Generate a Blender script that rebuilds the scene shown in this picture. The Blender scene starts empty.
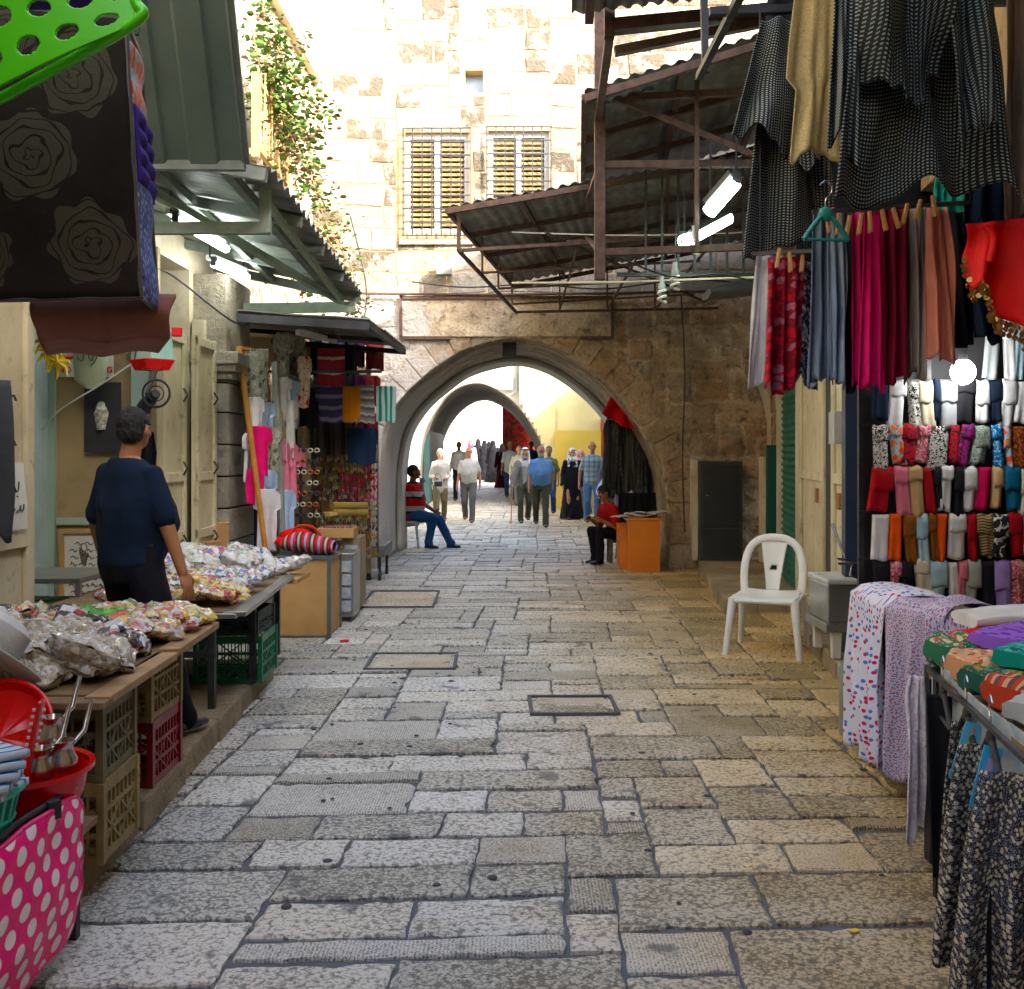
import bpy, bmesh, math, random
from mathutils import Vector, Matrix, noise
V = Vector
R = math.radians
sc = bpy.context.scene
COL = sc.collection
PI = math.pi

def P(px, py, Y):
    """point of the street at distance Y that the photograph shows at column px, row py"""
    return V(((px - 512) * Y / 1000, Y, 1.5 + (455 - py) * Y / 1000))

# ------------------------------------------------------------------ materials
class NT:
    def __init__(s, name):
        s.m = bpy.data.materials.new(name); s.m.use_nodes = True
        s.t = s.m.node_tree; s.t.nodes.clear()
    def n(s, typ, ins=None, **pr):
        nd = s.t.nodes.new('ShaderNode' + typ)
        for k, v in pr.items(): setattr(nd, k, v)
        for k, v in (ins or {}).items():
            sk = nd.inputs[k]
            if hasattr(v, 'is_output'): s.t.links.new(v, sk)
            else:
                if hasattr(sk.default_value, '__len__') and not hasattr(v, '__len__'): v = (v,) * len(sk.default_value)
                if sk.type == 'RGBA' and len(v) == 3: v = (*v, 1)
                sk.default_value = v
        return nd
    def math(s, op, a, b=0.0, c=None):
        d = {0: a, 1: b}
        if c is not None: d[2] = c
        return s.n('Math', d, operation=op).outputs[0]
    def mix(s, f, a, b, bt='MIX'):
        nd = s.n('Mix', None, data_type='RGBA', blend_type=bt)
        for k, v in ((0, f), (6, a), (7, b)):
            sk = nd.inputs[k]
            if hasattr(v, 'is_output'): s.t.links.new(v, sk)
            else: sk.default_value = (*v, 1) if hasattr(v, '__len__') and len(v) == 3 else v
        return nd.outputs[2]
    def ramp(s, f, stops, interp='LINEAR'):
        nd = s.n('ValToRGB', {0: f}); cr = nd.color_ramp; cr.interpolation = interp
        while len(cr.elements) < len(stops): cr.elements.new(.5)
        for e, (p, c) in zip(cr.elements, stops):
            e.position = p; e.color = (*c, 1) if hasattr(c, '__len__') else (c, c, c, 1)
        return nd.outputs[0]
    def noise(s, co, scale, detail=5, rough=.55, dist=0):
        return s.n('TexNoise', {'Vector': co, 'Scale': scale, 'Detail': detail, 'Roughness': rough, 'Distortion': dist}).outputs[0]
    def obj(s, scale=None):
        o = s.n('TexCoord').outputs['Object']
        return s.n('Mapping', {'Vector': o, 'Scale': scale}).outputs[0] if scale else o
    def uv(s, scale=None, rot=0):
        o = s.n('TexCoord').outputs['UV']
        return s.n('Mapping', {'Vector': o, 'Scale': scale or (1, 1, 1), 'Rotation': (0, 0, rot)}).outputs[0]
    def bump(s, h, dist=.01, st=.6, nrm=None):
        d = {'Height': h, 'Distance': dist, 'Strength': st}
        if nrm: d['Normal'] = nrm
        return s.n('Bump', d).outputs[0]
    def out(s, col, rough=.8, nrm=None, **kw):
        d = {'Base Color': col, 'Roughness': rough}
        if nrm: d['Normal'] = nrm
        for k, v in kw.items(): d[k.replace('_', ' ')] = v
        b = s.n('BsdfPrincipled', d)
        s.t.links.new(b.outputs[0], s.n('OutputMaterial').inputs[0])
        return s.m
CACHE = {}
def sat(c, k=1.28):
    l = .3 * c[0] + .59 * c[1] + .11 * c[2]; return tuple(max(.0, l + (x - l) * k) for x in c)
def M(name, c1, c2=None, sc_=5, rough=.75, bump=.3, bsc=40, metal=0, coat=0, dist=.004, spots=0):
    if name in CACHE: return CACHE[name]
    t = NT(name); co = t.obj()
    c2 = c2 or tuple(x * .65 for x in c1)
    c1, c2 = sat(c1), sat(c2)
    f = t.ramp(t.noise(co, sc_, 7, .6), [(.32, 0.), (.68, 1.)])
    c = t.mix(f, c1, c2)
    if spots:
        g = t.ramp(t.noise(co, sc_ * 3.1, 8, .75), [(.56, 0.), (.66, 1.)])
        c = t.mix(t.math('MULTIPLY', g, spots), c, tuple(x * .25 for x in c1))
    nb = t.bump(t.noise(co, bsc, 6, .65), dist, bump) if bump else None
    rr = t.math('ADD', t.math('MULTIPLY', t.noise(co, sc_ * 2, 3), .25), rough - .12)
    CACHE[name] = t.out(c, rr, nb, Metallic=metal, Coat_Weight=coat)
    return CACHE[name]
def F(name, kind, cols, sc_=20, rough=.9, rot=0, sheen=0):
    """woven or printed cloth; UV is in metres"""
    key = 'fabric ' + name
    if key in CACHE: return CACHE[key]
    t = NT(key); uv = t.uv(None, rot); ob = t.obj()
    cols = [sat(c) for c in cols]; c0 = cols[0]
    if kind == 'plain': c = t.mix(t.ramp(t.noise(ob, 9, 4), [(.35, 0.), (.7, 1.)]), c0, tuple(x * .8 for x in c0))
    elif kind in ('dots', 'polka'):
        v = t.n('TexVoronoi', {'Vector': uv, 'Scale': sc_, 'Randomness': 0 if kind == 'polka' else .85}, voronoi_dimensions='2D')
        r = .3 if kind == 'polka' else .26
        f = t.ramp(v.outputs['Distance'], [(r, 1.), (r + .05, 0.)])
        c = t.mix(f, c0, t.ramp(t.n('SeparateColor', {0: v.outputs['Color']}).outputs[0], [(i / max(1, len(cols) - 1), cc) for i, cc in enumerate(cols[1:])], 'CONSTANT') if len(cols) > 2 else cols[1])
    elif kind == 'floral':
        uvd = t.n('VectorMath', {0: uv, 1: t.n('VectorMath', {0: t.n('TexNoise', {'Vector': uv, 'Scale': sc_ * 1.2}).outputs['Color'], 3: .6 / sc_}, operation='SCALE').outputs[0]}).outputs[0]
        v = t.n('TexVoronoi', {'Vector': uvd, 'Scale': sc_}, voronoi_dimensions='2D')
        f = t.ramp(v.outputs['Distance'], [(.30, 1.), (.42, 0.)])
        k = len(cols) - 1
        c = t.mix(f, c0, t.ramp(t.n('SeparateColor', {0: v.outputs['Color']}).outputs[0], [(i / k, cc) for i, cc in enumerate(cols[1:])], 'CONSTANT'))
        v2 = t.n('TexVoronoi', {'Vector': uv, 'Scale': sc_ * 2.3}, voronoi_dimensions='2D')
        c = t.mix(t.ramp(v2.outputs['Distance'], [(.12, 1.), (.2, 0.)]), c, cols[1])
    elif kind == 'hound':
        x = t.n('SeparateXYZ', {0: uv})
        a = t.math('FRACT', t.math('MULTIPLY', x.outputs[0], sc_)); b = t.math('FRACT', t.math('MULTIPLY', x.outputs[1], sc_))
        f = t.math('MULTIPLY', t.math('LESS_THAN', a, .52), t.math('LESS_THAN', b, .42))
        f2 = t.math('LESS_THAN', t.math('FRACT', t.math('ADD', a, t.math('MULTIPLY', b, 3.))), .16)
        c = t.mix(t.math('MAXIMUM', f, t.math('MULTIPLY', f2, .18)), c0, cols[1])
    elif kind in ('stripe', 'hstripe'):
        x = t.n('SeparateXYZ', {0: uv}).outputs[0 if kind == 'stripe' else 1]
        f = t.math('FRACT', t.math('MULTIPLY', x, sc_)); k = len(cols)
        c = t.ramp(f, [(i / k, cc) for i, cc in enumerate(cols)], 'CONSTANT')
    elif kind == 'zstripe':
        x = t.n('SeparateXYZ', {0: ob}).outputs[2]
        f = t.math('FRACT', t.math('MULTIPLY', x, sc_)); k = len(cols)
        c = t.ramp(f, [(i / k, cc) for i, cc in enumerate(cols)], 'CONSTANT')
    elif kind == 'plaid':
        x = t.n('SeparateXYZ', {0: ob})
        a = t.math('LESS_THAN', t.math('FRACT', t.math('MULTIPLY', x.outputs[0], sc_)), .4)
        b = t.math('LESS_THAN', t.math('FRACT', t.math('MULTIPLY', x.outputs[2], sc_)), .4)
        c = t.mix(t.math('MULTIPLY', t.math('ADD', a, b), .5), c0, cols[1])
    elif kind == 'blotch':
        v = t.n('TexNoise', {'Vector': ob, 'Scale': sc_, 'Detail': 3, 'Distortion': 1.2}).outputs[0]
        k = len(cols)
        c = t.ramp(v, [(.32 + .4 * i / k, cc) for i, cc in enumerate(cols)], 'CONSTANT')
    h = t.math('ADD', t.noise(ob, 14, 4), t.math('MULTIPLY', t.noise(ob, 220, 2), .25))
    m = t.out(c, rough, t.bump(h, .012, .45), Sheen_Weight=sheen, Specular_IOR_Level=.25)
    CACHE[key] = m
    return m
def EM(name, col, st):
    t = NT(name)
    e = t.n('Emission', {0: col, 1: st}); t.t.links.new(e.outputs[0], t.n('OutputMaterial').inputs[0])
    return t.m

# ------------------------------------------------------------------ mesh builder
W = {}
def link(o): COL.objects.link(o); return o
def props(o, label=None, cat=None, group=None, kind=None):
    if label: o['label'] = label
    if cat: o['category'] = cat
    if group: o['group'] = group
    if kind: o['kind'] = kind
    return o
def thing(name, label, cat, loc, rz=0, group=None):
    o = bpy.data.objects.new(name, None); link(o); o.empty_display_size = .1
    o.location = loc; o.rotation_euler = (0, 0, rz)
    W[o.name] = Matrix.Translation(V(loc)) @ Matrix.Rotation(rz, 4, 'Z')
    return props(o, label, cat, group)
class MB:
    def __init__(s): s.v = []; s.f = []; s.uv = []; s.mi = []; s.col = []
    def add(s, vs, fs, mi=0, uvs=None, col=None):
        b = len(s.v); s.v += [V(x) for x in vs]
        for k, f in enumerate(fs):
            s.f.append([b + i for i in f]); s.mi.append(mi)
            s.uv.append([uvs[i] for i in f] if uvs else None); s.col.append(col)
    def box(s, c, d, rz=0, mi=0, rot=None, taper=1):
        m = rot or Matrix.Rotation(rz, 3, 'Z'); c = V(c); vs = []
        for z in (-.5, .5):
            k = taper if z > 0 else 1
            for x, y in ((-.5, -.5), (.5, -.5), (.5, .5), (-.5, .5)):
                vs.append(c + m @ V((x * d[0] * k, y * d[1] * k, z * d[2])))
        s.add(vs, [(3, 2, 1, 0), (4, 5, 6, 7), (0, 1, 5, 4), (1, 2, 6, 5), (2, 3, 7, 6), (3, 0, 4, 7)], mi,
              [(0, 0), (d[0], 0), (d[0], d[1]), (0, d[1]), (0, d[2]), (d[0], d[2]), (d[0] + .01, d[2]), (.01, d[2])])
        return s
    def b2(s, a, b, mi=0):
        a, b = V(a), V(b); return s.box((a + b) / 2, [abs(x) for x in (b - a)], 0, mi)
    def bar(s, p, q, w, h=None, mi=0, up=(0, 0, 1)):
        p, q = V(p), V(q); d = q - p; L = d.length; h = h or w
        z = d.normalized(); x = V(up).cross(z)
        if x.length < .01: x = V((1, 0, 0)).cross(z)
        x.normalize(); y = z.cross(x)
        return s.box((p + q) / 2, (w, h, L), 0, mi, Matrix((x, y, z)).transposed())
    def tube(s, pts, r, n=8, mi=0, cap=True):
        pts = [V(p) for p in pts]; k = len(pts); rs = r if hasattr(r, '__len__') else [r] * k
        vs = []; fs = []; px = None
        for i, p in enumerate(pts):
            t = (pts[min(i + 1, k - 1)] - pts[max(i - 1, 0)])
            t = t.normalized() if t.length else V((0, 0, 1))
            if px is None: px = t.orthogonal().normalized()
            px = (px - t * px.dot(t)); px = px.normalized() if px.length > 1e-6 else t.orthogonal().normalized()
            py = t.cross(px)
            for j in range(n):
                a = 2 * PI * j / n; vs.append(p + (px * math.cos(a) + py * math.sin(a)) * rs[i])
        for i in range(k - 1):
            for j in range(n): fs.append((i * n + j, i * n + (j + 1) % n, (i + 1) * n + (j + 1) % n, (i + 1) * n + j))
        if cap: fs += [tuple(range(n))[::-1], tuple((k - 1) * n + j for j in range(n))]
        s.add(vs, fs, mi); return s
    def capsule(s, p, q, r1, r2, n=12, mi=0):
        p, q = V(p), V(q); d = q - p; L = d.length
        z = d.normalized() if L > 1e-6 else V((0, 0, 1))
        pts = []; rs = []
        for a in (-85, -60, -30, 0): pts.append(p + z * r1 * math.sin(R(a))); rs.append(r1 * math.cos(R(a)))
        for a in (0, 30, 60, 85): pts.append(q + z * r2 * math.sin(R(a))); rs.append(r2 * math.cos(R(a)))
        if L < 1e-6: pts[4] += z * 1e-4
        return s.tube(pts, rs, n, mi)
    def loft(s, secs, n=20, mi=0):
        vs = []; fs = []; k = len(secs)
        for c, ax, ay in secs:
            c, ax, ay = V(c), V(ax), V(ay)
            for j in range(n):
                a = 2 * PI * j / n; vs.append(c + ax * math.cos(a) + ay * math.sin(a))
        for i in range(k - 1):
            for j in range(n): fs.append((i * n + j, i * n + (j + 1) % n, (i + 1) * n + (j + 1) % n, (i + 1) * n + j))
        fs += [tuple(range(n))[::-1], tuple((k - 1) * n + j for j in range(n))]
        s.add(vs, fs, mi); return s
    def ell(s, c, r, n=12, m=8, mi=0, rot=None):
        c = V(c); vs = []; fs = []; rot = rot or Matrix.Identity(3)
        for i in range(1, m):
            a = PI * i / m
            for j in range(n):
                b = 2 * PI * j / n
                vs.append(c + rot @ V((r[0] * math.sin(a) * math.cos(b), r[1] * math.sin(a) * math.sin(b), r[2] * math.cos(a))))
        vs += [c + rot @ V((0, 0, r[2])), c + rot @ V((0, 0, -r[2]))]; T = len(vs) - 2
        for i in range(m - 2):
            for j in range(n): fs.append((i * n + j, (i + 1) * n + j, (i + 1) * n + (j + 1) % n, i * n + (j + 1) % n))
        for j in range(n):
            fs.append((T, j, (j + 1) % n)); fs.append((T + 1, (m - 2) * n + (j + 1) % n, (m - 2) * n + j))
        s.add(vs, fs, mi); return s
    def lathe(s, prof, c, n=24, mi=0):
        c = V(c); vs = []; fs = []; k = len(prof)
        for r, z in prof:
            for j in range(n):
                a = 2 * PI * j / n; vs.append(c + V((r * math.cos(a), r * math.sin(a), z)))
        for i in range(k - 1):
            for j in range(n): fs.append((i * n + j, i * n + (j + 1) % n, (i + 1) * n + (j + 1) % n, (i + 1) * n + j))
        s.add(vs, fs, mi); return s
    def grid(s, fn, nu, nv, mi=0, W_=1, H_=1):
        vs = []; uv = []; fs = []
        for j in range(nv + 1):
            for i in range(nu + 1):
                vs.append(V(fn(i / nu, j / nv))); uv.append((i / nu * W_, j / nv * H_))
        for j in range(nv):
            for i in range(nu):
                a = j * (nu + 1) + i; fs.append((a, a + 1, a + nu + 2, a + nu + 1))
        s.add(vs, fs, mi, uv); return s
    def mesh(s, name, inv=None):
        me = bpy.data.meshes.new(name)
        vs = [inv @ v for v in s.v] if inv else s.v
        me.from_pydata([tuple(v) for v in vs], [], s.f)
        if any(u is not None for u in s.uv):
            l = me.uv_layers.new(name='UVMap'); k = 0; dat = [0.0] * (2 * len(me.loops))
            for f, u in zip(s.f, s.uv):
                for i in range(len(f)):
                    if u: dat[2 * k] = u[i][0]; dat[2 * k + 1] = u[i][1]
                    k += 1
            l.data.foreach_set('uv', dat)
        if any(c is not None for c in s.col):
            at = me.color_attributes.new('Col', 'FLOAT_COLOR', 'CORNER'); dat = []
            for f, c in zip(s.f, s.col): dat += [*(c or (0, 0, 0)), 1.0] * len(f)
            at.data.foreach_set('color', dat)
        me.polygons.foreach_set('material_index', s.mi)
        me.update(); return me
    def build(s, name, mats, parent=None, label=None, smooth=False, bevel=0, solid=0, local=False, rec=True):
        mats = mats if isinstance(mats, (list, tuple)) else [mats]
        loc = None
        if parent is not None:
            inv = None if local else W[parent.name].inverted()
        else:
            xs = [v.x for v in s.v]; ys = [v.y for v in s.v]; zs = [v.z for v in s.v]
            loc = V(((min(xs) + max(xs)) / 2, (min(ys) + max(ys)) / 2, min(zs))); inv = Matrix.Translation(-loc)
        me = s.mesh(name, inv)
        for m in mats: me.materials.append(m)
        fin(me, smooth)
        o = bpy.data.objects.new(name, me); link(o)
        if parent is not None: o.parent = parent; W[o.name] = W[parent.name]
        else: o.location = loc; W[o.name] = Matrix.Translation(loc)
        if solid:
            md = o.modifiers.new('solid', 'SOLIDIFY'); md.thickness = solid; md.offset = 0
        if bevel:
            md = o.modifiers.new('bevel', 'BEVEL'); md.width = bevel; md.segments = 2; md.limit_method = 'ANGLE'; md.angle_limit = R(50)
        if label: o['label'] = label
        return o
def fin(me, smooth):
    if smooth:
        me.polygons.foreach_set('use_smooth', [True] * len(me.polygons))
        me.set_sharp_from_angle(angle=R(48 if smooth is True else smooth))
def solo(mb, name, mats, label, cat, group=None, **kw):
    return props(mb.build(name, mats, **kw), label, cat, group)
def struct(mb, name, mats, **kw):
    return props(mb.build(name, mats, **kw), kind='structure')
def copy_tree(o, parent=None):
    c = o.copy(); link(c); c.parent = parent
    for ch in list(o.children): copy_tree(ch, c)
    return c
def catmull(pts, k=8):
    out = []; n = len(pts)
    for i in range(n - 1):
        p0, p1, p2, p3 = [V(pts[max(0, min(n - 1, j))]) for j in (i - 1, i, i + 1, i + 2)]
        for q in range(k):
            t = q / k
            out.append(.5 * ((2 * p1) + (p2 - p0) * t + (2 * p0 - 5 * p1 + 4 * p2 - p3) * t * t + (3 * p1 - p0 - 3 * p2 + p3) * t ** 3))
    out.append(V(pts[-1])); return out
def lerp_tab(tab, v):
    for (a, x), (b, y) in zip(tab, tab[1:]):
        if v <= b: return x + (y - x) * (v - a) / max(1e-6, b - a)
    return tab[-1][1]
def drape(name, A, B, drop, mat, label=None, cat=None, group=None, folds=4, amp=.02, prof=((0, 1), (1, 1)), hem=.02,
          seed=0, parent=None, nu=36, nv=20, lean=(0, 0), solid=.004, sharp=1.0, sag=0):
    A, B = V(A), V(B); d = B - A; mid = (A + B) / 2
    nrm = V((d.y, -d.x, 0)).normalized(); rnd = random.Random(seed); ph = rnd.random() * 6; o2 = rnd.random() * 50
    Wd = d.length
    def fn(u, v):
        w = lerp_tab(prof, v)
        p = mid + d * (u - .5) * w
        nz = noise.noise(V((u * 3, v * 1.5, o2)))
        a = math.sin(2 * PI * folds * u + ph + nz * 2.2)
        a = math.copysign(abs(a) ** sharp, a)
        amp_ = amp * (.25 + .75 * min(1, v * 1.6))
        p = p + nrm * (a * amp_ + nz * amp * 1.6 + .5 * amp_ * noise.noise(V((u * 7, v * 2.5, o2 + 9))))
        p = p + V((lean[0] * v, lean[1] * v, -drop * v * (1 + hem * math.sin(5 * u + ph) + hem * 1.5 * noise.noise(V((u * 6, 3, o2))))))
        p.z -= sag * math.sin(PI * u) * (1 - v)
        return p
    mb = MB().grid(fn, nu, nv, 0, Wd * max(w for _, w in prof), drop)
    if parent is not None: return mb.build(name, mat, parent, label, smooth=80, solid=solid)
    return solo(mb, name, mat, label, cat, group, smooth=80, solid=solid)
def pack(nx, ny, ws, hs, rnd, blocked=None):
    occ = [[False] * ny for _ in range(nx)]; out = []
    if blocked:
        for i in range(nx):
            for j in range(ny): occ[i][j] = blocked(i, j)
    for j in range(ny):
        for i in range(nx):
            if occ[i][j]: continue
            w0, h0 = rnd.choice(ws), rnd.choice(hs); w = 0
            while w < w0 and i + w < nx and not occ[i + w][j]: w += 1
            h = 1
            while h < h0 and j + h < ny and all(not occ[i + a][j + h] for a in range(w)): h += 1
            for a in range(w):
                for b in range(h): occ[i + a][j + b] = True
            out.append((i, j, w, h))
    return out
def stones(mb, rects, cell, mp, rnd, gap=.012, ht=(.0, .012), bev=.012, step=.07, jit=.006, colf=None, cell2=None, gapy=None):
    cy = cell2 or cell
    for (i, j, w, h) in rects:
        gy = gapy or gap; x0, x1, y0, y1 = i * cell + gap / 2, (i + w) * cell - gap / 2, j * cy + gy / 2, (j + h) * cy - gy / 2
        pts = []
        for (ax, ay, bx, by) in ((x0, y0, x1, y0), (x1, y0, x1, y1), (x1, y1, x0, y1), (x0, y1, x0, y0)):
            L = math.hypot(bx - ax, by - ay); n = max(1, int(L / step))
            for k in range(n): pts.append((ax + (bx - ax) * k / n + rnd.uniform(-jit, jit), ay + (by - ay) * k / n + rnd.uniform(-jit, jit)))
        for q_ in range(len(pts)):
            if rnd.random() < .05: pts[q_] = (pts[q_][0] + (.5 * (x0 + x1) - pts[q_][0]) * .05, pts[q_][1] + (.5 * (y0 + y1) - pts[q_][1]) * .09)
        cx, cyy = (x0 + x1) / 2, (y0 + y1) / 2; H = rnd.uniform(*ht); n = len(pts)
        tx, ty = rnd.uniform(-.006, .006), rnd.uniform(-.006, .006)
        r0 = [mp(x, y, -.03) for x, y in pts]
        r1 = [mp(x, y, H - bev * .7 + tx * (x - cx) + ty * (y - cyy)) for x, y in pts]
        r2 = []
        for x, y in pts:
            dx, dy = cx - x, cyy - y; L = math.hypot(dx, dy)
            r2.append(mp(x + dx / L * bev * 1.3, y + dy / L * bev * 1.3, H + tx * (x - cx) + ty * (y - cyy)))
        fs = []
        for k in range(n):
            q = (k + 1) % n; fs += [(k, q, n + q, n + k), (n + k, n + q, 2 * n + q, 2 * n + k)]
        fs.append(tuple(2 * n + k for k in range(n)))
        mb.add(r0 + r1 + r2, fs, 0, None, colf(cx, cyy) if colf else (rnd.random(), rnd.random(), rnd.random()))
# ------------------------------------------------------------------ world, sun, camera
SUN = V((.62, -.56, .50)).normalized()
w = bpy.data.worlds.new('World'); sc.world = w; w.use_nodes = True
nt = w.node_tree; bg = nt.nodes['Background']
sky = nt.nodes.new('ShaderNodeTexSky'); sky.sky_type = 'NISHITA'; sky.sun_disc = False
sky.dust_density = 3; sky.air_density = .75; sky.ozone_density = .3; sky.sun_elevation = math.asin(SUN.z); sky.sun_rotation = math.atan2(SUN.x, SUN.y)
nt.links.new(sky.outputs[0], bg.inputs[0]); bg.inputs[1].default_value = .15
ld = bpy.data.lights.new('sun', 'SUN'); ld.energy = 2.0; ld.angle = R(.53); ld.color = (1, .93, .80)
lo = bpy.data.objects.new('sun', ld); link(lo); lo.rotation_euler = SUN.to_track_quat('Z', 'Y').to_euler(); lo.location = (8, -8, 12)
cd = bpy.data.cameras.new('camera'); cam = bpy.data.objects.new('camera', cd); link(cam)
cam.location = (0, 0, 1.5); cam.rotation_euler = (R(90), 0, 0)
cd.sensor_fit = 'HORIZONTAL'; cd.sensor_width = 36; cd.lens = 36 * 1000 / 1024
cd.shift_y = -(494.5 - 455) / 1024; cd.clip_end = 2000; cd.clip_start = .05
sc.camera = cam
vs_ = sc.view_settings; vs_.view_transform = 'Standard'; vs_.look = 'None'; vs_.gamma = 1; vs_.exposure = 3.25
try: sc.cycles.use_denoising = True; sc.cycles.max_bounces = 8; sc.cycles.diffuse_bounces = 5; sc.cycles.sample_clamp_indirect = 6; sc.cycles.transparent_max_bounces = 12
except Exception: pass

# ------------------------------------------------------------------ stone materials
def stone_mat(name, light, dark, warm, pit=.5, psc=30, patch=False, wash=False):
    t = NT(name); co = t.obj(); at = t.n('Attribute', None, attribute_name='Col')
    sp = t.n('SeparateColor', {0: at.outputs['Color']})
    r, g, b = sp.outputs[0], sp.outputs[1], sp.outputs[2]
    n1 = t.noise(co, psc, 6, .7); n2 = t.noise(co, 2.2, 6, .6); n3 = t.noise(co, 8, 8, .7)
    base = t.mix(r, light, tuple(a * .62 for a in light))
    base = t.mix(t.math('MULTIPLY', b, .75), base, warm)
    base = t.mix(t.math('MULTIPLY', t.ramp(n2, [(.42, 0.), (.62, 1.)]), .65), base, dark)
    base = t.mix(t.math('MULTIPLY', t.ramp(n3, [(.53, 0.), (.66, 1.)]), pit), base, tuple(a * .4 for a in dark))
    base = t.mix(t.math('MULTIPLY', t.ramp(n1, [(.5, 0.), (.72, 1.)]), pit * .8), base, tuple(a * .5 for a in dark))
    if patch:
        pk_ = t.math('MULTIPLY', t.math('GREATER_THAN', g, .70), t.ramp(t.noise(co, 3.4, 5, .7), [(.42, 0.), (.52, 1.)]))
        base = t.mix(t.math('MULTIPLY', pk_, .95), base, t.mix(n3, (.13, .10, .06), (.05, .04, .03)))
    if wash:
        xy = t.n('SeparateXYZ', {0: co})
        wx = t.math('ADD', t.math('MULTIPLY', xy.outputs[0], -.55), t.math('MULTIPLY', t.noise(co, 1.6, 6, .65), 1.6))
        base = t.mix(t.math('MULTIPLY', t.ramp(wx, [(.0, 0.), (1., 1.)]) if False else t.n('MapRange', {0: wx, 1: 1.25, 2: 1.5}).outputs[0], .8), base, (.58, .56, .52))
    h = t.math('ADD', t.math('MULTIPLY', n3, 1.0), t.math('MULTIPLY', n1, .45))
    if wash: h = t.math('ADD', h, t.math('MULTIPLY', t.noise(co, 3.5, 4, .6), 1.5))
    return t.out(base, .88, t.bump(h, .06, .9))
def paving_mat():
    t = NT('worn limestone paving'); co = t.obj(); at = t.n('Attribute', None, attribute_name='Col')
    sp = t.n('SeparateColor', {0: at.outputs['Color']}); r, g, b = sp.outputs
    # tooled surface: pecked dimples on most slabs, parallel chisel ridges on some
    m1 = t.n('Mapping', {'Vector': co, 'Scale': (1.0, 1.15, 1)}).outputs[0]
    wob = t.n('VectorMath', {0: m1, 1: t.n('VectorMath', {0: t.n('TexNoise', {'Vector': m1, 'Scale': 30}).outputs['Color'], 3: .05}, operation='SCALE').outputs[0]}).outputs[0]
    vo = t.n('TexVoronoi', {'Vector': wob, 'Scale': 48}, voronoi_dimensions='2D').outputs['Distance']
    ns = t.noise(m1, 120, 7, .72); ns2 = t.noise(m1, 46, 5, .7)
    peck = t.math('ADD', t.math('ADD', t.math('MULTIPLY', t.math('SUBTRACT', .8, vo), .22), t.math('MULTIPLY', ns, .62)), t.math('MULTIPLY', ns2, .36))
    wv = t.n('TexWave', {'Vector': co, 'Scale': 26, 'Distortion': 5.5, 'Detail': 4, 'Detail Scale': 4}, bands_direction='X').outputs['Fac']
    wv2 = t.n('TexWave', {'Vector': co, 'Scale': 30, 'Distortion': 6, 'Detail': 4, 'Detail Scale': 5}, bands_direction='Y').outputs['Fac']
    wv = t.n('Mix', {0: t.math('GREATER_THAN', b, .45), 2: wv, 3: wv2}, data_type='FLOAT').outputs[0]
    ridge = t.math('ADD', t.math('MULTIPLY', wv, .13), t.math('ADD', .075, t.math('MULTIPLY', ns, .88)))
    sel = t.math('GREATER_THAN', g, .78)
    hh = t.n('Mix', {0: sel, 2: peck, 3: ridge}, data_type='FLOAT').outputs[0]
    wear = t.noise(co, 3.2, 5, .6)
    lo_ = t.math('ADD', t.math('ADD', .43, t.math('MULTIPLY', r, .055)), t.math('MULTIPLY', wear, .17))
    wd_ = t.math('ADD', .02, t.math('MULTIPLY', t.noise(co, 1.7, 3), .06))
    f = t.n('MapRange', {0: hh, 1: t.math('SUBTRACT', lo_, wd_), 2: t.math('ADD', lo_, t.math('ADD', wd_, .03))}).outputs[0]
    light = t.mix(r, (.74, .73, .66), (.56, .55, .47)); dark = t.mix(r, (.20, .20, .18), (.125, .125, .11))
    c = t.mix(f, dark, light)
    # warm bounce light painted into the slab colour, strongest towards the far right
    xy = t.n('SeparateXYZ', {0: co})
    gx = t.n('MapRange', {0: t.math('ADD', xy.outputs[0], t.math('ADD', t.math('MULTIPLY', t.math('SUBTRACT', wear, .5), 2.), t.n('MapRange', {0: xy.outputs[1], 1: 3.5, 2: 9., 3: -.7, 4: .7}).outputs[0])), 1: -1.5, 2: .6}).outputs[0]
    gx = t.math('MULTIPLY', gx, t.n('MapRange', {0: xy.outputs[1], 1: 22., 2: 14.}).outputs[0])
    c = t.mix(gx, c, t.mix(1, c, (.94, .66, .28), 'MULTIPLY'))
    c = t.mix(t.math('MULTIPLY', b, .3), c, t.mix(1, c, (1., .85, .60), 'MULTIPLY'))
    blot = t.ramp(t.noise(co, 5.5, 3, .5), [(.64, 0.), (.70, 1.)])
    c = t.mix(t.math('MULTIPLY', blot, .75), c, (.09, .09, .095))
    rg = t.math('ADD', .40, t.math('MULTIPLY', t.noise(co, 20, 3), .3))
    return t.out(c, rg, t.bump(hh, .016, .7), Specular_IOR_Level=.55)
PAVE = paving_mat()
MORT = M('dark paving mortar', (.115, .125, .135), (.07, .075, .08), 9, .85, .6, 60)
LIME = stone_mat('pale limestone blocks', (.48, .44, .36), (.22, .17, .11), (.40, .34, .25), .5, patch=True)
RUB = stone_mat('weathered rubble stone', (.64, .52, .34), (.19, .13, .07), (.52, .27, .10), .75, 26, wash=True)
KERB = stone_mat('ochre kerb stone', (.48, .40, .26), (.2, .15, .09), (.45, .32, .15), .5, 40)
WMORT = M('old lime mortar', (.46, .36, .22), (.24, .17, .10), 2.5, .9, .8, 22, dist=.02, spots=.5)
PLAST = M('cream lime plaster', (.62, .56, .44), (.42, .36, .26), 2, .9, .5, 18, dist=.012, spots=.25)
WPLAST = M('white plaster', (.66, .63, .56), (.48, .45, .38), 1.4, .9, .4, 14, dist=.01, spots=.2)
YPLAST = M('yellow painted plaster', (.60, .46, .16), (.52, .39, .12), 1.2, .85, .2, 10)
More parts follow.
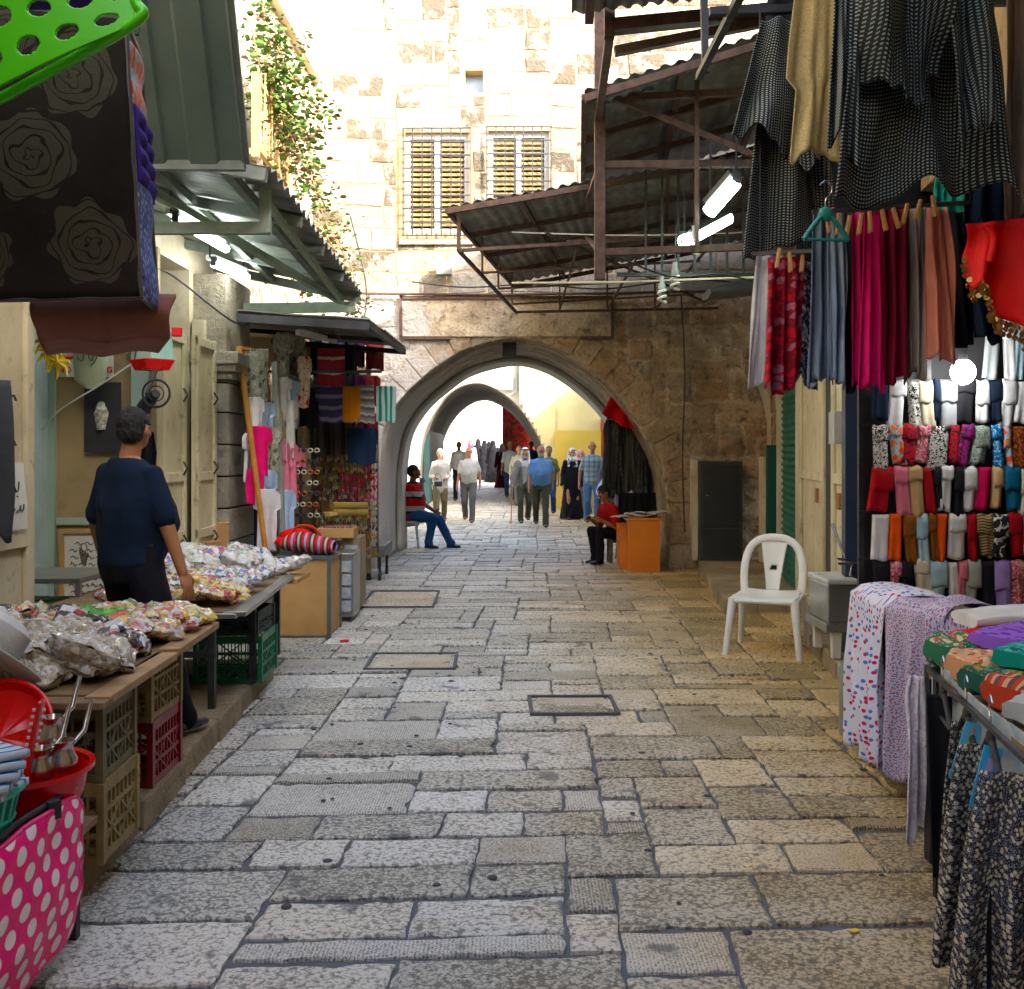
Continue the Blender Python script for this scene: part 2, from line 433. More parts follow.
YPALE = M('pale yellow plaster', (.62, .55, .32), (.54, .47, .26), 1.2, .85, .2, 10)
BRICK = M('red brick face', (.42, .14, .10), (.30, .10, .08), 8, .9, .6, 20)
RUST = M('rusty painted steel', (.14, .085, .06), (.05, .035, .03), 12, .65, .4, 60, .3, spots=.4)
DSTEEL = M('dark steel', (.06, .06, .062), (.03, .03, .03), 9, .5, .2, 50, .6)
GWOOD = M('grey green painted timber', (.21, .235, .21), (.12, .14, .125), 7, .7, .4, 40, spots=.3)
CREAM = M('cream painted metal', (.56, .52, .38), (.36, .31, .21), 2.2, .55, .25, 30, spots=.7)
WOOD = M('raw plywood', (.46, .30, .15), (.34, .21, .10), 3.5, .7, .3, 30)
OWOOD = M('orange varnished wood', (.46, .25, .10), (.34, .17, .06), 5, .45, .2, 30)
DWOOD = M('old worn wood', (.28, .20, .12), (.14, .09, .05), 8, .75, .6, 30, dist=.008, spots=.3)
BLACK = M('matt black', (.015, .016, .018), (.03, .03, .032), 5, .7, .2, 40)
WPL = M('white plastic', (.72, .72, .70), (.62, .62, .58), 4, .38, .08, 20)
CHROME = M('polished steel', (.62, .62, .62), (.45, .45, .45), 6, .22, .05, 20, 1)
STAIN = M('dull stainless steel', (.46, .47, .45), (.34, .35, .33), 5, .32, .1, 20, .85)
TEAL = M('teal painted door', (.05, .26, .22), (.03, .16, .14), 3, .5, .2, 20)
def corr_mat(name, c1, c2): return M(name, c1, c2, 3.5, .55, .3, 30, .35, spots=.5)
CORR = corr_mat('weathered corrugated iron', (.34, .35, .33), (.14, .13, .11))
CORRB = corr_mat('sooty corrugated iron', (.26, .27, .26), (.10, .095, .085))

# ------------------------------------------------------------------ ground and paving
rnd = random.Random(11)
def gz(y): return 0 if y < 24 else (y - 24) * .025
g = MB()
ys = [-30, 24, 42, 70, 400]
zs = [-.014, -.014, gz(42) - .014, gz(42) - .014, gz(42) - .014]
for a in range(4):
    g.add([(-200, ys[a], zs[a]), (200, ys[a], zs[a]), (200, ys[a + 1], zs[a + 1]), (-200, ys[a + 1], zs[a + 1])], [(0, 1, 2, 3)])
struct(g, 'ground', MORT)
def warp(x, y):   # joints wander a little and the courses are not quite square to the lane
    X = x - 3.7 + .03 * y + .020 * math.sin(y * 1.1 + x) ; Y = y + .6 + .03 * x + .022 * math.sin(x * 1.4 + y * .4)
    return X, Y
g = MB()
cw, ch = .165, .135
COVERS = [(-1.15, 10.4, .72, 1.15), (-.72, 7.25, .62, .55), (.36, 5.98, .50, .42)]
def blk(i, j):
    X, Y = warp((i + .5) * cw, (j + .5) * ch)
    return False
def mp(x, y, h):
    X, Y = warp(x, y); return V((X, Y, h + gz(Y)))
rects = pack(44, int(46 / ch), (2, 2, 3, 3, 4, 5, 6), (1, 2, 2, 2, 3, 3), rnd, blk)
stones(g, rects, cw, mp, rnd, .013, (-.004, .006), .009, .05, .007, None, ch, .034)
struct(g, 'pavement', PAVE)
# raised edges of the shops: kerb stones with rough top
def kerb(name, pts, inner, z, mat, seed):
    g = MB(); r = random.Random(seed)
    for (x0, y0), (x1, y1), (ix0, iy0), (ix1, iy1) in zip(pts, pts[1:], inner, inner[1:]):
        A, B = V((x0, y0, 0)), V((x1, y1, 0)); n = max(1, round((B - A).length / .55))
        for k in range(n):
            a, b = A.lerp(B, k / n), A.lerp(B, (k + 1) / n)
            ia, ib = V((ix0, iy0, 0)).lerp(V((ix1, iy1, 0)), k / n), V((ix0, iy0, 0)).lerp(V((ix1, iy1, 0)), (k + 1) / n)
            dn = (b - a).normalized() * .006; j = r.uniform(-.015, .015)
            out = (a - ia).normalized() * j
            zz = z + r.uniform(-.008, .008)
            m1, m2 = a.lerp(ia, .3), b.lerp(ib, .3)
            for (p, q, s_, t_, h) in ((a + out, b + out, m2, m1, zz), (m1, m2, ib, ia, zz - .004)):
                p, q, s_, t_ = p + dn, q - dn, s_ - dn, t_ + dn
                up = V((0, 0, h)); dd = V((0, 0, -.02)); c = (r.random(), r.random(), r.random())
                sg = 1 if (q - p).cross(t_ - p).z > 0 else -1
                vs = [p + dd, q + dd, s_ + dd, t_ + dd, p + up, q + up, s_ + up, t_ + up]
                fs = [(3, 2, 1, 0), (4, 5, 6, 7), (0, 1, 5, 4), (1, 2, 6, 5), (2, 3, 7, 6), (3, 0, 4, 7)]
                if sg < 0: fs = [f[::-1] for f in fs]
                g.add(vs, fs, 0, None, c)
    o = struct(g, name, mat, bevel=.014); return o
kerb('kerb_step', [(-1.36, 1.0), (-1.45, 3.36), (-1.53, 5.2), (-1.60, 6.75)], [(-2.62, 1.0), (-2.62, 3.4), (-2.62, 5.2), (-2.62, 6.75)], .125, KERB, 3)
kerb('kerb_step', [(1.72, 3.2), (2.05, 5.8), (2.16, 6.7), (2.40, 8.3)], [(2.45, 3.2), (2.9, 5.8), (3.1, 6.7), (3.1, 8.3)], .12, KERB, 4)
kerb('kerb_step', [(2.02, 9.5), (2.42, 13.15)], [(3.1, 9.5), (3.45, 13.15)], .13, KERB, 5)
for i, ((x, y, wx, wy), lab) in enumerate(zip(COVERS, ('wide two slab access cover in a dark frame, far left of the lane', 'single slab access cover in a dark frame left of the lane centre', 'stone filled access cover in a dark frame nearest the camera'))):
    t = thing('access_cover', lab, 'access cover', (x, y, 0), .02, 'framed access covers set in the paving')
    f = MB(); wy2 = wy; d = .022
    for sx in (-1, 1): f.box((sx * wx / 2, 0, .008), (d, wy2 + d, .016))
    for sy in (-1, 1): f.box((0, sy * wy2 / 2, .0075), (wx - d - .002, d, .015))
    f.build('frame', M('worn cover frame', (.09, .095, .10), (.06, .06, .065), 9, .7, .4, 50), t, local=True)
    s_ = MB(); k = 2 if i != 1 else 1
    r2 = random.Random(i)
    stones(s_, [(0, q, 1, 1) for q in range(k)], wx - .05, lambda a, b, h: V((a - (wx - .05) / 2, b - (wy2 - .05) / 2, h + .006)), r2, .03, (0, .003), .01, .1, .004, None, (wy2 - .05) / k)
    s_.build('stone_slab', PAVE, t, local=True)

# ------------------------------------------------------------------ the house with the archway
GY = 13.2
A_PTS = [(-1.80, 0), (-1.80, .9), (-1.79, 1.35), (-1.70, 1.82), (-1.50, 2.2), (-1.20, 2.50), (-.69, 2.86), (0, 3.04), (.62, 2.9), (1.25, 2.46), (1.72, 1.88), (2.0, 1.36), (2.07, .9), (2.07, 0)]
ARC = [(p.x, p.y) for p in catmull([(x, z, 0) for x, z in A_PTS], 6)]
def arch_top(x, arc=None):
    arc = arc or ARC; b = None
    for (x0, z0), (x1, z1) in zip(arc, arc[1:]):
        if x0 <= x <= x1 and x1 > x0 + 1e-6:
            z = z0 + (z1 - z0) * (x - x0) / (x1 - x0); b = z if b is None else max(b, z)
    return b
def arch_dist(x, z, arc=None):
    arc = arc or ARC; d = 1e9
    for (x0, z0), (x1, z1) in zip(arc, arc[1:]):
        a, b, p = V((x0, z0)), V((x1, z1)), V((x, z)); L = (b - a).length_squared
        t = 0 if L == 0 else max(0, min(1, (p - a).dot(b - a) / L)); d = min(d, (a + (b - a) * t - p).length)
    tt = arch_top(x, arc)
    return -d if (tt is not None and z < tt) else d
def arch_wall(mb, arc, x0, x1, z1, y0, y1, mi=0, mif=None):
    xs = [p[0] for p in arc]; lo_, hi = min(xs), max(xs)
    k = 40; cols = [lo_ + (hi - lo_) * i / k for i in range(k + 1)]
    mb.b2((x0, y0, -.05), (lo_, y1, z1), mif(x0) if mif else mi)
    mb.b2((hi, y0, -.05), (x1, y1, z1), mif(x1) if mif else mi)
    for a, b in zip(cols, cols[1:]):
        za, zb = arch_top(a + 1e-5, arc) or 0, arch_top(b - 1e-5, arc) or 0
        m = mif((a + b) / 2) if mif else mi
        vs = [(a, y0, za), (b, y0, zb), (b, y1, zb), (a, y1, za), (a, y0, z1), (b, y0, z1), (b, y1, z1), (a, y1, z1)]
        mb.add(vs, [(3, 2, 1, 0), (4, 5, 6, 7), (0, 1, 5, 4), (1, 2, 6, 5), (2, 3, 7, 6), (3, 0, 4, 7)], m)
WX0, WX1, WTOP = -3.4, 4.0, 9.6
house = thing('stone_house', 'tall limestone house spanning the lane over a wide pointed archway', 'house', (0, GY, 0))
WINS = [(-1.41, -.57, 4.43, 5.76), (-.31, .49, 4.43, 5.78)]
NICHE = (-.62, -.38, 6.28, 6.58)
mb = MB(); arch_wall(mb, ARC, WX0, WX1, 3.75, GY, GY + .5, 1)
xc = sorted({WX0, WX1, *[a for w_ in WINS + [NICHE] for a in w_[:2]]}); zc = sorted({3.75, WTOP, *[a for w_ in WINS + [NICHE] for a in w_[2:]]})
for a, b in zip(xc, xc[1:]):
    for c, d in zip(zc, zc[1:]):
        mx, mz = (a + b) / 2, (c + d) / 2
        if any(w_[0] < mx < w_[1] and w_[2] < mz < w_[3] for w_ in WINS + [NICHE]): continue
        mb.b2((a, GY, c), (b, GY + .5, d))
arch_wall(mb, ARC, WX0, WX1, WTOP, 15.9, 16.3)
mb.b2((WX0, GY + .5, 0), (WX0 + .3, 15.9, WTOP)); mb.b2((WX1 - .3, GY + .5, 0), (WX1, 15.9, WTOP))
mb.b2((WX0, GY + .002, WTOP), (WX1, 16.3, WTOP + .15))
mb.b2((-1.7, GY + .52, 4.2), (1, GY + .6, 7.0))
mb.build('wall', [WMORT, RUB], house)
# masonry faces: blocks in courses above, rubble below
rnd = random.Random(5)
cx_, cz_ = .17, .145
def blkw(i, j):
    x, z = WX0 + (i + .5) * cx_, (j + .5) * cz_
    if arch_dist(x, z) < .26: return True
    if any(w_[0] - .10 < x < w_[1] + .10 and w_[2] - .08 < z < w_[3] + .10 for w_ in WINS): return True
    if NICHE[0] - .08 < x < NICHE[1] + .08 and NICHE[2] - .07 < z < NICHE[3] + .07: return True
    return False
mlow, mup = MB(), MB()
rr = pack(int((WX1 - WX0) / cx_), int(3.75 / cz_), (1, 2, 2, 3, 3, 4), (1, 2, 2, 3), rnd, blkw); rr += [(i, j + int(3.75 / cz_), w_, h_) for i, j, w_, h_ in pack(int((WX1 - WX0) / cx_), int((WTOP - 3.75) / cz_), (2, 2, 3, 3, 4), (2,), rnd, lambda i, j: blkw(i, j + int(3.75 / cz_)))]
lowr = [q for q in rr if q[1] < int(3.75 / cz_)]; upr = [q for q in rr if q[1] >= int(3.75 / cz_)]
mpw = lambda x, z, h: V((WX0 + x + .012 * math.sin(z * 9), GY - h, z + .02 * math.sin(x * 2.3)))
stones(mlow, lowr, cx_, mpw, rnd, .010, (.0, .020), .030, .04, .020, None, cz_)
stones(mup, upr, cx_, mpw, rnd, .018, (.003, .018), .012, .08, .006, None, cz_)
mlow.build('rubble_masonry', RUB, house, smooth=60); mup.build('block_masonry', LIME, house)
# voussoirs
mb = MB(); acc = 0; pts = [V((x, 0, z)) for x, z in ARC]
res = [pts[0]]; 
for a, b in zip(pts, pts[1:]):
    L = (b - a).length; pos = 0
    while acc + (L - pos) >= .27:
        pos += .27 - acc; acc = 0; res.append(a.lerp(b, pos / L))
    acc += L - pos
res.append(pts[-1])
cen = V((.1, 0, 1.0))
for k, (a, b) in enumerate(zip(res, res[1:])):
    if (b - a).length < .05: continue
    t_ = (b - a).normalized(); n_ = V((-t_.z, 0, t_.x))
    if n_.dot((a + b) / 2 - cen) < 0: n_ = -n_
    if (a + b).z / 2 < .9: n_ = V((math.copysign(1, a.x), 0, 0))
    na = n_; wd = .36 + rnd.uniform(-.03, .03); e = .003
    def nn(p, i):
        q = res[max(0, i - 1)], res[min(len(res) - 1, i + 1)]
        tt = (q[1] - q[0]).normalized(); m_ = V((-tt.z, 0, tt.x))
        return m_ if m_.dot(p - cen) > 0 else -m_
    n1, n2 = nn(a, k), nn(b, k + 1)
    pr = rnd.uniform(.012, .03)
    q = [a + t_ * e, b - t_ * e, b - t_ * e + n2 * wd, a + t_ * e + n1 * wd]
    vs = [V((p.x, GY - pr, p.z)) for p in q] + [V((p.x, GY + .3, p.z)) for p in q]
    mb.add(vs, [(0, 1, 2, 3), (7, 6, 5, 4), (0, 4, 5, 1), (1, 5, 6, 2), (2, 6, 7, 3), (3, 7, 4, 0)], 0, None, (rnd.random(), rnd.random(), rnd.random() * .7))
mb.build('arch_ring', RUB, house, bevel=.02)
def soffit(y0, y1, off, th, nseg):
    mb = MB()
    def f(u, v):
        i = u * (len(ARC) - 1); k = min(len(ARC) - 2, int(i)); q = i - k
        x = ARC[k][0] * (1 - q) + ARC[k + 1][0] * q; z = ARC[k][1] * (1 - q) + ARC[k + 1][1] * q
        d = V((x - .1, z - 1.0)) if z > 1 else V((x, 0)); d = d.normalized() * (off + .012 * noise.noise(V((x * 2, z * 2, v * 3))))
        return (x + d.x, y0 + (y1 - y0) * v, z + d.y)
    return mb.grid(f, 90, nseg, 0, 8, y1 - y0)
soffit(GY + .31, 15.5, .03, 0, 10).build('vault', RUB, house, smooth=60, solid=.08)
soffit(15.5, 16.34, -.05, 0, 10).build('plaster_arch', WPLAST, house, smooth=60, solid=.08)
# windows with louvres and iron grilles
SHUT = M('cream louvre paint', (.34, .25, .13), (.26, .18, .09), 5, .6, .2, 20)
WFR = M('white window paint', (.55, .54, .51), (.45, .43, .40), 6, .5, .1, 20)
GLASS = M('dark window glass', (.03, .04, .05), (.05, .06, .07), 3, .1, 0)
for w_ in WINS:
    x0, x1, z0, z1 = w_; fr = MB(); xm = (x0 + x1) / 2
    for a, b in ((x0, x0 + .06), (xm - .035, xm + .035), (x1 - .06, x1)): fr.b2((a, GY + .06, z0), (b, GY + .14, z1))
    for a, b in ((z0, z0 + .07), (z1 - .07, z1)): fr.b2((x0 + .061, GY + .062, a), (x1 - .061, GY + .138, b))
    f = fr.build('window', WFR, house)
    for a, b in ((x0 + .065, xm - .04), (xm + .04, x1 - .065)):
        lv = MB(); n = 17
        for k in range(n):
            z = z0 + .1 + (z1 - z0 - .2) * (k + .5) / n
            lv.box(((a + b) / 2, GY + .1, z), (b - a, .012, .06), rot=Matrix.Rotation(R(-38), 3, 'X'))
        lv.build('shutter', SHUT, f)
    MB().b2((x0 + .02, GY + .2, z0 + .02), (x1 - .02, GY + .21, z1 - .02)).build('pane', GLASS, f)
    gr = MB()
    for k in range(8):
        x = x0 - .02 + (x1 - x0 + .04) * k / 7; gr.bar((x, GY - .07, z0 - .06), (x, GY - .07, z1 + .04), .017)
    for k in range(9):
        z = z0 - .05 + (z1 - z0 + .08) * k / 8; gr.bar((x0 - .03, GY - .08, z), (x1 + .03, GY - .08, z), .017)
    for x in (x0 - .02, x1 + .02):
        for z in (z0, z1): gr.bar((x, GY - .08, z), (x, GY + .02, z), .012)
    gr.build('grille', DSTEEL, f)
    MB().b2((x0 - .08, GY - .05, z0 - .16), (x1 + .08, GY + .1, z0 - .08)).build('sill', LIME, f, bevel=.01)
n0, n1, n2, n3 = NICHE
MB().b2((n0, GY + .2, n2), (n1, GY + .24, n3)).build('niche_panel', M('pale blue pane', (.35, .42, .5), (.25, .3, .36), 3, .2, 0), house)
# long ledge and pipe frame above the arch
mb = MB()
mb.tube([(-2.3, GY - .09, 3.62), (-.2, GY - .09, 3.60), (1.6, GY - .09, 3.63), (3.5, GY - .09, 3.66)], .018, 8)
for x in (-2, -1, 0.2, 1.4, 2.6): mb.bar((x, GY - .09, 3.62), (x, GY + .02, 3.62), .02)
mb.build('conduit', RUST, house)
mb = MB()
for (a, b) in (((-1.46, 3.04), (-1.46, 3.60)), ((-1.46, 3.57), (1.32, 3.57)), ((1.32, 3.04), (1.32, 3.57)), ((-1.46, 3.04), (-.8, 3.04)), ((.9, 3.04), (1.32, 3.04))):
    mb.bar((a[0], GY - .06, a[1]), (b[0], GY - .06, b[1]), .035, .04)
mb.build('sign_frame', RUST, house)
MB().b2((-1.44, GY - .045, 3.06), (1.30, GY - .03, 3.55)).build('render_panel', RUB, house)
# cabinet, ledge, plaster pier in the right corner
cab = thing('metal_cabinet', 'dark grey steel cabinet door set in the rubble wall right of the arch', 'cabinet', (2.68, GY - .25, .13))
MB().b2((2.42, GY - .06, .13), (2.98, GY - .28, 1.42)).build('body', M('dark grey cabinet paint', (.045, .05, .05), (.025, .028, .03), 4, .5, .2, 30), cab, bevel=.008)
MB().b2((2.34, GY - .05, .13), (2.415, GY - .2, 1.44)).build('side_post', PLAST, cab)
mb = MB(); mb.b2((2.46, GY - .295, .18), (2.94, GY - .282, .55)); mb.b2((2.46, GY - .295, .58), (2.94, GY - .282, 1.38)); mb.build('door', M('charcoal cabinet door', (.03, .033, .035), (.02, .022, .024), 4, .4, .2, 30), cab, bevel=.004)
MB().tube([(2.50, GY - .30, .98), (2.50, GY - .33, .98), (2.53, GY - .33, .98)], .008).build('handle', CHROME, cab)
mb = MB(); pf = []
prof = [(3.36, 1.5), (3.36, 1.9), (3.32, 2.15), (3.24, 2.4), (3.12, 2.6)]
for (xa, za), (xb, zb) in zip(prof, prof[1:]):
    mb.add([(xa, GY - .4, za), (3.62, GY - .4, za), (3.62, GY - .02, za), (xa, GY - .02, za), (xb, GY - .4, zb), (3.62, GY - .4, zb), (3.62, GY - .02, zb), (xb, GY - .02, zb)], [(3, 2, 1, 0), (4, 5, 6, 7), (0, 1, 5, 4), (1, 2, 6, 5), (2, 3, 7, 6), (3, 0, 4, 7)])
mb.build('corbel', PLAST, house)
solo(MB().b2((3.18, GY - .5, .13), (3.30, GY - .3, 1.48)), 'stone_post', PLAST, 'pale square stone post beside the cabinet in the right corner', 'post', bevel=.015)
# lamps on the facade
fl = thing('floodlight', 'small grey floodlight box fixed to the wall above the arch', 'floodlight', P(444, 279, GY - .12))
c = P(444, 269, GY - .16)
MB().box(c, (.20, .16, .17)).build('housing', M('grey lamp housing', (.25, .25, .24), (.16, .16, .15), 5, .5, .1, 30), fl, bevel=.01)
MB().bar(c + V((0, .08, 0)), c + V((0, .18, 0)), .04).build('bracket', DSTEEL, fl)
fl = thing('lantern', 'black box lantern hanging from the crown of the arch', 'lantern', P(509, 357, 13.6))
c = P(509.5, 349, 13.6)
MB().box(c, (.19, .15, .2)).build('housing', BLACK, fl, bevel=.01)
MB().bar(c + V((0, 0, .09)), c + V((0, 0, .16)), .02).build('bracket', DSTEEL, fl)

# ------------------------------------------------------------------ left shop building
LX = -2.62
lb = thing('shop_building', 'long plastered shop building along the left side of the lane', 'building', (LX - 1.2, 4, 0))
mb = MB(); T = .3
def wallx(mb, x, y0, y1, z0, z1, t=T, mi=0, s=-1): mb.b2((x, y0, z0), (x + s * t, y1, z1), mi)
wallx(mb, LX, -7, 2.2, 0, 6.4); wallx(mb, LX, 8.12, 9.2, 0, 3.0); wallx(mb, LX, 12.6, 13.15, 0, 3.0)
wallx(mb, LX, 2.2, 13.15, 3.0, 6.4); wallx(mb, LX, 2.2, 4.6, 0, 3.0)
mb.b2((LX - 2.2, -7, 0), (LX - 2.5, 13.15, 6.4)); mb.b2((LX - 2.5, -7.3, 0), (LX, -7, 6.4)); mb.b2((LX - 2.5, -7.3, 6.4), (LX + .1, 13.15, 6.6))
mb.b2((LX - 2.2, 2.2, 3.0), (LX - T, 13.1, 3.1)); mb.b2((LX - 2.2, 8.2, 0), (LX - T, 8.35, 3.0)); mb.b2((LX - 2.2, 12.8, 0), (LX - T, 12.9, 3.0)); mb.b2((LX - 2.2, 2.2, 0), (LX - T, 2.35, 3))
mb.build('wall', PLAST, lb)
MB().b2((LX - 2.2, 2.36, .0), (LX + .1, 13.1, .11)).build('shop_floor', MORT, lb)
mb = MB()   # pilaster of grey blocks with moulded capital
z = .0
while z < 2.12:
    h = .26 + rnd.uniform(-.02, .02); mb.b2((LX, 8.2, z + .006), (LX + .3, 9.0, min(z + h, 2.12) - .006)); mb.col[-6:] = [(rnd.random(), rnd.random(), rnd.random() * .4)] * 6; z += h
for z0, z1, e in ((2.12, 2.18, .03), (2.18, 2.24, .07), (2.24, 2.34, .10)): 
    mb.b2((LX, 8.2 - e, z0), (LX + .3 + e, 9.0 + e, z1)); mb.col[-6:] = [(.2, .5, .3)] * 6
mb.b2((LX, 8.22, 2.342), (LX + .27, 8.98, 2.99)); mb.col[-6:] = [(.4, .5, .9)] * 6
mb.build('pilaster', stone_mat('grey pilaster stone', (.42, .40, .34), (.20, .18, .14), (.44, .36, .24), .4), lb, bevel=.012)
mb = MB(); mb.b2((LX - .05, 9.05, .1), (LX + .34, 9.25, 1.9)); mb.build('black_panel', M('blue black board', (.02, .03, .045), (.015, .02, .03), 3, .5, .1, 30), lb)
# ------------------------------------------------------------------ right shop building (its front runs off at a slight angle)
RA = -math.atan(.155)
rb = thing('shop_building', 'tall stone shop building along the right side of the lane', 'building', (1.35, 0, 0), RA)
def RP(s, n, z):  # point: s metres along the right front, n metres into the building
    return W[rb.name] @ V((n, s, z))
RH = 6.6
mb = MB()
for (y0, y1, z0, z1) in ((-8, 2.0, 0, RH), (2.0, 8.0, 2.9, RH), (8.0, 13.25, 0, RH)): mb.b2((0, y0, z0), (.3, y1, z1))
mb.b2((2.4, -8, 0), (2.7, 13.2, RH)); mb.b2((0, -8.3, 0), (2.7, -8, RH)); mb.b2((-.1, -8.3, RH), (2.7, 13.2, RH + .2))
mb.b2((.3, 2.0, 2.9), (2.4, 8.0, 3.0)); mb.b2((.3, 7.9, 0), (2.4, 8.05, 2.9)); mb.b2((.3, 1.9, 0), (2.4, 2.05, 2.9))
mb.build('wall', WMORT, rb, local=True)
mb = MB(); mb.b2((.02, 2.06, 0), (2.38, 7.88, .12)); mb.build('shop_floor', MORT, rb, local=True)
mb = MB(); rr = pack(int(5.1 / cx_), int(6.5 / cz_), (2, 2, 3, 4), (2,), rnd)
stones(mb, rr, cx_, lambda x, z, h: V((-h - .002, 8.1 + x, z)), rnd, .03, (.0, .03), .02, .07, .012, None, cz_)
mb.build('rubble_masonry', RUB, rb, local=True, smooth=60)
# ------------------------------------------------------------------ corrugated sheets and awnings
def corr_sheet(name, a, b, c, d, mat, parent, pitch=.076, amp=.012, jag=.0, solid=.003, seed=0):
    """sheet a-b-c-d; ridges run from edge ab to edge dc"""
    a, b, c, d = map(V, (a, b, c, d)); L = (b - a).length; n = int(L / pitch) * 4; nrm = (b - a).cross(d - a).normalized()
    r = random.Random(seed); ends = [r.uniform(-jag, jag) for _ in range(n // 28 + 2)]
    def f(u, v):
        p = a.lerp(b, u).lerp(d.lerp(c, u), v + (ends[int(u * n / 28)] if v == 1 else 0) - (ends[int(u * n / 28) - 1] if v == 0 else 0))
        return p + nrm * (amp * math.sin(2 * PI * u * L / pitch) + .008 * noise.noise(p * 2))
    return MB().grid(f, n, 6).build(name, mat, parent, smooth=80, solid=solid)
FIB = M('pale green awning sheet', (.27, .30, .26), (.17, .19, .165), 3, .5, .2, 20, spots=.2)
TUBEL = EM('fluorescent light', (.95, 1, .96, 1), 5)
# left: nearest steep awning panel
aw = thing('awning', 'steep grey green metal awning panel nearest on the left', 'awning', (LX, 5, 3.2))
panel = M('grey green sheet metal', (.17, .22, .20), (.12, .16, .145), 1.5, .55, .25, 12, .2, spots=.2)
a, b, c, d = P(60, 165, 5.5), P(245, 166, 5.5), P(226, -20, 4.7), P(30, -20, 4.7)
def fp(u, v): return a.lerp(b, u).lerp(d.lerp(c, u), v)
mb = MB().grid(lambda u, v: fp(u, v) + V((0, 0, .012 * math.copysign(1, math.sin(u * 22)) )), 60, 8)
mb.build('sheet', panel, aw, solid=.01)
mb = MB(); mb.bar(b + V((.01, 0, .02)), c + V((.01, 0, .02)), .035); mb.bar(a, b, .05); mb.bar(a, d, .04); mb.build('frame', GWOOD, aw)
MB().bar(V((LX + .02, 4.7, 3.9)), c + V((-.6, .0, -.02)), .04).bar(V((LX + .02, 5.5, 3.1)), b, .04).build('bracket', GWOOD, aw)
# left: corrugated awning on a timber frame with two tubes
aw = thing('awning', 'corrugated awning on grey green timber frame with scalloped edge', 'awning', (LX, 7.2, 3.1))
EX = -1.36
i0, i1, o0, o1 = V((LX, 5.7, 3.36)), V((LX, 8.8, 3.2)), V((EX, 5.62, 3.12)), V((EX + .03, 8.85, 2.93))
m0, m1 = i0.lerp(o0, .80), i1.lerp(o1, .80)
corr_sheet('roof_sheet', m0, m1, o1, o0, CORR, aw, .15, .022, .02)
corr_sheet('fibre_sheet', i0, i1, m1, m0, FIB, aw, .076, .008)
mb = MB(); dz = V((0, 0, -.05))
for t_ in (0, .28, .5, .75, 1): mb.bar(i0.lerp(i1, t_) + dz, (o0.lerp(o1, t_)) + dz + V((-.02, 0, 0)), .055, .07)
mb.bar(m0 + dz * 1.2, m1 + dz * 1.2, .05, .06); mb.bar(i0.lerp(o0, .4) + dz, i1.lerp(o1, .4) + dz, .05)
mb.build('frame', GWOOD, aw)
mb = MB(); q = V((0, 0, -.27))
mb.bar(V((LX, 6.0, 2.86)), V((EX - .1, 6.0, 2.86)), .05, .07); mb.bar(V((EX - .12, 6.0, 2.83)), V((EX - .12, 6.0, 3.1)), .06)
mb.bar(V((LX, 8.78, 2.78)), V((EX - .02, 8.78, 2.80)), .05, .09); mb.bar(V((EX - .12, 8.7, 2.84)), V((EX - .12, 6.1, 3.02)), .04)
mb.bar(V((-2.2, 5.9, 3.1)), V((EX - .15, 8.75, 2.85)), .05)
mb.build('tie_beam', M('light green painted timber', (.32, .38, .30), (.22, .27, .22), 7, .7, .3, 40, spots=.3), aw)
for k, (p0, p1, lab) in enumerate(((P(176, 220, 6.3), P(226, 249, 7.4), 'long fluorescent tube lamp under the left awning, nearer one'), (P(214, 264, 7.6), P(247, 277, 8.3), 'short fluorescent tube lamp under the left awning, farther one'))):
    l = thing('tube_lamp', lab, 'tube lamp', p0, 0, 'tube lamps under the left awning')
    MB().tube([p0, p1], .028, 10).build('tube', TUBEL, l, smooth=True)
    MB().bar(p0 + V((-.03, 0, .055)), p1 + V((-.03, 0, .055)), .07, .035).build('fitting', WPL, l)
    for p in (p0, p1): MB().box(p + V((0, 0, .02)), (.04, .04, .07)).bar(p + V((-.03, 0, .05)), p + V((-.03, 0, .24)), .012).build('bracket', DSTEEL, l)
# ------------------------------------------------------------------ right: three iron canopies on a rusty frame
cn = thing('canopy', 'low corrugated iron canopy hanging on a rusty frame beside the windows', 'canopy', (1.5, 11, 3.7))
a, b = V((-.58, 8.9, 3.72)), V((.02, 12.9, 3.72)); c, d = V((3.3, 12.95, 4.35)), V((2.7, 8.9, 4.28))
corr_sheet('roof_sheet', d, a, b, c, CORR, cn, .11, .014, .012)
mb = MB(); dz = V((0, 0, -.05))
for t_ in (0, .25, .5, .75, 1): mb.bar(a.lerp(b, t_) + dz, d.lerp(c, t_) + dz, .04, .05)
for t_ in (.0, .2, .4, .6): mb.bar(a.lerp(d, t_) + dz * .9, b.lerp(c, t_) + dz * .9, .035)
mb.build('rafter', RUST, cn)
mb = MB(); lo = V((0, 0, -.52))
fr = [a + V((.1, .1, 0)), b + V((-.02, -.1, 0)), a.lerp(d, .5), b.lerp(c, .5)]
mb.bar(fr[0] + V((0, 0, -.05)), fr[0] + V((0, 0, -.38)), .035)
mb.bar(fr[0] + V((0, 0, -.38)), V((.05, 12.6, 3.30)), .03)
mb.bar(fr[0] + V((0, 0, -.38)), V((1.9, 9.3, 3.55)), .03); mb.bar(V((.05, 12.6, 3.30)), V((2.6, 12.6, 3.35)), .03)
for k, (x, y, z) in enumerate(((-.30, 10.1, 3.34), (-.15, 11., 3.33), (0, 12., 3.31))): mb.bar((x, y, z), (x, y, 3.70), .022); mb.bar((x, y, z), (x + 2.2, y, z + .12), .022)
for x in (.6, 1.2, 1.8): mb.bar((x, 9.3, 3.4), (x, 12.6, 3.33), .02); mb.bar((x, 12.6, 3.34), (x, 12.6, 3.9), .02)
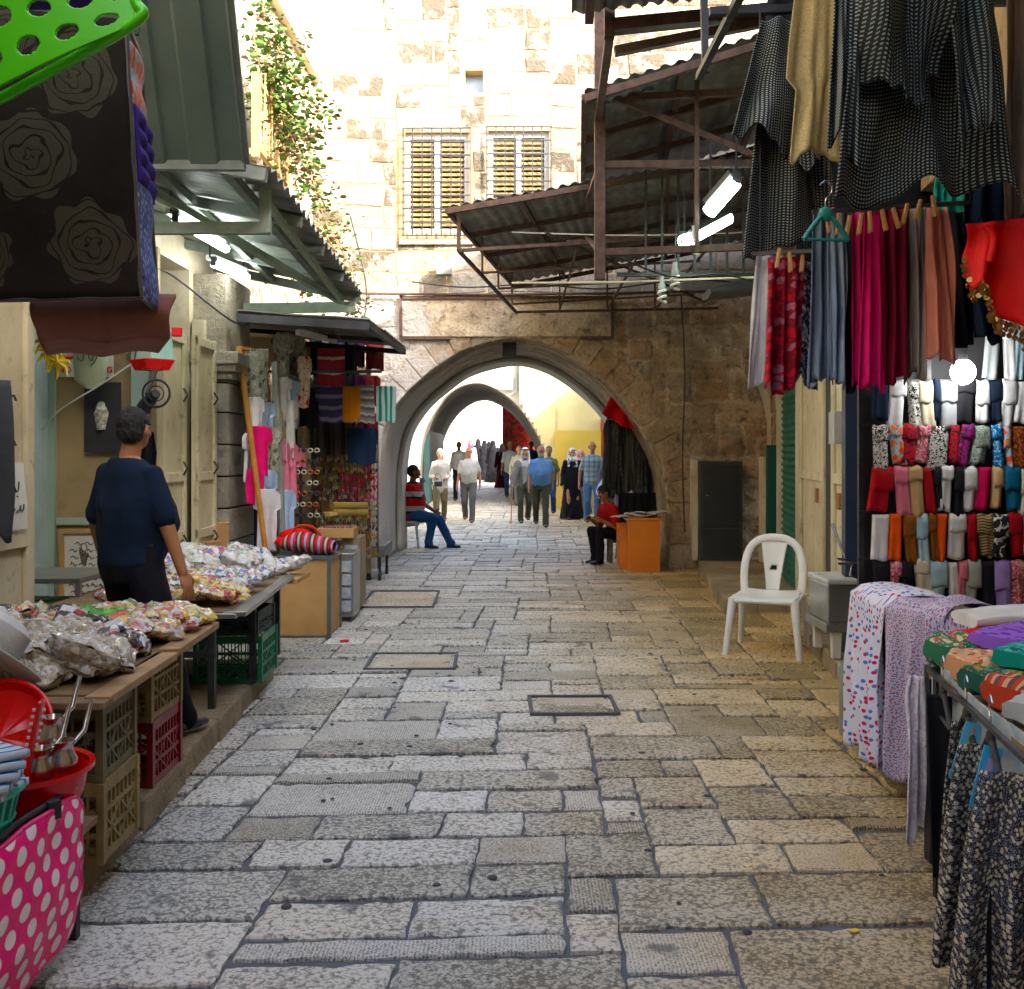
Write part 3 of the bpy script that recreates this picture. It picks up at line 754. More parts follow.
mb.bar((.5, 9.2, 3.46), (2.6, 9.2, 3.6), .03); mb.bar((.3, 9.0, 3.5), (2.4, 12.4, 3.4), .02)
mb.build('hanging_frame', RUST, cn)
cn = thing('canopy', 'dark corrugated iron canopy over the right shops, middle and highest of the three', 'canopy', (1.8, 8.4, 4.2))
a, b = V((.50, 6.9, 4.02)), V((.70, 9.9, 4.12)); c, d = V((2.95, 9.9, 4.75)), V((2.45, 6.9, 4.62))
corr_sheet('roof_sheet', a, d, c, b, CORRB, cn, .11, .014, .01)
mb = MB()
for t_ in (0, .35, .7, 1): mb.bar(a.lerp(d, t_) + dz, b.lerp(c, t_) + dz, .045)
for t_ in (0, .33, .66, 1): mb.bar(a.lerp(b, t_) + dz * 1.3, d.lerp(c, t_) + dz * 1.3, .05)
mb.build('rafter', RUST, cn)
mb = MB()   # main hanging post with cross bars
x, y = .64, 7.3
mb.bar((x, y, 4.9), (x + .0, y, 2.78), .075, .075)
for (z0, z1, xe) in ((4.10, 4.22, 2.4), (3.62, 3.66, 2.3), (2.98, 3.06, 2.3)): mb.bar((x, y + .01, z0), (xe, y + .1, z1), .05)
mb.bar((x, y, 4.15), (1.8, y + .05, 3.7), .035); mb.bar((x, y, 2.98), (x + .06, 9.4, 3.55), .03); mb.bar((x, y, 3.62), (x + .06, 9.8, 3.9), .03)
mb.bar((1.35, y, 4.25), (1.35, y, 2.98), .03); mb.bar((1.9, y, 4.4), (1.9, y, 3.0), .03)
mb.build('post_frame', RUST, cn)
mb = MB()
for k in range(9): mb.bar((1.15 + k * .14, 8.6, 3.95 + k * .03), (1.15 + k * .14, 8.6, 3.05), .02)
mb.bar((.9, 8.6, 3.05), (2.6, 8.6, 3.05), .03); mb.build('bar_screen', DSTEEL, cn)
cn = thing('canopy', 'dark corrugated iron canopy over the right shops, nearest the camera', 'canopy', (1.4, 5.4, 4.1))
a, b = V((.34, 5.7, 4.02)), V((.28, 4.6, 4.0)); c, d = V((2.3, 4.6, 4.3)), V((2.3, 5.7, 4.25))
corr_sheet('roof_sheet', b, c, d, a, CORRB, cn, .09, .014, .01)
mb = MB(); mb.bar(a + V((.22, .05, -.06)), d + V((0, .05, -.12)), .09, .07); mb.bar((.56, 5.75, 4.75), (.56, 5.75, 3.9), .06); mb.bar(a + V((.25, .05, -.2)), V((2.1, 5.76, 4.12)), .05); mb.bar(a + V((0.1, 0, -.04)), b + V((.1, 0, -.04)), .05); mb.bar((.56, 5.75, 3.9), (.63, 7.3, 3.95), .05)
mb.build('rafter', RUST, cn)
# rope, junk stored on the frame
solo(MB().tube(catmull([(.0, 9.2, 3.55), (1.0, 9.1, 3.50), (2.0, 9.1, 3.52), (2.75, 9.2, 3.6)]), .006, 6), 'rope', WPL, 'thin pale rope strung under the right canopies', 'rope')
solo(MB().tube(catmull([(.0, 8.6, 2.98), (.8, 8.4, 2.95), (1.5, 8.2, 2.94), (2.1, 8.2, 2.96)]), .009, 6), 'cable', PLAST, 'slack pale cable crossing below the right canopies', 'cable')
solo(MB().loft([((1.75 + .1 * k, 9.0, 3.02 - .02 * abs(k - 4)), (0, .22, 0), (0, 0, .03 + .05 * math.sin(PI * (k + .5) / 9))) for k in range(9)], 16), 'tarpaulin_roll', M('dark grey tarpaulin', (.09, .10, .11), (.05, .055, .06), 5, .6, .4, 20), 'rolled dark grey tarpaulin slung beneath the right canopy', 'tarpaulin', smooth=True)
for k, (p0, p1, lab) in enumerate(((P(683, 242, 7.6), P(728, 218, 7.9), 'bright fluorescent tube lamp in the right canopy, lower one'), (P(709, 212, 7.2), P(735, 182, 7.0), 'bright fluorescent tube lamp in the right canopy, upper one'))):
    l = thing('tube_lamp', lab, 'tube lamp', p0, 0, 'tube lamps under the right canopy')
    MB().tube([p0, p1], .052, 12).build('tube', EM('cool tube light %d' % k, (.70, 1, .86, 1), 3), l, smooth=True)
    up = V((.02, .05, .075)); MB().bar(p0 + up, p1 + up, .14, .04).build('fitting', DSTEEL, l)
    for p in (p0, p1): MB().bar(p + up, p + V((.02, .05, .5)), .012).box(p + up * .5, (.06, .05, .09)).build('hanger', DSTEEL, l)
for k, (px, py, Y, lab) in enumerate(((675, 283, 7.7, 'unlit spiral bulb hanging lower at the right'), (662, 296, 8.2, 'unlit spiral bulb hanging farther left and smaller'), (694, 247, 7.6, 'unlit spiral bulb hanging just under the tube lamp'))):
    p = P(px, py, Y); l = thing('spiral_bulb', lab, 'bulb', p, 0, 'unlit bulbs under the right canopy')
    pts = [p + V((.03 * math.cos(a * .5), .03 * math.sin(a * .5), .004 * a - .05)) for a in range(0, 26)]
    MB().tube(pts, .012, 6).build('glass_coil', WPL, l, smooth=True)
    MB().lathe([(.0, .05), (.03, .05), (.03, .09), (.018, .12), (.018, .16), (0, .16)], p).build('socket', M('grey bulb socket', (.3, .3, .29), (.2, .2, .2), 5, .4, 0), l, smooth=True)
    MB().tube([p + V((0, 0, .16)), p + V((.01, 0, .5))], .004, 5).build('flex', BLACK, l)
# ------------------------------------------------------------------ climbing plant and balcony rail on the left
LEAF = M('ivy leaf', (.030, .075, .014), (.065, .11, .025), 9, .55, .1, 30)
vn = thing('climbing_vine', 'green and dry brown creeper trailing down beside the balcony rail', 'vine', (-2.3, 10.2, 3.6))
rnd = random.Random(9); lf = MB(); st = MB(); dl = MB()
strands = []
for k in range(26):
    y = rnd.uniform(8.9, 11.0); x = LX + .06 + rnd.uniform(0, .35); z = rnd.uniform(4.9, 6.1) if k < 20 else rnd.uniform(4.2, 5.2)
    pts = [V((x, y, z))]; L = rnd.uniform(.7, 1.9); n = 9
    dx = rnd.uniform(0, .07)
    for q in range(n):
        pts.append(pts[-1] + V((dx * q * .2 + rnd.uniform(-.05, .06), rnd.uniform(-.05, .07), -L / n)))
    strands.append(pts)
for k in range(7):
    pts = [V((-2.3, 11.8, 4.6 - k * .06))]
    for q in range(8): pts.append(pts[-1] + V((rnd.uniform(.03, .11), rnd.uniform(.0, .1), rnd.uniform(-.24, -.08))))
    strands.append(pts)
for pts in strands:
    st.tube(pts, [.010 - .0008 * i for i in range(len(pts))], 5)
    for i, p in enumerate(pts):
        for _ in range(rnd.randint(10, 19) if pts[0].z > 4.95 and p.z > 4.5 else rnd.randint(5, 10)):
            c = p + V((rnd.gauss(0, .08), rnd.gauss(0, .08), rnd.gauss(0, .07))); s_ = rnd.uniform(.016, .042)
            m = Matrix.Rotation(rnd.uniform(0, 6.3), 3, 'Z') @ Matrix.Rotation(rnd.uniform(-1.2, 1.2), 3, 'X')
            tgt = dl if rnd.random() < (.5 if c.z < 4.6 else .12) else lf
            tgt.add([c + m @ V(q) * s_ for q in ((-1, 0, 0), (-.4, .75, .15), (.5, .6, 0), (1.1, 0, -.2), (.5, -.6, 0), (-.4, -.75, .15))], [(0, 1, 2, 3), (0, 3, 4, 5)])
st.build('stem', DWOOD, vn); lf.build('foliage', LEAF, vn); dl.build('dry_foliage', M('dry ivy leaf', (.15, .11, .06), (.09, .065, .035), 9, .7, .1, 30), vn)
br = thing('balcony_rail', 'dry cane balcony rail half hidden under the creeper', 'railing', (-2.3, 9.6, 4.3))
mb = MB(); mb.bar((-2.28, 8.9, 4.25), (-2.28, 10.1, 4.25), .05); mb.bar((-2.28, 8.9, 4.85), (-2.28, 10.1, 4.85), .04)
for y in (8.9, 10.1): mb.bar((-2.28, y, 4.15), (-2.28, y, 4.9), .06); mb.bar((LX, y, 4.2), (-2.28, y, 4.2), .05)
mb.build('rail', WOOD, br)
mb = MB()
for k in range(22): y = 8.95 + k * .052; mb.tube([(-2.28 + rnd.uniform(-.02, .02), y, 4.22), (-2.28 + rnd.uniform(-.04, .04), y + rnd.uniform(-.03, .03), 4.86 + rnd.uniform(0, .15))], .008, 5)
mb.build('cane_infill', M('dry cane', (.5, .36, .18), (.36, .25, .12), 8, .7, .2, 30), br)

# ------------------------------------------------------------------ unseen awnings and end block, added to cut fill light on the near goods
for (nm, a, b, c, d, lab) in (('awning', V((LX, -6, 3.5)), V((LX, 3.2, 3.5)), V((-1.35, 3.2, 3.2)), V((-1.35, -6, 3.2)), 'unseen corrugated awning added beside the camera to shade the left stalls'),
                              ('canopy', V((2.4, 4.2, 4.3)), V((1.2, -6, 4.3)), V((.3, -6, 4.05)), V((1.1, 4.2, 4.05)), 'unseen corrugated canopy added beside the camera to shade the right stalls')):
    t = thing(nm, lab, nm, a); corr_sheet('roof_sheet', a, b, c, d, CORRB, t, .15, .012, 0)
    for q in (0, .25, .5, .75, 1): MB().bar(a.lerp(b, q) + V((0, 0, -.06)), d.lerp(c, q) + V((0, 0, -.06)), .05).build('rafter', RUST, t)
bh = thing('rear_light_block', 'unseen stone block added behind the camera to cut frontal light', 'house', (0, -9, 0))  # added end block, keeps low sky light off the near goods
MB().b2((-3.2, -10, 0), (3.0, -8.9, 7.5)).build('wall', WMORT, bh)
# ------------------------------------------------------------------ beyond the gate
cy = thing('courtyard_house', 'low pale plaster house with teal door left beyond the arch', 'house', (-2.4, 20, 0))
mb = MB(); mb.b2((-2.25, 16.32, 0), (-2.7, 19.4, 3.6)); mb.b2((-2.65, 19.4, 0), (-2.9, 27, 3.6)); mb.b2((-2.25, 16.32, 3.6), (-5, 27, 3.75)); mb.b2((-2.08, 18.5, 0), (-2.26, 19.0, 3.3)); mb.build('wall', WPLAST, cy)
mb = MB(); mb.b2((-2.24, 17.0, 0), (-2.21, 18.4, 2.4)); mb.build('door', TEAL, cy)
MB().b2((-2.2, 17.66, 0.05), (-2.18, 17.74, 2.35)).build('door_rail', WPLAST, cy)
A2 = [(p.x, p.y) for p in catmull([(-2.55, 0, 0), (-2.55, 1.4, 0), (-2.40, 2.15, 0), (-2.05, 2.80, 0), (-1.55, 3.28, 0), (-.96, 3.46, 0), (-.4, 3.28, 0), (.15, 2.85, 0), (.62, 2.2, 0), (.88, 1.6, 0), (.95, 1.2, 0), (.95, 0, 0)], 5)]
h2 = thing('arcade_house', 'sunlit white and yellow house with the second smaller archway', 'house', (-.8, 27, 0))
mb = MB(); arch_wall(mb, A2, -4.5, 1.2, 4.4, 27, 27.5)
mb.b2((-4.5, 27, 4.41), (1.2, 35.9, 5.1)); arch_wall(mb, A2, -4.5, 1.2, 4.4, 35.5, 36)
mb.b2((-2.75, 27.5, 0), (-2.9, 35.5, 4.4)); mb.b2((1.05, 27.5, 0), (1.2, 35.5, 4.4))
mb.build('wall', WPLAST, h2)
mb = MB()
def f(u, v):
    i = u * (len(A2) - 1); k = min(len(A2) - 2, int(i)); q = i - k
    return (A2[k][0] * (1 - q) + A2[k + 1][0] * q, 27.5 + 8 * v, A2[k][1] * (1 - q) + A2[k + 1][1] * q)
mb.grid(f, 60, 6); mb.build('vault', M('darkened plaster', (.12, .11, .09), (.06, .055, .05), 2, .9, .4, 12), h2, solid=.06)  # plaster colour darkened to stand for the dim light inside the vault
mb = MB(); mb.b2((-2.5, 28.2, 0), (-2.35, 34.5, 2.5)); mb.build('shop_front', M('dark teal shop front', (.006, .035, .035), (.005, .01, .012), 2, .6, .2, 20), h2)
mb = MB(); mb.b2((-.05, 27, 5.11), (1.6, 27.3, 5.5)); mb.build('parapet', BRICK, h2)
mb = MB(); mb.box((-.14, 26.9, 3.42), (.32, .16, .34)); mb.tube([(.12, 26.95, 5.0), (.12, 26.95, 3.2), (-.1, 26.95, 3.1)], .02, 6); mb.build('meter_box', M('grey meter box', (.5, .5, .48), (.4, .4, .38), 4, .5, .1, 10), h2)
y3 = thing('yellow_house', 'yellow plastered house with brown door right of the second archway', 'house', (2, 26.6, 0))
mb = MB(); mb.b2((1.15, 26.4, .95), (2.35, 26.7, 2.15), 1)
mb.b2((.2, 26.72, 2.86), (1.15, 26.98, 4.0), 0)
# yellow face right of the arch, stepping round its curve
xs = [0.2 + i * .095 for i in range(11)]
for x_ in xs:
    zt = (arch_top(x_ + .05, A2) or 0) if x_ + .05 < .95 else 0
    if zt + .2 < 2.86: mb.b2((x_, 26.72, max(.0, zt + .03)), (x_ + .094, 26.98, 2.858), 0 if zt > 2.0 else 0)
mb.b2((1.152, 26.72, 0), (2.6, 27.4, 4.0), 0)
mb.b2((1.152, 26.4, 0), (1.9, 26.715, .948), 1)
mb.b2((2.6, 26.72, 0), (2.9, 34, 4.0), 0); mb.b2((1.3, 27.4, 3.9), (2.9, 34, 4.0), 0)
mb.build('wall', [YPALE, YPLAST], y3)
MB().b2((2.36, 26.5, 0), (2.85, 26.7, 2.45)).build('door', M('brown wooden door', (.32, .10, .04), (.22, .07, .03), 4, .6, .2, 20), y3)
MB().b2((1.3, 26.74, 4.02), (3.1, 27.0, 4.6)).b2((2.5, 26.7, 2.7), (2.95, 26.715, 4.0)).build('brick_band', BRICK, y3)
wh = thing('pipe_house', 'white courtyard house with drain pipes at the far right', 'house', (3.4, 22.6, 0))
mb = MB(); mb.b2((2.55, 22.0, 0), (6, 22.4, 3.9)); mb.b2((2.55, 22.4, 0), (2.8, 26.4, 3.9)); mb.b2((2.5, 22, 3.9), (6, 26.4, 4.05)); mb.build('wall', WPLAST, wh)
mb = MB()
for x in (2.72, 2.86, 2.98, 3.3): mb.tube([(x, 21.93, .1), (x, 21.93, 3.3)], .035, 8)
mb.build('drain_pipe', M('grey drain pipe', (.35, .35, .33), (.26, .26, .25), 3, .5, .1, 10), wh, smooth=True)
solo(MB().loft([((2.75, 21.5 - .05 * k, 3.75 - .02 * k), (.36 * math.sqrt((k + .3) / 6), 0, 0), (0, .1 * math.sqrt((k + .3) / 6), .30 * math.sqrt((k + .3) / 6))) for k in range(6)], 20).bar((2.75, 21.55, 3.7), (2.75, 22.0, 3.5), .04), 'satellite_dish', M('pale blue dish', (.45, .58, .66), (.4, .5, .58), 2, .4, 0), 'pale blue satellite dish on the white courtyard house', 'satellite dish', smooth=True)
eh = thing('sun_block_house', 'plain plaster house added at the right to keep sun off the courtyard', 'house', (4.4, 19.2, 0))  # added to put the courtyard and its walkers in shade
mb = MB(); mb.b2((3.15, 16.32, 0), (5.6, 21.96, 5.0)); mb.b2((3.05, 16.31, 5.0), (5.7, 21.97, 5.15)); mb.build('wall', PLAST, eh)
MB().b2((3.11, 18.4, 0), (3.15, 19.4, 2.1)).build('door', TEAL, eh)
# far street beyond the second archway
fh = thing('far_house', 'sunlit white house closing the street far beyond both archways', 'house', (-2, 56, gz(42)))
z0 = gz(42); mb = MB(); mb.b2((-9, 56, z0 - .1), (5, 60, 8.5)); mb.b2((1.9, 37, .2), (2.2, 56, 3.0)); mb.b2((-5.6, 37, .2), (-5.3, 56, 3.4)); mb.build('wall', WPLAST, fh)
for (x, w2, za, zb) in ((-2.6, .5, 2.3, 4.6), (-.9, .35, 3.2, 5.0), (-4.1, .4, 3.0, 5.0)):
    MB().b2((x, 55.9, za), (x + w2, 55.98, zb)).build('window', M('pale grey window', (.35, .37, .38), (.28, .3, .31), 3, .3, 0), fh)
mb = MB(); mb.b2((-1.7, 55.6, z0), (-.7, 55.95, 3.0)); mb.build('door', M('grey door', (.4, .42, .42), (.33, .34, .34), 3, .5, 0), fh)
solo(MB().b2((-.35, 36.4, 1.2), (1.4, 36.5, 4.2)), 'hanging_carpet', F('wine carpet', 'blotch', [(.12, .012, .012), (.2, .03, .02), (.05, .02, .02)], 3), 'dark wine red carpet hanging at the right inside the second archway', 'carpet')
# bright goods seen over the walkers' shoulders
bk = thing('bucket', 'bright blue plastic bucket behind the walkers', 'bucket', (3.1, 21.2, 1.55))
MB().lathe([(0, 0), (.13, 0), (.17, .3), (.16, .3), (.12, .02)], (3.1, 21.2, 1.55)).build('tub', M('bright blue plastic', (.02, .35, .62), (.02, .28, .5), 3, .35, 0), bk, smooth=True)
MB().lathe([(0, 0), (.10, 0), (.12, .14), (0, .14)], (3.1, 21.15, 1.86)).build('lid', M('pink plastic', (.6, .12, .2), (.5, .1, .16), 3, .4, 0), bk, smooth=True)
tb = thing('stall_shelf', 'narrow metal stall shelf with striped barrel against the white wall', 'shelf', (3.1, 21.3, 0))
mb = MB(); mb.b2((2.75, 21.0, 1.5), (3.5, 21.6, 1.54)); mb.b2((2.75, 21.0, .8), (3.5, 21.6, .84))
for x in (2.77, 3.48):
    for y in (21.02, 21.58): mb.bar((x, y, 0), (x, y, 1.5), .03)
mb.build('frame', DSTEEL, tb)
mb = MB(); mb.lathe([(0, 0), (.33, 0), (.36, .25), (.33, .5), (0, .5)], (3.12, 21.4, 1.95)); mb.build('barrel', F('barrel band', 'zstripe', [(.5, .5, .5), (.1, .25, .22), (.6, .6, .6), (.35, .1, .1)], 4), tb, smooth=True)
# ------------------------------------------------------------------ people
def remesh(mb, voxel, smooth=3, wr=0, seed=0, wsc=9):
    me = mb.mesh('tmp'); o = bpy.data.objects.new('tmp', me); link(o)
    m = o.modifiers.new('r', 'REMESH'); m.mode = 'VOXEL'; m.voxel_size = voxel; m.use_smooth_shade = True
    if smooth: s = o.modifiers.new('s', 'SMOOTH'); s.iterations = smooth; s.factor = .5
    dg = bpy.context.evaluated_depsgraph_get(); e = o.evaluated_get(dg)
    out = bpy.data.meshes.new_from_object(e, depsgraph=dg)
    bpy.data.objects.remove(o); bpy.data.meshes.remove(me)
    if wr:
        off = V((seed * 7.3, seed * 3.1, 0))
        ns = [v.normal.copy() for v in out.vertices]; cs = [v.co.copy() for v in out.vertices]; flat = []
        for c, n in zip(cs, ns):
            p = V((c.x, c.y, c.z * .6)) * wsc + off
            flat += list(c + n * (wr * (1 - abs(noise.noise(p)) * 3.0) * .6 + wr * .6 * noise.noise(p * 2.3)))
        out.vertices.foreach_set('co', flat)
    out.polygons.foreach_set('use_smooth', [True] * len(out.polygons)); out.update()
    return out
def add_me(name, me, mat, parent, label=None):
    o = bpy.data.objects.new(name, me); me.name = name; link(o); o.parent = parent; W[o.name] = W[parent.name]
    me.materials.clear(); me.materials.append(mat)
    if label: o['label'] = label
    return o
def ik(a, b, l1, l2, pole):
    d = b - a; L = min(d.length, (l1 + l2) * .999); u = d.normalized(); b = a + u * L
    x = (l1 * l1 - l2 * l2 + L * L) / (2 * L); h = math.sqrt(max(0, l1 * l1 - x * x))
    p = V(pole); p = p - u * p.dot(u)
    p = p.normalized() if p.length > 1e-4 else V((0, -1, 0))
    return a + u * x + p * h, b
def skin(n, c): return M('skin ' + n, c, tuple(a * .82 for a in c), 9, .55, .15, 60)
SK = dict(a=skin('tan', (.32, .16, .09)), b=skin('light', (.38, .20, .13)), c=skin('brown', (.16, .08, .045)), d=skin('ruddy', (.36, .16, .10)))
HAIR = M('black hair', (.006, .005, .005), (.010, .008, .007), 20, .75, .8, 130, dist=.006)
WHAIR = M('white hair', (.42, .41, .39), (.32, .31, .29), 20, .7, .6, 130)
EYE = M('dark eye', (.02, .015, .01), (.03, .02, .015), 9, .2, 0)
SHOE = M('black shoe leather', (.02, .02, .022), (.035, .035, .04), 9, .35, .1, 60)
BSHOE = M('brown shoe leather', (.22, .09, .04), (.16, .06, .03), 9, .4, .1, 60)
def person(label, loc, yaw, H=1.7, lf=(.09, 0, 0), rf=(-.09, 0, 0), lh=(.26, -.02, .80), rh=(-.26, -.02, .80), hip=None, lean=(0, 0), head=(0, 0),
           build_=1.0, belly=0, sk='a', shirt=None, sleeve=.5, tuck=True, pants=None, shoe=None, hair=None, bald=False, beard=None, robe=None,
           scarf=None, jacket=None, kaf=None, vox=.011, group=None, knee=((.05, -1, 0), (-.05, -1, 0)), elb=((.25, .6, -.4), (-.25, .6, -.4)), longshirt=0, back=False, slv=1.28):
    """facing local -Y; right hand at -X"""
    t = thing('person', label, 'person', loc, yaw, group); S = H / 1.7
    hipz = hip if hip is not None else .90
    pel = V((0, 0, hipz)); lx, ly = lean
    sp = V((lx, ly, 1)).normalized()
    chest = pel + sp * .32; nb = pel + sp * .52; nk = pel + sp * .57
    hd = nk + V((head[0] * .05, -.02 - head[1] * .06, .115))
    side = V((1, 0, 0)); fw = V((0, -1, 0)); B = build_
    shL, shR = nb + side * .158 * B + V((0, 0, -.07)), nb - side * .158 * B + V((0, 0, -.07))
    hL, hR = pel + side * .09 * B, pel - side * .09 * B
    ank = .075
    aL, aR = V((lf[0], lf[1], lf[2] + ank)), V((rf[0], rf[1], rf[2] + ank))
    kL, aL = ik(hL, aL, .43, .42, knee[0]); kR, aR = ik(hR, aR, .43, .42, knee[1])
    eL, wL = ik(shL, V(lh), .29, .25, elb[0]); eR, wR = ik(shR, V(rh), .29, .25, elb[1])
    def sc_mb(mb):
        mb.v = [v * S for v in mb.v]; return mb
    def torso(mb, k, e=0, top=True, z0=-.02):
        sx = V((1, 0, 0))
        def sec(h, rx, ry, fy=0): return (pel + sp * h + fw * fy, sx * (rx * B * k + e), V((0, 1, 0)) * (ry * B * k + e))
        bl = belly
        secs = [sec(z0 - .08, .10, .08), sec(z0, .165, .115), sec(.08, .165, .115 + bl * .35, bl * .35), sec(.18, .155 + bl * .3, .11 + bl * .6, bl * .55), sec(.28, .165 + bl * .2, .115 + bl * .4, bl * .35),
                sec(.38, .175, .118, .01), sec(.455, .150, .10, 0), sec(.50, .112, .078, -.01), sec(.535, .07, .06, -.01)]
        mb.loft(secs, 22)
    def arm(mb, s, e_, w_, k, ext=1.0, cuff=0):
        mb.capsule(s, s.lerp(e_, min(1, ext)), .052 * k * B, (.042 * k * B if ext >= 1 else .048 * k * B) + cuff)
        if ext > 1: mb.capsule(e_, e_.lerp(w_, ext - 1), .041 * k * B, .030 * k + cuff)
    # body
    mb = MB(); torso(mb, .93)
    for a, b, c in ((hL, kL, aL), (hR, kR, aR)):
        mb.capsule(a, b, .085, .054); mb.capsule(b, b.lerp(c, .35), .052, .052); mb.capsule(b.lerp(c, .35), c, .052, .034)
        f = V((0, -1, 0)); mb.capsule(c + V((0, .02, -.035)), c + f * .14 + V((0, 0, -.05)), .034, .026)
    for s, e_, w_, sg in ((shL, eL, wL, 1), (shR, eR, wR, -1)):
        arm(mb, s, e_, w_, .93, 2)
        d = (w_ - e_).normalized()
        sd = V((0, -1, 0)) - d * d.dot(V((0, -1, 0))); sd = sd.normalized() if sd.length > .05 else V((0, 0, 1))
        inn = d.cross(sd) * (1 if d.cross(sd).x * sg < 0 else -1)
        pc = w_ + d * .055; m = Matrix((sd, inn, d)).transposed()
        mb.ell(pc, (.04, .018, .055), 12, 8, 0, m)
        for q, L in ((-.030, .062), (-.010, .074), (.010, .070), (.030, .054)):
            k0 = pc + sd * (-q) + d * .038; k1 = k0 + d * L * .5 + inn * .012 - sd * q * .15; k2 = k1 + d * L * .38 + inn * .028
            mb.capsule(k0, k1, .0095, .0088, 8); mb.capsule(k1, k2, .0088, .0078, 8)
        th = pc + sd * .034 - d * .03; t1 = th + sd * .026 + d * .03 + inn * .01; mb.capsule(th, t1, .0125, .0105, 8); mb.capsule(t1, t1 + d * .03 + inn * .012, .0105, .009, 8)
    mb.capsule(nb + V((0, .012, -.02)), hd + V((0, .015, -.06)), .056, .052)
    hr = Matrix.Rotation(-head[0], 3, 'Z') @ Matrix.Rotation(head[1], 3, 'X')
    def HP(x, y, z): return hd + hr @ V((x, y, z))
    mb.ell(HP(0, .012, .02), (.075, .094, .098), 18, 14, 0, hr)
    mb.ell(HP(0, -.03, -.045), (.056, .058, .062), 14, 10, 0, hr); mb.ell(HP(0, -.068, -.078), (.026, .022, .022), 10, 8, 0, hr)
    mb.capsule(HP(0, -.082, .012), HP(0, -.104, -.026), .009, .014, 8); mb.capsule(HP(-.03, -.078, .03), HP(.03, -.078, .03), .012, .012, 8)
    mb.capsule(HP(-.018, -.084, -.055), HP(.018, -.084, -.055), .008, .008, 8)
    for sg in (-1, 1):
        mb.ell(HP(sg * .077, .01, -.005), (.010, .020, .032), 10, 8, 0, hr); mb.ell(HP(sg * .04, -.055, -.02), (.024, .022, .022), 10, 8, 0, hr)
    body = add_me('body', remesh(sc_mb(mb), vox * S, 2), SK[sk], t)
    W['x'] = None
    mb = MB()
    if not back:
        for sg in (-1, 1): mb.ell(HP(sg * .03, -.083, .010), (.012, .008, .007), 8, 6, 0, hr)
        add_me('eye', sc_mb(mb).mesh('eye'), EYE, t)
    # hair
    if hair:
        mb = MB()
        if not bald:
            mb.ell(HP(0, .022, .036), (.079, .091, .088), 18, 14, 0, hr); mb.ell(HP(0, .044, -.006), (.071, .063, .072), 16, 12, 0, hr)
        else:
            mb.ell(HP(0, .045, .0), (.082, .072, .062), 16, 12, 0, hr); mb.ell(HP(.062, .02, .005), (.02, .05, .04), 10, 8, 0, hr); mb.ell(HP(-.062, .02, .005), (.02, .05, .04), 10, 8, 0, hr)
        add_me('hair', remesh(sc_mb(mb), .006, 1, .006, 3, 55), hair, t)
        mb = MB()
        if not back:
            for sg in (-1, 1): mb.capsule(HP(sg * .018, -.091, .030), HP(sg * .046, -.082, .032), .005, .004, 6)
            add_me('eyebrow', sc_mb(mb).mesh('eyebrow'), hair, t)
    if beard:
        mb = MB(); mb.ell(HP(0, -.052, -.075), (.05, .045, .042), 14, 10, 0, hr); mb.ell(HP(.045, -.02, -.055), (.02, .035, .04), 10, 8, 0, hr); mb.ell(HP(-.045, -.02, -.055), (.02, .035, .04), 10, 8, 0, hr)
        mb.capsule(HP(-.025, -.09, -.040), HP(.025, -.09, -.040), .008, .008, 8)
        add_me('beard', remesh(sc_mb(mb), .007, 2, .003, 5, 40), beard, t)
    # clothes
    if shirt:
        mb = MB(); torso(mb, 1.08, .008, z0=(-.02 if tuck else -.10) - longshirt)
        if longshirt or not tuck:
            mb.loft([(pel + V((0, 0, -.06 - longshirt)), (.19 * B, 0, 0), (0, .14 * B, 0)), (pel + V((0, 0, .12)), (.18 * B, 0, 0), (0, .13 * B + belly * .4, 0))], 22)
        for s, e_, w_ in ((shL, eL, wL), (shR, eR, wR)): arm(mb, s, e_, w_, slv, sleeve * 2 if sleeve > .5 else sleeve * 1.6, .010)
        mb.ell(nb + V((0, .008, 0)), (.075, .07, .025), 14, 8)
        add_me('shirt', remesh(sc_mb(mb), .012, 2, .009, len(label), 7), shirt, t)
    if pants:
        mb = MB()
        mb.loft([(pel + V((0, 0, -.12)), (.15 * B, 0, 0), (0, .11 * B, 0)), (pel + V((0, 0, -.02)), (.18 * B, 0, 0), (0, .13 * B, 0)), (pel + sp * .09 + fw * belly * .2, (.172 * B, 0, 0), (0, .122 * B + belly * .2, 0))], 22)
        for a, b, c in ((hL, kL, aL), (hR, kR, aR)):
            mb.capsule(a, b, .100 * B, .072); mb.capsule(b, c + V((0, .0, .01)), .072, .062); mb.capsule(c + V((0, 0, .03)), c + V((0, -.02, -.01)), .062, .066)
        add_me('trousers', remesh(sc_mb(mb), .012, 3, .009, len(label) + 2, 7), pants, t)
        if tuck:
            q = pel + sp * .085 + fw * belly * .2; mb = MB()
            mb.loft([(q + sp * (-.015), (.178 * B, 0, 0), (0, .128 * B + belly * .2, 0)), (q + sp * .018, (.178 * B, 0, 0), (0, .128 * B + belly * .2, 0))], 26)
            add_me('belt', sc_mb(mb).mesh('belt'), SHOE, t)
    if robe:
        mb = MB(); rz_ = .03
        mb.loft([(V((0, (lf[1] + rf[1]) / 2, rz_)), (.30 * B, 0, 0), (0, .24 * B, 0)), (V((0, (lf[1] + rf[1]) / 4, .45)), (.23 * B, 0, 0), (0, .18 * B, 0)), (pel, (.19 * B, 0, 0), (0, .15 * B, 0)), (pel + sp * .2, (.17 * B, 0, 0), (0, .13 * B, 0)), (pel + sp * .42, (.18 * B, 0, 0), (0, .125 * B, 0)), (nb + V((0, 0, -.02)), (.12, 0, 0), (0, .08, 0)), (nb + V((0, 0, .02)), (.06, 0, 0), (0, .06, 0))], 26)
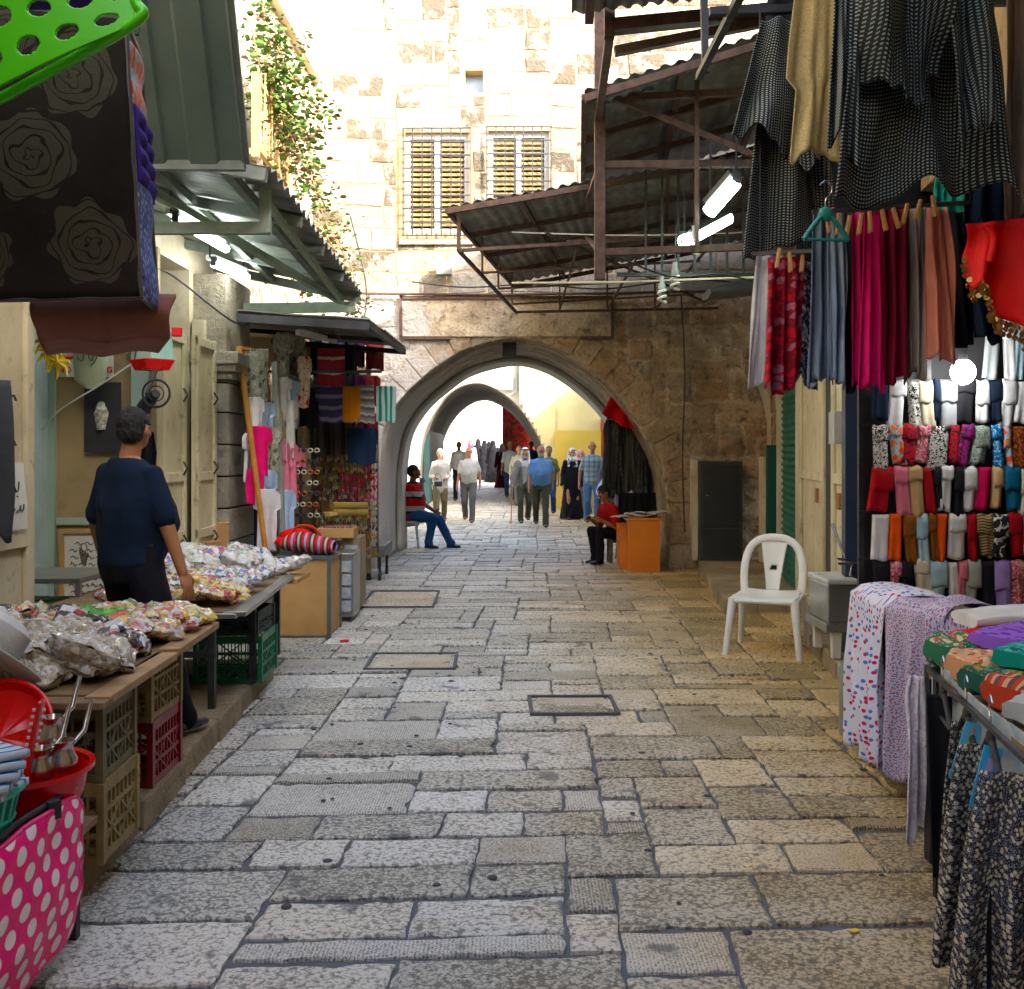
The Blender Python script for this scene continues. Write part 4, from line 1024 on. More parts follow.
        for s, e_, w_ in ((shL, eL, wL), (shR, eR, wR)): mb.capsule(s, e_, .072, .06); mb.capsule(e_, w_, .06, .06)
        add_me('robe', remesh(sc_mb(mb), .012, 3, .016, len(label), 6), robe, t)
    if jacket:
        mb = MB(); torso(mb, 1.2, .012, z0=-.12)
        for s, e_, w_ in ((shL, eL, wL), (shR, eR, wR)): arm(mb, s, e_, w_, 1.5, 2, .012)
        me = remesh(sc_mb(mb), .012, 3, .008, 4)
        bm = bmesh.new(); bm.from_mesh(me)
        kill = [v for v in bm.verts if v.co.y < pel.y * S and abs(v.co.x) < (.035 + max(0, (v.co.z - hipz * S) * .09)) and v.co.z > (hipz - .3) * S and (v.normal.y < -.3)]
        bmesh.ops.delete(bm, geom=kill, context='VERTS'); bm.to_mesh(me); bm.free()
        o = add_me('jacket', me, jacket, t); md = o.modifiers.new('s', 'SOLIDIFY'); md.thickness = .008
    if scarf or kaf:
        m_ = scarf or kaf; mb = MB()
        mb.ell(HP(0, .030, .034), (.090, .098, .098), 18, 14, 0, hr); mb.loft([(HP(0, .05, .03), (.085, 0, 0), (0, .07, 0)), (HP(0, .05, -.10), (.10, 0, 0), (0, .07, 0)), (nb + V((0, .03, -.02)), (.15, 0, 0), (0, .09, 0)), (nb + V((0, .03, -.13)), (.16, 0, 0), (0, .095, 0))], 20)
        for sg in (-1, 1): mb.capsule(HP(sg * .078, .0, .03), HP(sg * .085, -.02, -.09), .022, .028); mb.capsule(HP(sg * .085, -.02, -.09), nb + V((sg * .09, -.08, -.14)), .028, .035)
        if scarf: mb.capsule(HP(-.05, -.045, -.115), HP(.05, -.045, -.115), .036, .036); mb.ell(HP(0, -.02, -.16), (.12, .1, .06))
        add_me('headscarf', remesh(sc_mb(mb), .009, 2, .004, 8, 14), m_, t)
        if kaf:
            mb = MB()
            for z in (.062, .078): mb.loft([(HP(0, .028, z), (.091, 0, 0), (0, .1, 0)), (HP(0, .028, z + .012), (.091, 0, 0), (0, .1, 0))], 20)
            add_me('head_cord', sc_mb(mb).mesh('head_cord'), BLACK, t)
    for c in (aL, aR):
        mb = MB(); mb.loft([(c + V((0, .055, -.05)), (.030, 0, 0), (0, 0, .024)), (c + V((0, .03, -.035)), (.038, 0, 0), (0, 0, .04)), (c + V((0, -.03, -.035)), (.040, 0, 0), (0, 0, .042)), (c + V((0, -.10, -.05)), (.044, 0, 0), (0, 0, .028)), (c + V((0, -.16, -.053)), (.034, 0, 0), (0, 0, .022)), (c + V((0, -.18, -.055)), (.016, 0, 0), (0, 0, .012))], 16)
        mb.v = [V((v.x, v.y, max(v.z, c.z - .075))) for v in mb.v]
        add_me('shoe', remesh(sc_mb(mb), .007, 2), shoe or SHOE, t)
    t['_j'] = 0; del t['_j']
    return t, dict(wL=wL * S, wR=wR * S, hd=hd * S, nb=nb * S, pel=pel * S, eL=eL * S, eR=eR * S)
def at(px, py, z=0):
    Y = (1.5 - z) * 1000 / (py - 455); return Y
NAVY = F('navy jersey', 'plain', [(.005, .012, .028)], rough=.95)
WSH = F('white shirt cotton', 'plain', [(.50, .50, .48)]); BSH = F('light blue shirt cotton', 'plain', [(.16, .28, .50)])
GREY = F('grey trouser wool', 'plain', [(.12, .12, .125)]); OLV = F('dark olive trouser', 'plain', [(.07, .075, .055)]); KHK = F('khaki trouser', 'plain', [(.16, .14, .085)])
DEN = F('blue denim', 'plain', [(.025, .07, .17)]); LDEN = F('faded blue denim', 'plain', [(.10, .20, .36)]); BLK = F('black cloth', 'plain', [(.006, .006, .008)])
# the shopkeeper, seen from behind
vd, J = person('man in navy T-shirt standing with his back turned behind the sweets tables', (-1.93, 5.05, .125), R(180 - 26), 1.61, lf=(.10, -.02, 0), rf=(-.40, .02, 0),
    lh=(.32, -.12, .86), rh=(-.33, -.06, .80), head=(-.3, 0), build_=1.04, belly=.12, slv=1.10, sk='a', shirt=NAVY, sleeve=.5, pants=F('black trouser', 'plain', [(.004, .004, .007)]), hair=HAIR, vox=.0062, tuck=True, back=False)
mb = MB(); c = J['pel'] + V((.17, .13, .06))
mb.tube([c + V((.02 * math.cos(a), .005, .02 * math.sin(a))) for a in [i * PI / 5 for i in range(11)]], .003, 6)
for k in range(4): mb.box(c + V((-.02 + .012 * k, .008, -.055 + .006 * (k % 2))), (.010, .004, .06), rot=Matrix.Rotation(.2 * (k - 1.5), 3, 'Y'))
mb.build('key_ring', CHROME, vd, local=True)
walk = 'people walking in the lane beyond the arch'
NST = [0]
def stand(label, px, Y, yaw, step=.0, **k):
    NST[0] += 1; q = NST[0] % 2; s_ = step * 1.7
    F1, F2 = (.09, -s_, 0), (-.10, s_ * 1.1, .05 if step > .05 else 0)
    if q: F1, F2 = (.10, s_ * 1.1, .05 if step > .05 else 0), (-.09, -s_, 0)
    k.setdefault('lh', (.24, -.16 if q else .06, .86)); k.setdefault('rh', (-.25, .08 if q else -.16, .84)); k.setdefault('lean', (0, -.05))
    return person(label, ((px - 512) * Y / 1000, Y, gz(Y)), R(yaw), group=walk, lf=F1, rf=F2, slv=1.08, **k)
stand('white haired man in long white shirt and khaki trousers holding a black bag', 440, 22.6, 8, .04, H=1.64, lh=(.12, -.26, 1.0), rh=(-.14, -.26, 1.02), sk='b', shirt=WSH, tuck=False, longshirt=.06, sleeve=.9, pants=KHK, hair=WHAIR)
stand('grey haired man in white short sleeved shirt and grey trousers walking left of centre', 469, 22.4, -4, .10, H=1.68, sk='d', shirt=WSH, sleeve=.5, belly=.05, build_=1.0, pants=GREY, shoe=BSHOE, hair=WHAIR, bald=True)
stand('man in white shirt and dark trousers half hidden behind the grey haired man', 459, 30, 0, .08, H=1.76, sk='c', shirt=WSH, sleeve=.9, pants=BLK, hair=HAIR, bald=True)
stand('man in pale shirt and blue jeans walking alone in the distance', 510, 30.6, 0, .12, H=1.74, sk='b', shirt=F('pale blue shirt', 'plain', [(.5, .58, .62)]), tuck=False, sleeve=.5, pants=DEN, hair=WHAIR)
kf, J = stand('old man in white headdress and open grey jacket leaning on a wooden cane', 524, 22.2, 6, .07, H=1.66, lean=(0, -.18), head=(.2, .25), lh=(.24, -.14, .82), rh=(-.30, -.24, .84), sk='a', shirt=WSH, sleeve=1, jacket=F('grey jacket', 'plain', [(.20, .20, .20)]), pants=OLV, kaf=F('white headdress', 'plain', [(.7, .7, .68)]), hair=WHAIR, beard=WHAIR)
p = W[kf.name] @ (J['wR'] + V((0, -.06, -.07)))
cn_ = thing('walking_cane', 'thin wooden walking cane held by the old man in the headdress', 'cane', (p.x - .03, p.y - .1, 0))
MB().tube([(p.x - .03, p.y - .1, .0), (p.x, p.y, p.z), (p.x, p.y + .01, p.z + .05)], .011, 8).build('shaft', WOOD, cn_, smooth=True)
MB().tube([(p.x, p.y + .01, p.z + .05), (p.x, p.y - .03, p.z + .085), (p.x, p.y - .08, p.z + .075), (p.x, p.y - .09, p.z + .04)], .013, 8).build('crook', OWOOD, cn_, smooth=True)
stand('stout white bearded man in light blue shirt and dark olive trousers', 541, 20.9, 0, .15, H=1.70, head=(0, .15), sk='d', shirt=BSH, sleeve=.5, belly=.07, build_=1.08, pants=OLV, hair=WHAIR, bald=True, beard=WHAIR)
stand('woman in long black robe with white patterned headscarf', 572, 23.4, 4, .06, H=1.66, sk='b', robe=BLK, scarf=F('white print scarf', 'blotch', [(.7, .7, .7), (.5, .5, .52), (.1, .1, .12)], 16), lh=(.24, -.12, .82), rh=(-.24, -.1, .84))
stand('bald man in plaid shirt and faded blue jeans walking right of centre', 592, 22.2, 4, .05, H=1.80, lh=(.22, -.22, .98), rh=(-.27, 0, .84), sk='d', shirt=F('grey plaid', 'plaid', [(.32, .38, .40), (.12, .18, .20)], 9), tuck=False, sleeve=.5, pants=LDEN, shoe=BSHOE, hair=HAIR, bald=True)
pk, J = stand('man in grey shirt and dark trousers behind the plaid shirted man', 611, 22.0, 14, .14, H=1.70, lh=(.2, -.2, 1.0), sk='b', shirt=F('steel grey shirt', 'plain', [(.16, .19, .21)]), sleeve=.9, pants=BLK, hair=HAIR)
stand('man in brown checked shirt far behind the stout bearded man', 556, 27, -5, .1, H=1.68, sk='a', shirt=F('brown check', 'plaid', [(.26, .15, .08), (.12, .06, .03)], 10), sleeve=.9, pants=BLK, hair=HAIR)
stand('man in dark blue shirt far behind in the second archway', 531, 34, 10, .1, H=1.70, sk='c', shirt=F('dark blue shirt', 'plain', [(.03, .06, .14)]), sleeve=.5, pants=KHK, hair=HAIR)
stand('woman in grey coat and rose headscarf behind the black robed woman', 581, 25.2, 0, .05, H=1.6, sk='b', robe=F('grey coat', 'plain', [(.14, .13, .13)]), scarf=F('pale rose scarf', 'plain', [(.45, .25, .25)]))
stand('man in cream shirt and grey trousers far behind the old man in the headdress', 519, 28, 6, .1, H=1.66, sk='b', shirt=F('cream shirt', 'plain', [(.42, .38, .28)]), sleeve=.9, pants=GREY, hair=WHAIR, bald=True)
stand('woman in dark maroon robe and grey headscarf far back in the second archway', 502, 36, 0, .05, H=1.6, sk='b', robe=F('maroon robe', 'plain', [(.08, .01, .02)]), scarf=F('grey headscarf', 'plain', [(.2, .2, .21)]))
stand('young man in olive T-shirt half hidden behind the stout bearded man', 549, 24.5, -6, .1, H=1.7, sk='c', shirt=F('olive T-shirt', 'plain', [(.10, .11, .05)]), sleeve=.5, pants=DEN, hair=HAIR)
def women(lab, px, Y, yaw, H): person(lab, ((px - 512) * Y / 1000, Y, gz(Y)), R(yaw), H, group='women in black far beyond the second arch', robe=BLK, scarf=BLK, back=True, sk='b', vox=.02, build_=1.15)
women('woman wholly in black, rightmost and darkest of the far group', 493, 40, 170, 1.68)
women('woman wholly in black, left one of the far group', 484.5, 42, 185, 1.66)
person('woman in black scarf and olive brown robe in the middle of the far group', ((489 - 512) * 43 / 1000, 43, gz(42)), R(180), 1.62, group='women in black far beyond the second arch', robe=F('olive brown robe', 'plain', [(.07, .06, .035)]), scarf=BLK, back=True, sk='b', vox=.02)
women('woman wholly in black standing farthest left beside the archway', 478, 45, 180, 1.68)
person('person with a red scarf just left of the women in black', ((470.5 - 512) * 41 / 1000, 41, gz(41)), R(0), 1.66, group='women in black far beyond the second arch', shirt=WSH, sleeve=.9, pants=BLK, scarf=F('rose scarf', 'plain', [(.5, .06, .12)]), sk='b', vox=.02)
# small black shoulder bag carried by the plaid shirted man
bg_ = thing('shoulder_bag', 'small black bag on a strap held by the elderly man in the long white shirt', 'bag', P(438, 487, 22.2))
q = P(438, 484, 22.25); MB().box(q, (.18, .06, .12), rz=.2).build('pouch', SHOE, bg_, bevel=.015)
MB().tube(catmull([q + V((-.08, 0, .05)), q + V((-.04, .0, .22)), q + V((.05, .0, .2)), q + V((.08, 0, .05))]), .006, 6).build('strap', SHOE, bg_)
bg_ = thing('shopping_bag', 'white plastic shopping bag held by the plaid shirted man', 'bag', P(602, 500, 21.9))
q = P(603, 488, 21.9); MB().loft([(q + V((0, 0, -.22)), (.10, 0, 0), (0, .05, 0)), (q + V((.01, 0, -.08)), (.17, 0, 0), (0, .07, 0)), (q + V((0, 0, .1)), (.09, 0, 0), (0, .04, 0)), (q + V((0, 0, .2)), (.02, 0, 0), (0, .02, 0))], 16).build('sack', M('thin white plastic', (.7, .7, .7), (.6, .6, .6), 12, .4, .8, 25, dist=.02), bg_, smooth=True)
# seated man on the left inside the arch
CHY = 16.3
sm, J = person('man in red and grey striped shirt seated on a plastic chair', ((412 - 512) * CHY / 1000, CHY, 0), R(72), 1.72, hip=.52, lean=(0, -.04), lf=(.10, -.62, 0), rf=(-.14, -.34, .0), head=(-.5, .1),
    lh=(.20, -.30, .58), rh=(-.06, -.20, 1.02), sk='c', shirt=F('red grey stripes', 'zstripe', [(.42, .03, .03), (.42, .03, .03), (.02, .02, .03), (.45, .42, .38), (.45, .42, .38), (.40, .03, .03)], 4.2), sleeve=.5, belly=.06, build_=1.1, pants=DEN, hair=HAIR, tuck=False, elb=((.3, .5, -.3), (-.3, -.6, -.6)))
# boy reading on the right inside the arch
by, J = person('boy in red T-shirt sitting bent over beside the orange box', ((619 - 512) * 14.0 / 1000, 14.0, 0), R(-62), 1.55, hip=.42, lean=(0, -.42), head=(.1, .75), lf=(.12, -.42, 0), rf=(-.10, -.36, 0), lh=(.16, -.42, .66), rh=(-.14, -.42, .66), sk='a', shirt=F('red jersey', 'plain', [(.36, .03, .03)]), sleeve=.5, pants=BLK, hair=HAIR, group='people walking in the lane beyond the arch')
del by['group']
# ------------------------------------------------------------------ white garden chair
def plastic_chair(label, loc, rz, hole=True, mat=WPL, group=None, arms=False):
    t = thing('plastic_chair', label, 'chair', loc, rz, group)      # local: front is -Y
    sw, sd, sh = .235, .215, .43
    def seat(u, v):
        x = (u - .5) * 2; y = (v - .5) * 2; k = 1 - .06 * y
        ex = (abs(x) ** 6 + abs(y) ** 6) ** (1 / 6) if (x or y) else 0
        return (x * sw * k * (1 - .06 * y * y), y * sd * (1 - .05 * x * x), sh + .012 * (x * x) - .012 * (1 - y * y) - .03 * max(0, -y - .72) * 2 + .01 * max(0, y))
    MB().grid(seat, 20, 20).build('seat', mat, t, smooth=80, solid=.012, local=True)
    mb = MB()
    rim = [(-sw, -sd * .9), (-sw * .86, -sd), (sw * .86, -sd), (sw, -sd * .9)]
    mb.tube([(x * 1.02, y, sh - .022) for x, y in rim], .016, 8)
    for s in (-1, 1): mb.tube([(s * sw * 1.03, -sd * .9, sh - .018), (s * sw * .98, sd * .9, sh - .01)], .018, 8)
    mb.build('seat_rim', mat, t, smooth=True, local=True)
    for s in (-1, 1):
        for f in (-1, 1):
            top = V((s * sw * .96, f * sd * .93, sh - .005)); bot = V((s * (sw + .035), f * (sd + (.05 if f < 0 else .10)), 0)); mb = MB()
            d = [top, top.lerp(bot, .5), bot]
            mb.loft([(p, (.030 * k, 0, 0), (0, .022 * k, 0)) for p, k in zip(d, (1.15, .9, .72))], 10)
            mb.build('leg', mat, t, smooth=True, local=True)
    def bk(z, x): return V((x, sd * .96 + (z - sh) * .24, z))
    ar = [bk(sh - .03, -.215), bk(.56, -.225), bk(.68, -.215), bk(.78, -.175), bk(.835, -.10), bk(.85, 0), bk(.835, .10), bk(.78, .175), bk(.68, .215), bk(.56, .225), bk(sh - .03, .215)]
    ar = catmull(ar, 6); mb = MB(); secs = []
    for i, p in enumerate(ar):
        tt = (ar[min(i + 1, len(ar) - 1)] - ar[max(i - 1, 0)]).normalized(); n = V((0, 1, -.24)).normalized().cross(tt)
        secs.append((p, n * .030, V((0, 1, -.24)).normalized() * .013))
    mb.loft(secs, 10); mb.build('back_frame', mat, t, smooth=True, local=True)
    mb = MB(); nu, nv = 14, 22
    def sp_(u, v):
        z = sh + .005 + (.825 - sh) * v; w = .050 + .055 * v ** 1.3; x = (u - .5) * 2 * w; p = bk(z, x); p.y += .012 * (1 - (2 * u - 1) ** 2); return p
    mb.grid(sp_, nu, nv)
    if hole:
        kp = []
        for f in mb.f:
            c = sum((mb.v[i] for i in f), V()) / 4
            kp.append(not ((c.x / .032) ** 2 + ((c.z - .615) / .020) ** 2 < 1 and not (c.x < -.02 and c.z > .62)))
        mb.f = [f for f, k in zip(mb.f, kp) if k]; mb.uv = [f for f, k in zip(mb.uv, kp) if k]; mb.mi = mb.mi[:len(mb.f)]; mb.col = mb.col[:len(mb.f)]
    mb.build('splat', mat, t, smooth=80, solid=.008, local=True)
    return t
ch = plastic_chair('white plastic garden chair standing empty before the green shutter', (1.95, 7.62, 0), R(-24))
ch.scale = (1.0, 1.0, 1.0)
plastic_chair('pale plastic chair under the seated man in the striped shirt', ((410 - 512) * 16.3 / 1000, 16.32, 0), R(72), False, M('pale green plastic', (.42, .46, .36), (.36, .40, .3), 4, .4, .05, 20))
solo(MB().box((-1.83, 16.0, .45), (.14, .12, .9)), 'bollard', BLACK, 'square black post against the left jamb beside the seated man', 'post', bevel=.01)
st_ = thing('stool', 'low wooden stool under the reading boy', 'stool', (1.5, 14.0, 0))
mb = MB(); mb.box((1.5, 14.0, .33), (.32, .3, .04)); mb.build('seat', DWOOD, st_, bevel=.005)
for sx in (-1, 1):
    for sy in (-1, 1): MB().bar((1.5 + sx * .13, 14.0 + sy * .12, 0), (1.5 + sx * .12, 14.0 + sy * .11, .31), .035).build('leg', DWOOD, st_)
# ------------------------------------------------------------------ right of the passage
ob = thing('display_box', 'bright orange wooden box under folded newspapers at the right jamb', 'box', (1.66, 13.0, 0))
OR = M('bright orange paint', (.66, .24, .03), (.55, .18, .02), 2, .5, .15, 20)
mb = MB(); mb.b2((1.50, 12.82, .0), (1.90, 13.12, .66)); mb.build('body', OR, ob, bevel=.008)
MB().b2((1.46, 12.80, .662), (1.94, 13.14, .69)).build('top', OR, ob, bevel=.004)
MB().b2((1.42, 13.16, 0), (1.60, 13.6, .58)).build('side_wing', OR, ob)
NEWS = F('newsprint', 'blotch', [(.55, .53, .46), (.42, .40, .34), (.50, .46, .36), (.2, .2, .18)], 24)
for k, (x, y, z, rz, lab) in enumerate(((1.52, 12.98, .69, .3, 'folded newspaper lying lowest on the orange box'), (1.68, 12.98, .715, -.25, 'folded newspaper crosswise in the middle of the orange box'), (1.80, 13.0, .74, .5, 'open newspaper lying on top of the orange box'))):
    m_ = Matrix.Rotation(rz, 3, 'Z')
    solo(MB().grid(lambda u, v: V((x, y, z)) + m_ @ V(((u - .5) * .42, (v - .5) * .28, .012 * math.sin(u * 7 + k) + .01 * math.sin(v * 5) + .012)), 12, 8, 0, 1, 1), 'newspaper', NEWS, lab, 'newspaper', 'newspapers on the orange box', solid=.012, smooth=80)
rk = thing('clothes_rail', 'steel clothes rail inside the right side of the arch', 'clothes rail', (1.85, 14.3, 0))
mb = MB(); mb.bar((1.35, 14.2, 2.02), (2.05, 14.5, 2.02), .025); mb.bar((1.36, 14.2, 0), (1.36, 14.2, 2.05), .025); mb.bar((2.04, 14.5, 0), (2.04, 14.5, 2.05), .025); mb.build('frame', DSTEEL, rk)
rnd = random.Random(21)
darkc = [F('charcoal knit', 'plain', [(.045, .045, .045)]), F('grey brown knit', 'blotch', [(.10, .095, .08), (.05, .05, .045), (.14, .13, .11)], 9), F('black lace', 'plain', [(.015, .015, .016)]), F('olive grey cloth', 'plain', [(.09, .088, .07)])]
dn = ['charcoal', 'mottled grey brown', 'black', 'olive grey']
order = ['first', 'second', 'third', 'fourth', 'fifth', 'sixth', 'seventh', 'eighth', 'ninth', 'tenth', 'eleventh', 'twelfth', 'thirteenth', 'fourteenth', 'fifteenth']
for k in range(7):
    x = 1.40 + k * .095; y = 14.2 + k * .043; m_ = k % 4
    drape('hanging_dress', (x - .10, y - .03 - .0 * k, 2.0), (x + .07, y + .06, 2.0), 1.05 + rnd.uniform(-.1, .1), darkc[m_], '%s dress hanging inside the arch, %s from the left' % (dn[m_], order[k]), 'dress', 'dresses on the rail inside the arch', 3, .022, ((0, .5), (.1, 1), (.4, .75), (1, 1.25)), .03, k, nu=24, nv=14)
drape('hanging_dress', (1.45, 13.75, .98), (2.02, 13.85, .98), .9, BLK, 'long black cloth hanging low behind the orange box', 'dress', 'dresses on the rail inside the arch', 5, .03, ((0, .9), (1, 1.1)), .02, 30)
drape('hanging_cloth', P(608, 384, 13.9), P(645, 400, 13.9), .46, F('crimson cloth', 'plain', [(.42, .012, .03)]), 'crimson red cloth hanging high in the right side of the arch', 'cloth', None, 3, .03, ((0, .35), (.3, .8), (1, 1.35)), .05, 31)
drape('hanging_dress', P(611, 445, 15.2), P(622, 445, 15.2), 1.05, F('lavender cloth', 'plain', [(.45, .40, .55)]), 'pale lavender dress hanging at the left end beside the dark dresses', 'dress', 'dresses on the rail inside the arch', 2, .02, ((0, .6), (.2, 1), (1, 1.3)), .02, 32)

# ------------------------------------------------------------------ left: near tables, crates, sweets
def crate(label, loc, rz, w=.32, d=.44, h=.30, mat=None, group='plastic crates under the stall tables', solid_band=False):
    t = thing('plastic_crate', label, 'crate', loc, rz, group); th = .010
    for (ax, sg, L) in (('x', -1, w), ('x', 1, w), ('y', -1, d), ('y', 1, d)):
        mb = MB()
        def pt(s_, z, o=0):
            return V((s_, sg * (d / 2 - .008) + sg * o, z)) if ax == 'x' else V((sg * (w / 2 - .008) + sg * o, s_, z))
        H = L / 2 - .012
        for z, hh in ((.014, .028), (h * .34, .014), (h * .62, .014), (h - .022, .044)): mb.bar(pt(-H, z), pt(H, z), hh if False else .014, hh) if ax == 'x' else mb.bar(pt(-H, z), pt(H, z), .014, hh)
        n = max(5, int(L / .042))
        for k in range(n + 1): s_ = -H + 2 * H * k / n; mb.bar(pt(s_, .02), pt(s_, h - .03), .010, .006 if ax == 'x' else .010)
        m2 = max(2, int(L / .16))
        for k in range(m2):
            a, b = -H + 2 * H * k / m2, -H + 2 * H * (k + 1) / m2
            mb.bar(pt(a, .03, .003), pt(b, h * .62, .003), .008, .008); mb.bar(pt(b, .03, .003), pt(a, h * .62, .003), .008, .008)
        mb.build('side_panel', mat, t, local=True)
    mb = MB()
    for k in range(9): mb.box((0, -d / 2 + .03 + (d - .06) * k / 8, .010), (w - .03, .012, .008))
    for k in range(6): mb.box((-w / 2 + .03 + (w - .06) * k / 5, 0, .010), (.012, d - .03, .009))
    mb.build('base', mat, t, local=True)
    for sx in (-1, 1):
        for sy in (-1, 1): MB().bar((sx * (w / 2 - .006), sy * (d / 2 - .006), 0), (sx * (w / 2 - .006), sy * (d / 2 - .006), h), .026).build('corner_post', mat, t, local=True)
    return t
BEI = M('dusty beige plastic', (.28, .21, .10), (.17, .13, .06), 8, .55, .2, 40, spots=.3); OLP = M('olive grey plastic', (.15, .13, .075), (.09, .08, .045), 8, .55, .2, 40, spots=.3)
REDP = M('dark red plastic', (.20, .01, .02), (.13, .008, .014), 5, .4, .1, 30); GRP = M('dark green plastic', (.01, .15, .07), (.01, .09, .05), 5, .4, .1, 30)
PL = .125
crate('dusty beige crate at the bottom of the nearest stack', (-1.615, 3.52, PL), .03, .47, .34, .27, BEI)
crate('olive grey crate on top of the nearest stack under the table corner', (-1.62, 3.525, PL + .272), .05, .46, .34, .26, OLP)
crate('olive grey crate standing farther in beside the nearest stack', (-2.11, 3.54, PL), -.02, .47, .34, .27, OLP)
crate('worn olive crate on top beside the nearest stack', (-2.11, 3.54, PL + .272), 0, .47, .34, .26, OLP)
crate('dark red crate on the step under the table', (-1.725, 4.31, PL), .02, .47, .38, .27, REDP)
crate('beige crate stacked on the dark red crate', (-1.725, 4.31, PL + .272), .0, .47, .38, .27, BEI)
crate('dark green crate under the second table', (-1.72, 6.25, PL), .03, .40, .44, .28, GRP)
crate('black green crate on top of the dark green crate', (-1.72, 6.25, PL + .282), .0, .36, .42, .14, M('black green plastic', (.02, .045, .035), (.015, .03, .025), 5, .5, .1, 30))
TOPW = M('grey worn table wood', (.22, .15, .08), (.11, .075, .04), 7, .7, .5, 30, dist=.006, spots=.4)
tb = thing('stall_table', 'nearest stall table of old boards resting on plastic crates', 'table', (-1.9, 4.0, PL))
mb = MB(); tz = .70
mb.b2((-2.55, 3.34, tz - .02), (-1.42, 4.70, tz)); mb.build('tabletop', TOPW, tb)
mb = MB(); mb.bar((-2.5, 3.30, tz - .02), (-1.33, 3.30, tz - .02), .085, .025); mb.build('front_board', TOPW, tb, bevel=.004)
mb = MB(); mb.bar((-1.375, 3.31, tz - .015), (-1.40, 4.06, tz - .015), .085, .03); mb.bar((-1.40, 4.08, tz - .005), (-1.43, 4.74, tz - .005), .085, .03); mb.build('side_board', M('bare board edge', (.34, .23, .13), (.22, .14, .075), 7, .7, .5, 30), tb, bevel=.004)
tb = thing('stall_table', 'second stall table with steel edge and thin dark legs beyond the shopkeeper', 'table', (-1.9, 6.0, PL))
tz2 = .66
mb = MB(); mb.b2((-2.60, 5.36, tz2 - .03), (-1.55, 7.0, tz2)); mb.build('tabletop', TOPW, tb)
mb = MB(); mb.add([(-1.55, 5.36, tz2 - .03), (-1.47, 5.36, tz2 - .03), (-1.55, 7.0, tz2 - .03), (-1.55, 5.36, tz2 - .002), (-1.47, 5.36, tz2 - .002), (-1.55, 7.0, tz2 - .002)], [(0, 2, 1), (3, 4, 5), (0, 1, 4, 3), (1, 2, 5, 4)]); mb.bar((-1.455, 5.34, tz2 - .01), (-1.56, 7.0, tz2 - .01), .07, .025); mb.bar((-2.60, 5.345, tz2 - .02), (-1.47, 5.345, tz2 - .02), .04, .025); mb.build('steel_edge', STAIN, tb, bevel=.003)
for (x, y) in ((-1.62, 5.40), (-1.56, 6.02), (-2.5, 5.40), (-1.62, 6.9), (-2.5, 6.9)): MB().bar((x, y, PL), (x, y, tz2 - .03), .04, .035).build('leg', DSTEEL, tb)
MB().bar((-2.5, 5.41, .42), (-1.6, 5.41, .42), .03).build('stretcher', DSTEEL, tb)
solo(MB().b2((-2.1, 6.98, .60), (-1.50, 7.45, .63)), 'shelf_board', WOOD, 'pale board carrying bags between the second table and the plywood box', 'board', bevel=.003)
# bags of sweets
def wrapmat(name, cols, sc_=30, gloss=.15, glint=0):
    t = NT('wrap ' + name); co = t.obj()
    v = t.n('TexVoronoi', {'Vector': co, 'Scale': sc_}); k = len(cols)
    c = t.ramp(t.n('SeparateColor', {0: v.outputs['Color']}).outputs[0], [(i / k, cc) for i, cc in enumerate(cols)], 'CONSTANT')
    n = t.n('TexVoronoi', {'Vector': co, 'Scale': 26}, feature='SMOOTH_F1').outputs['Distance']
    h = t.math('ADD', t.math('MULTIPLY', n, 1.0), t.math('MULTIPLY', t.noise(co, 45, 5, .7), .8))
    wr = t.ramp(t.noise(co, 22, 4, .7, 1.5), [(.52, 0.), (.60, 1.)])  # white highlight streaks painted into the wrap colour
    c = t.mix(t.math('MULTIPLY', wr, glint), c, (.75, .76, .76))
    return t.out(c, gloss, t.bump(h, .03, .9), Specular_IOR_Level=.8, Coat_Weight=.6, Coat_Roughness=.06)
KINDS = dict(
    clear=('clear bag of pale brown and green sweets', wrapmat('clear', [(.46, .38, .24), (.36, .29, .17), (.54, .47, .34), (.26, .21, .12), (.42, .36, .26)], 55, .10, .9)),
    choc=('black red and silver foil bag of sweets', wrapmat('choc', [(.03, .03, .03), (.45, .02, .03), (.62, .62, .62), (.05, .04, .03), (.6, .6, .58)], 24)),
    yellow=('yellow and orange printed bag of sweets', wrapmat('yellow', [(.75, .50, .04), (.75, .22, .03), (.8, .62, .12), (.5, .05, .03), (.75, .72, .5)], 34)),
    green=('bright green printed bag of sweets', wrapmat('green', [(.10, .48, .05), (.06, .36, .04), (.16, .55, .07), (.6, .08, .04)], 12)),
    mixed=('clear bag of mixed red green and gold wrapped sweets', wrapmat('mixed', [(.55, .10, .06), (.60, .50, .32), (.14, .30, .08), (.66, .60, .48), (.6, .45, .1), (.62, .60, .56)], 34, .15, .5)),
    white=('puffed clear bag of white sugared sweets', wrapmat('white', [(.66, .66, .60), (.58, .60, .50), (.72, .72, .70), (.6, .58, .44)], 22, .12, .8)),
    multi=('clear bag of small white blue and red wrapped sweets', wrapmat('multi', [(.68, .68, .68), (.1, .16, .48), (.6, .1, .12), (.7, .7, .7), (.16, .36, .2), (.62, .5, .4)], 40, .15, .5)))
rnd = random.Random(77)
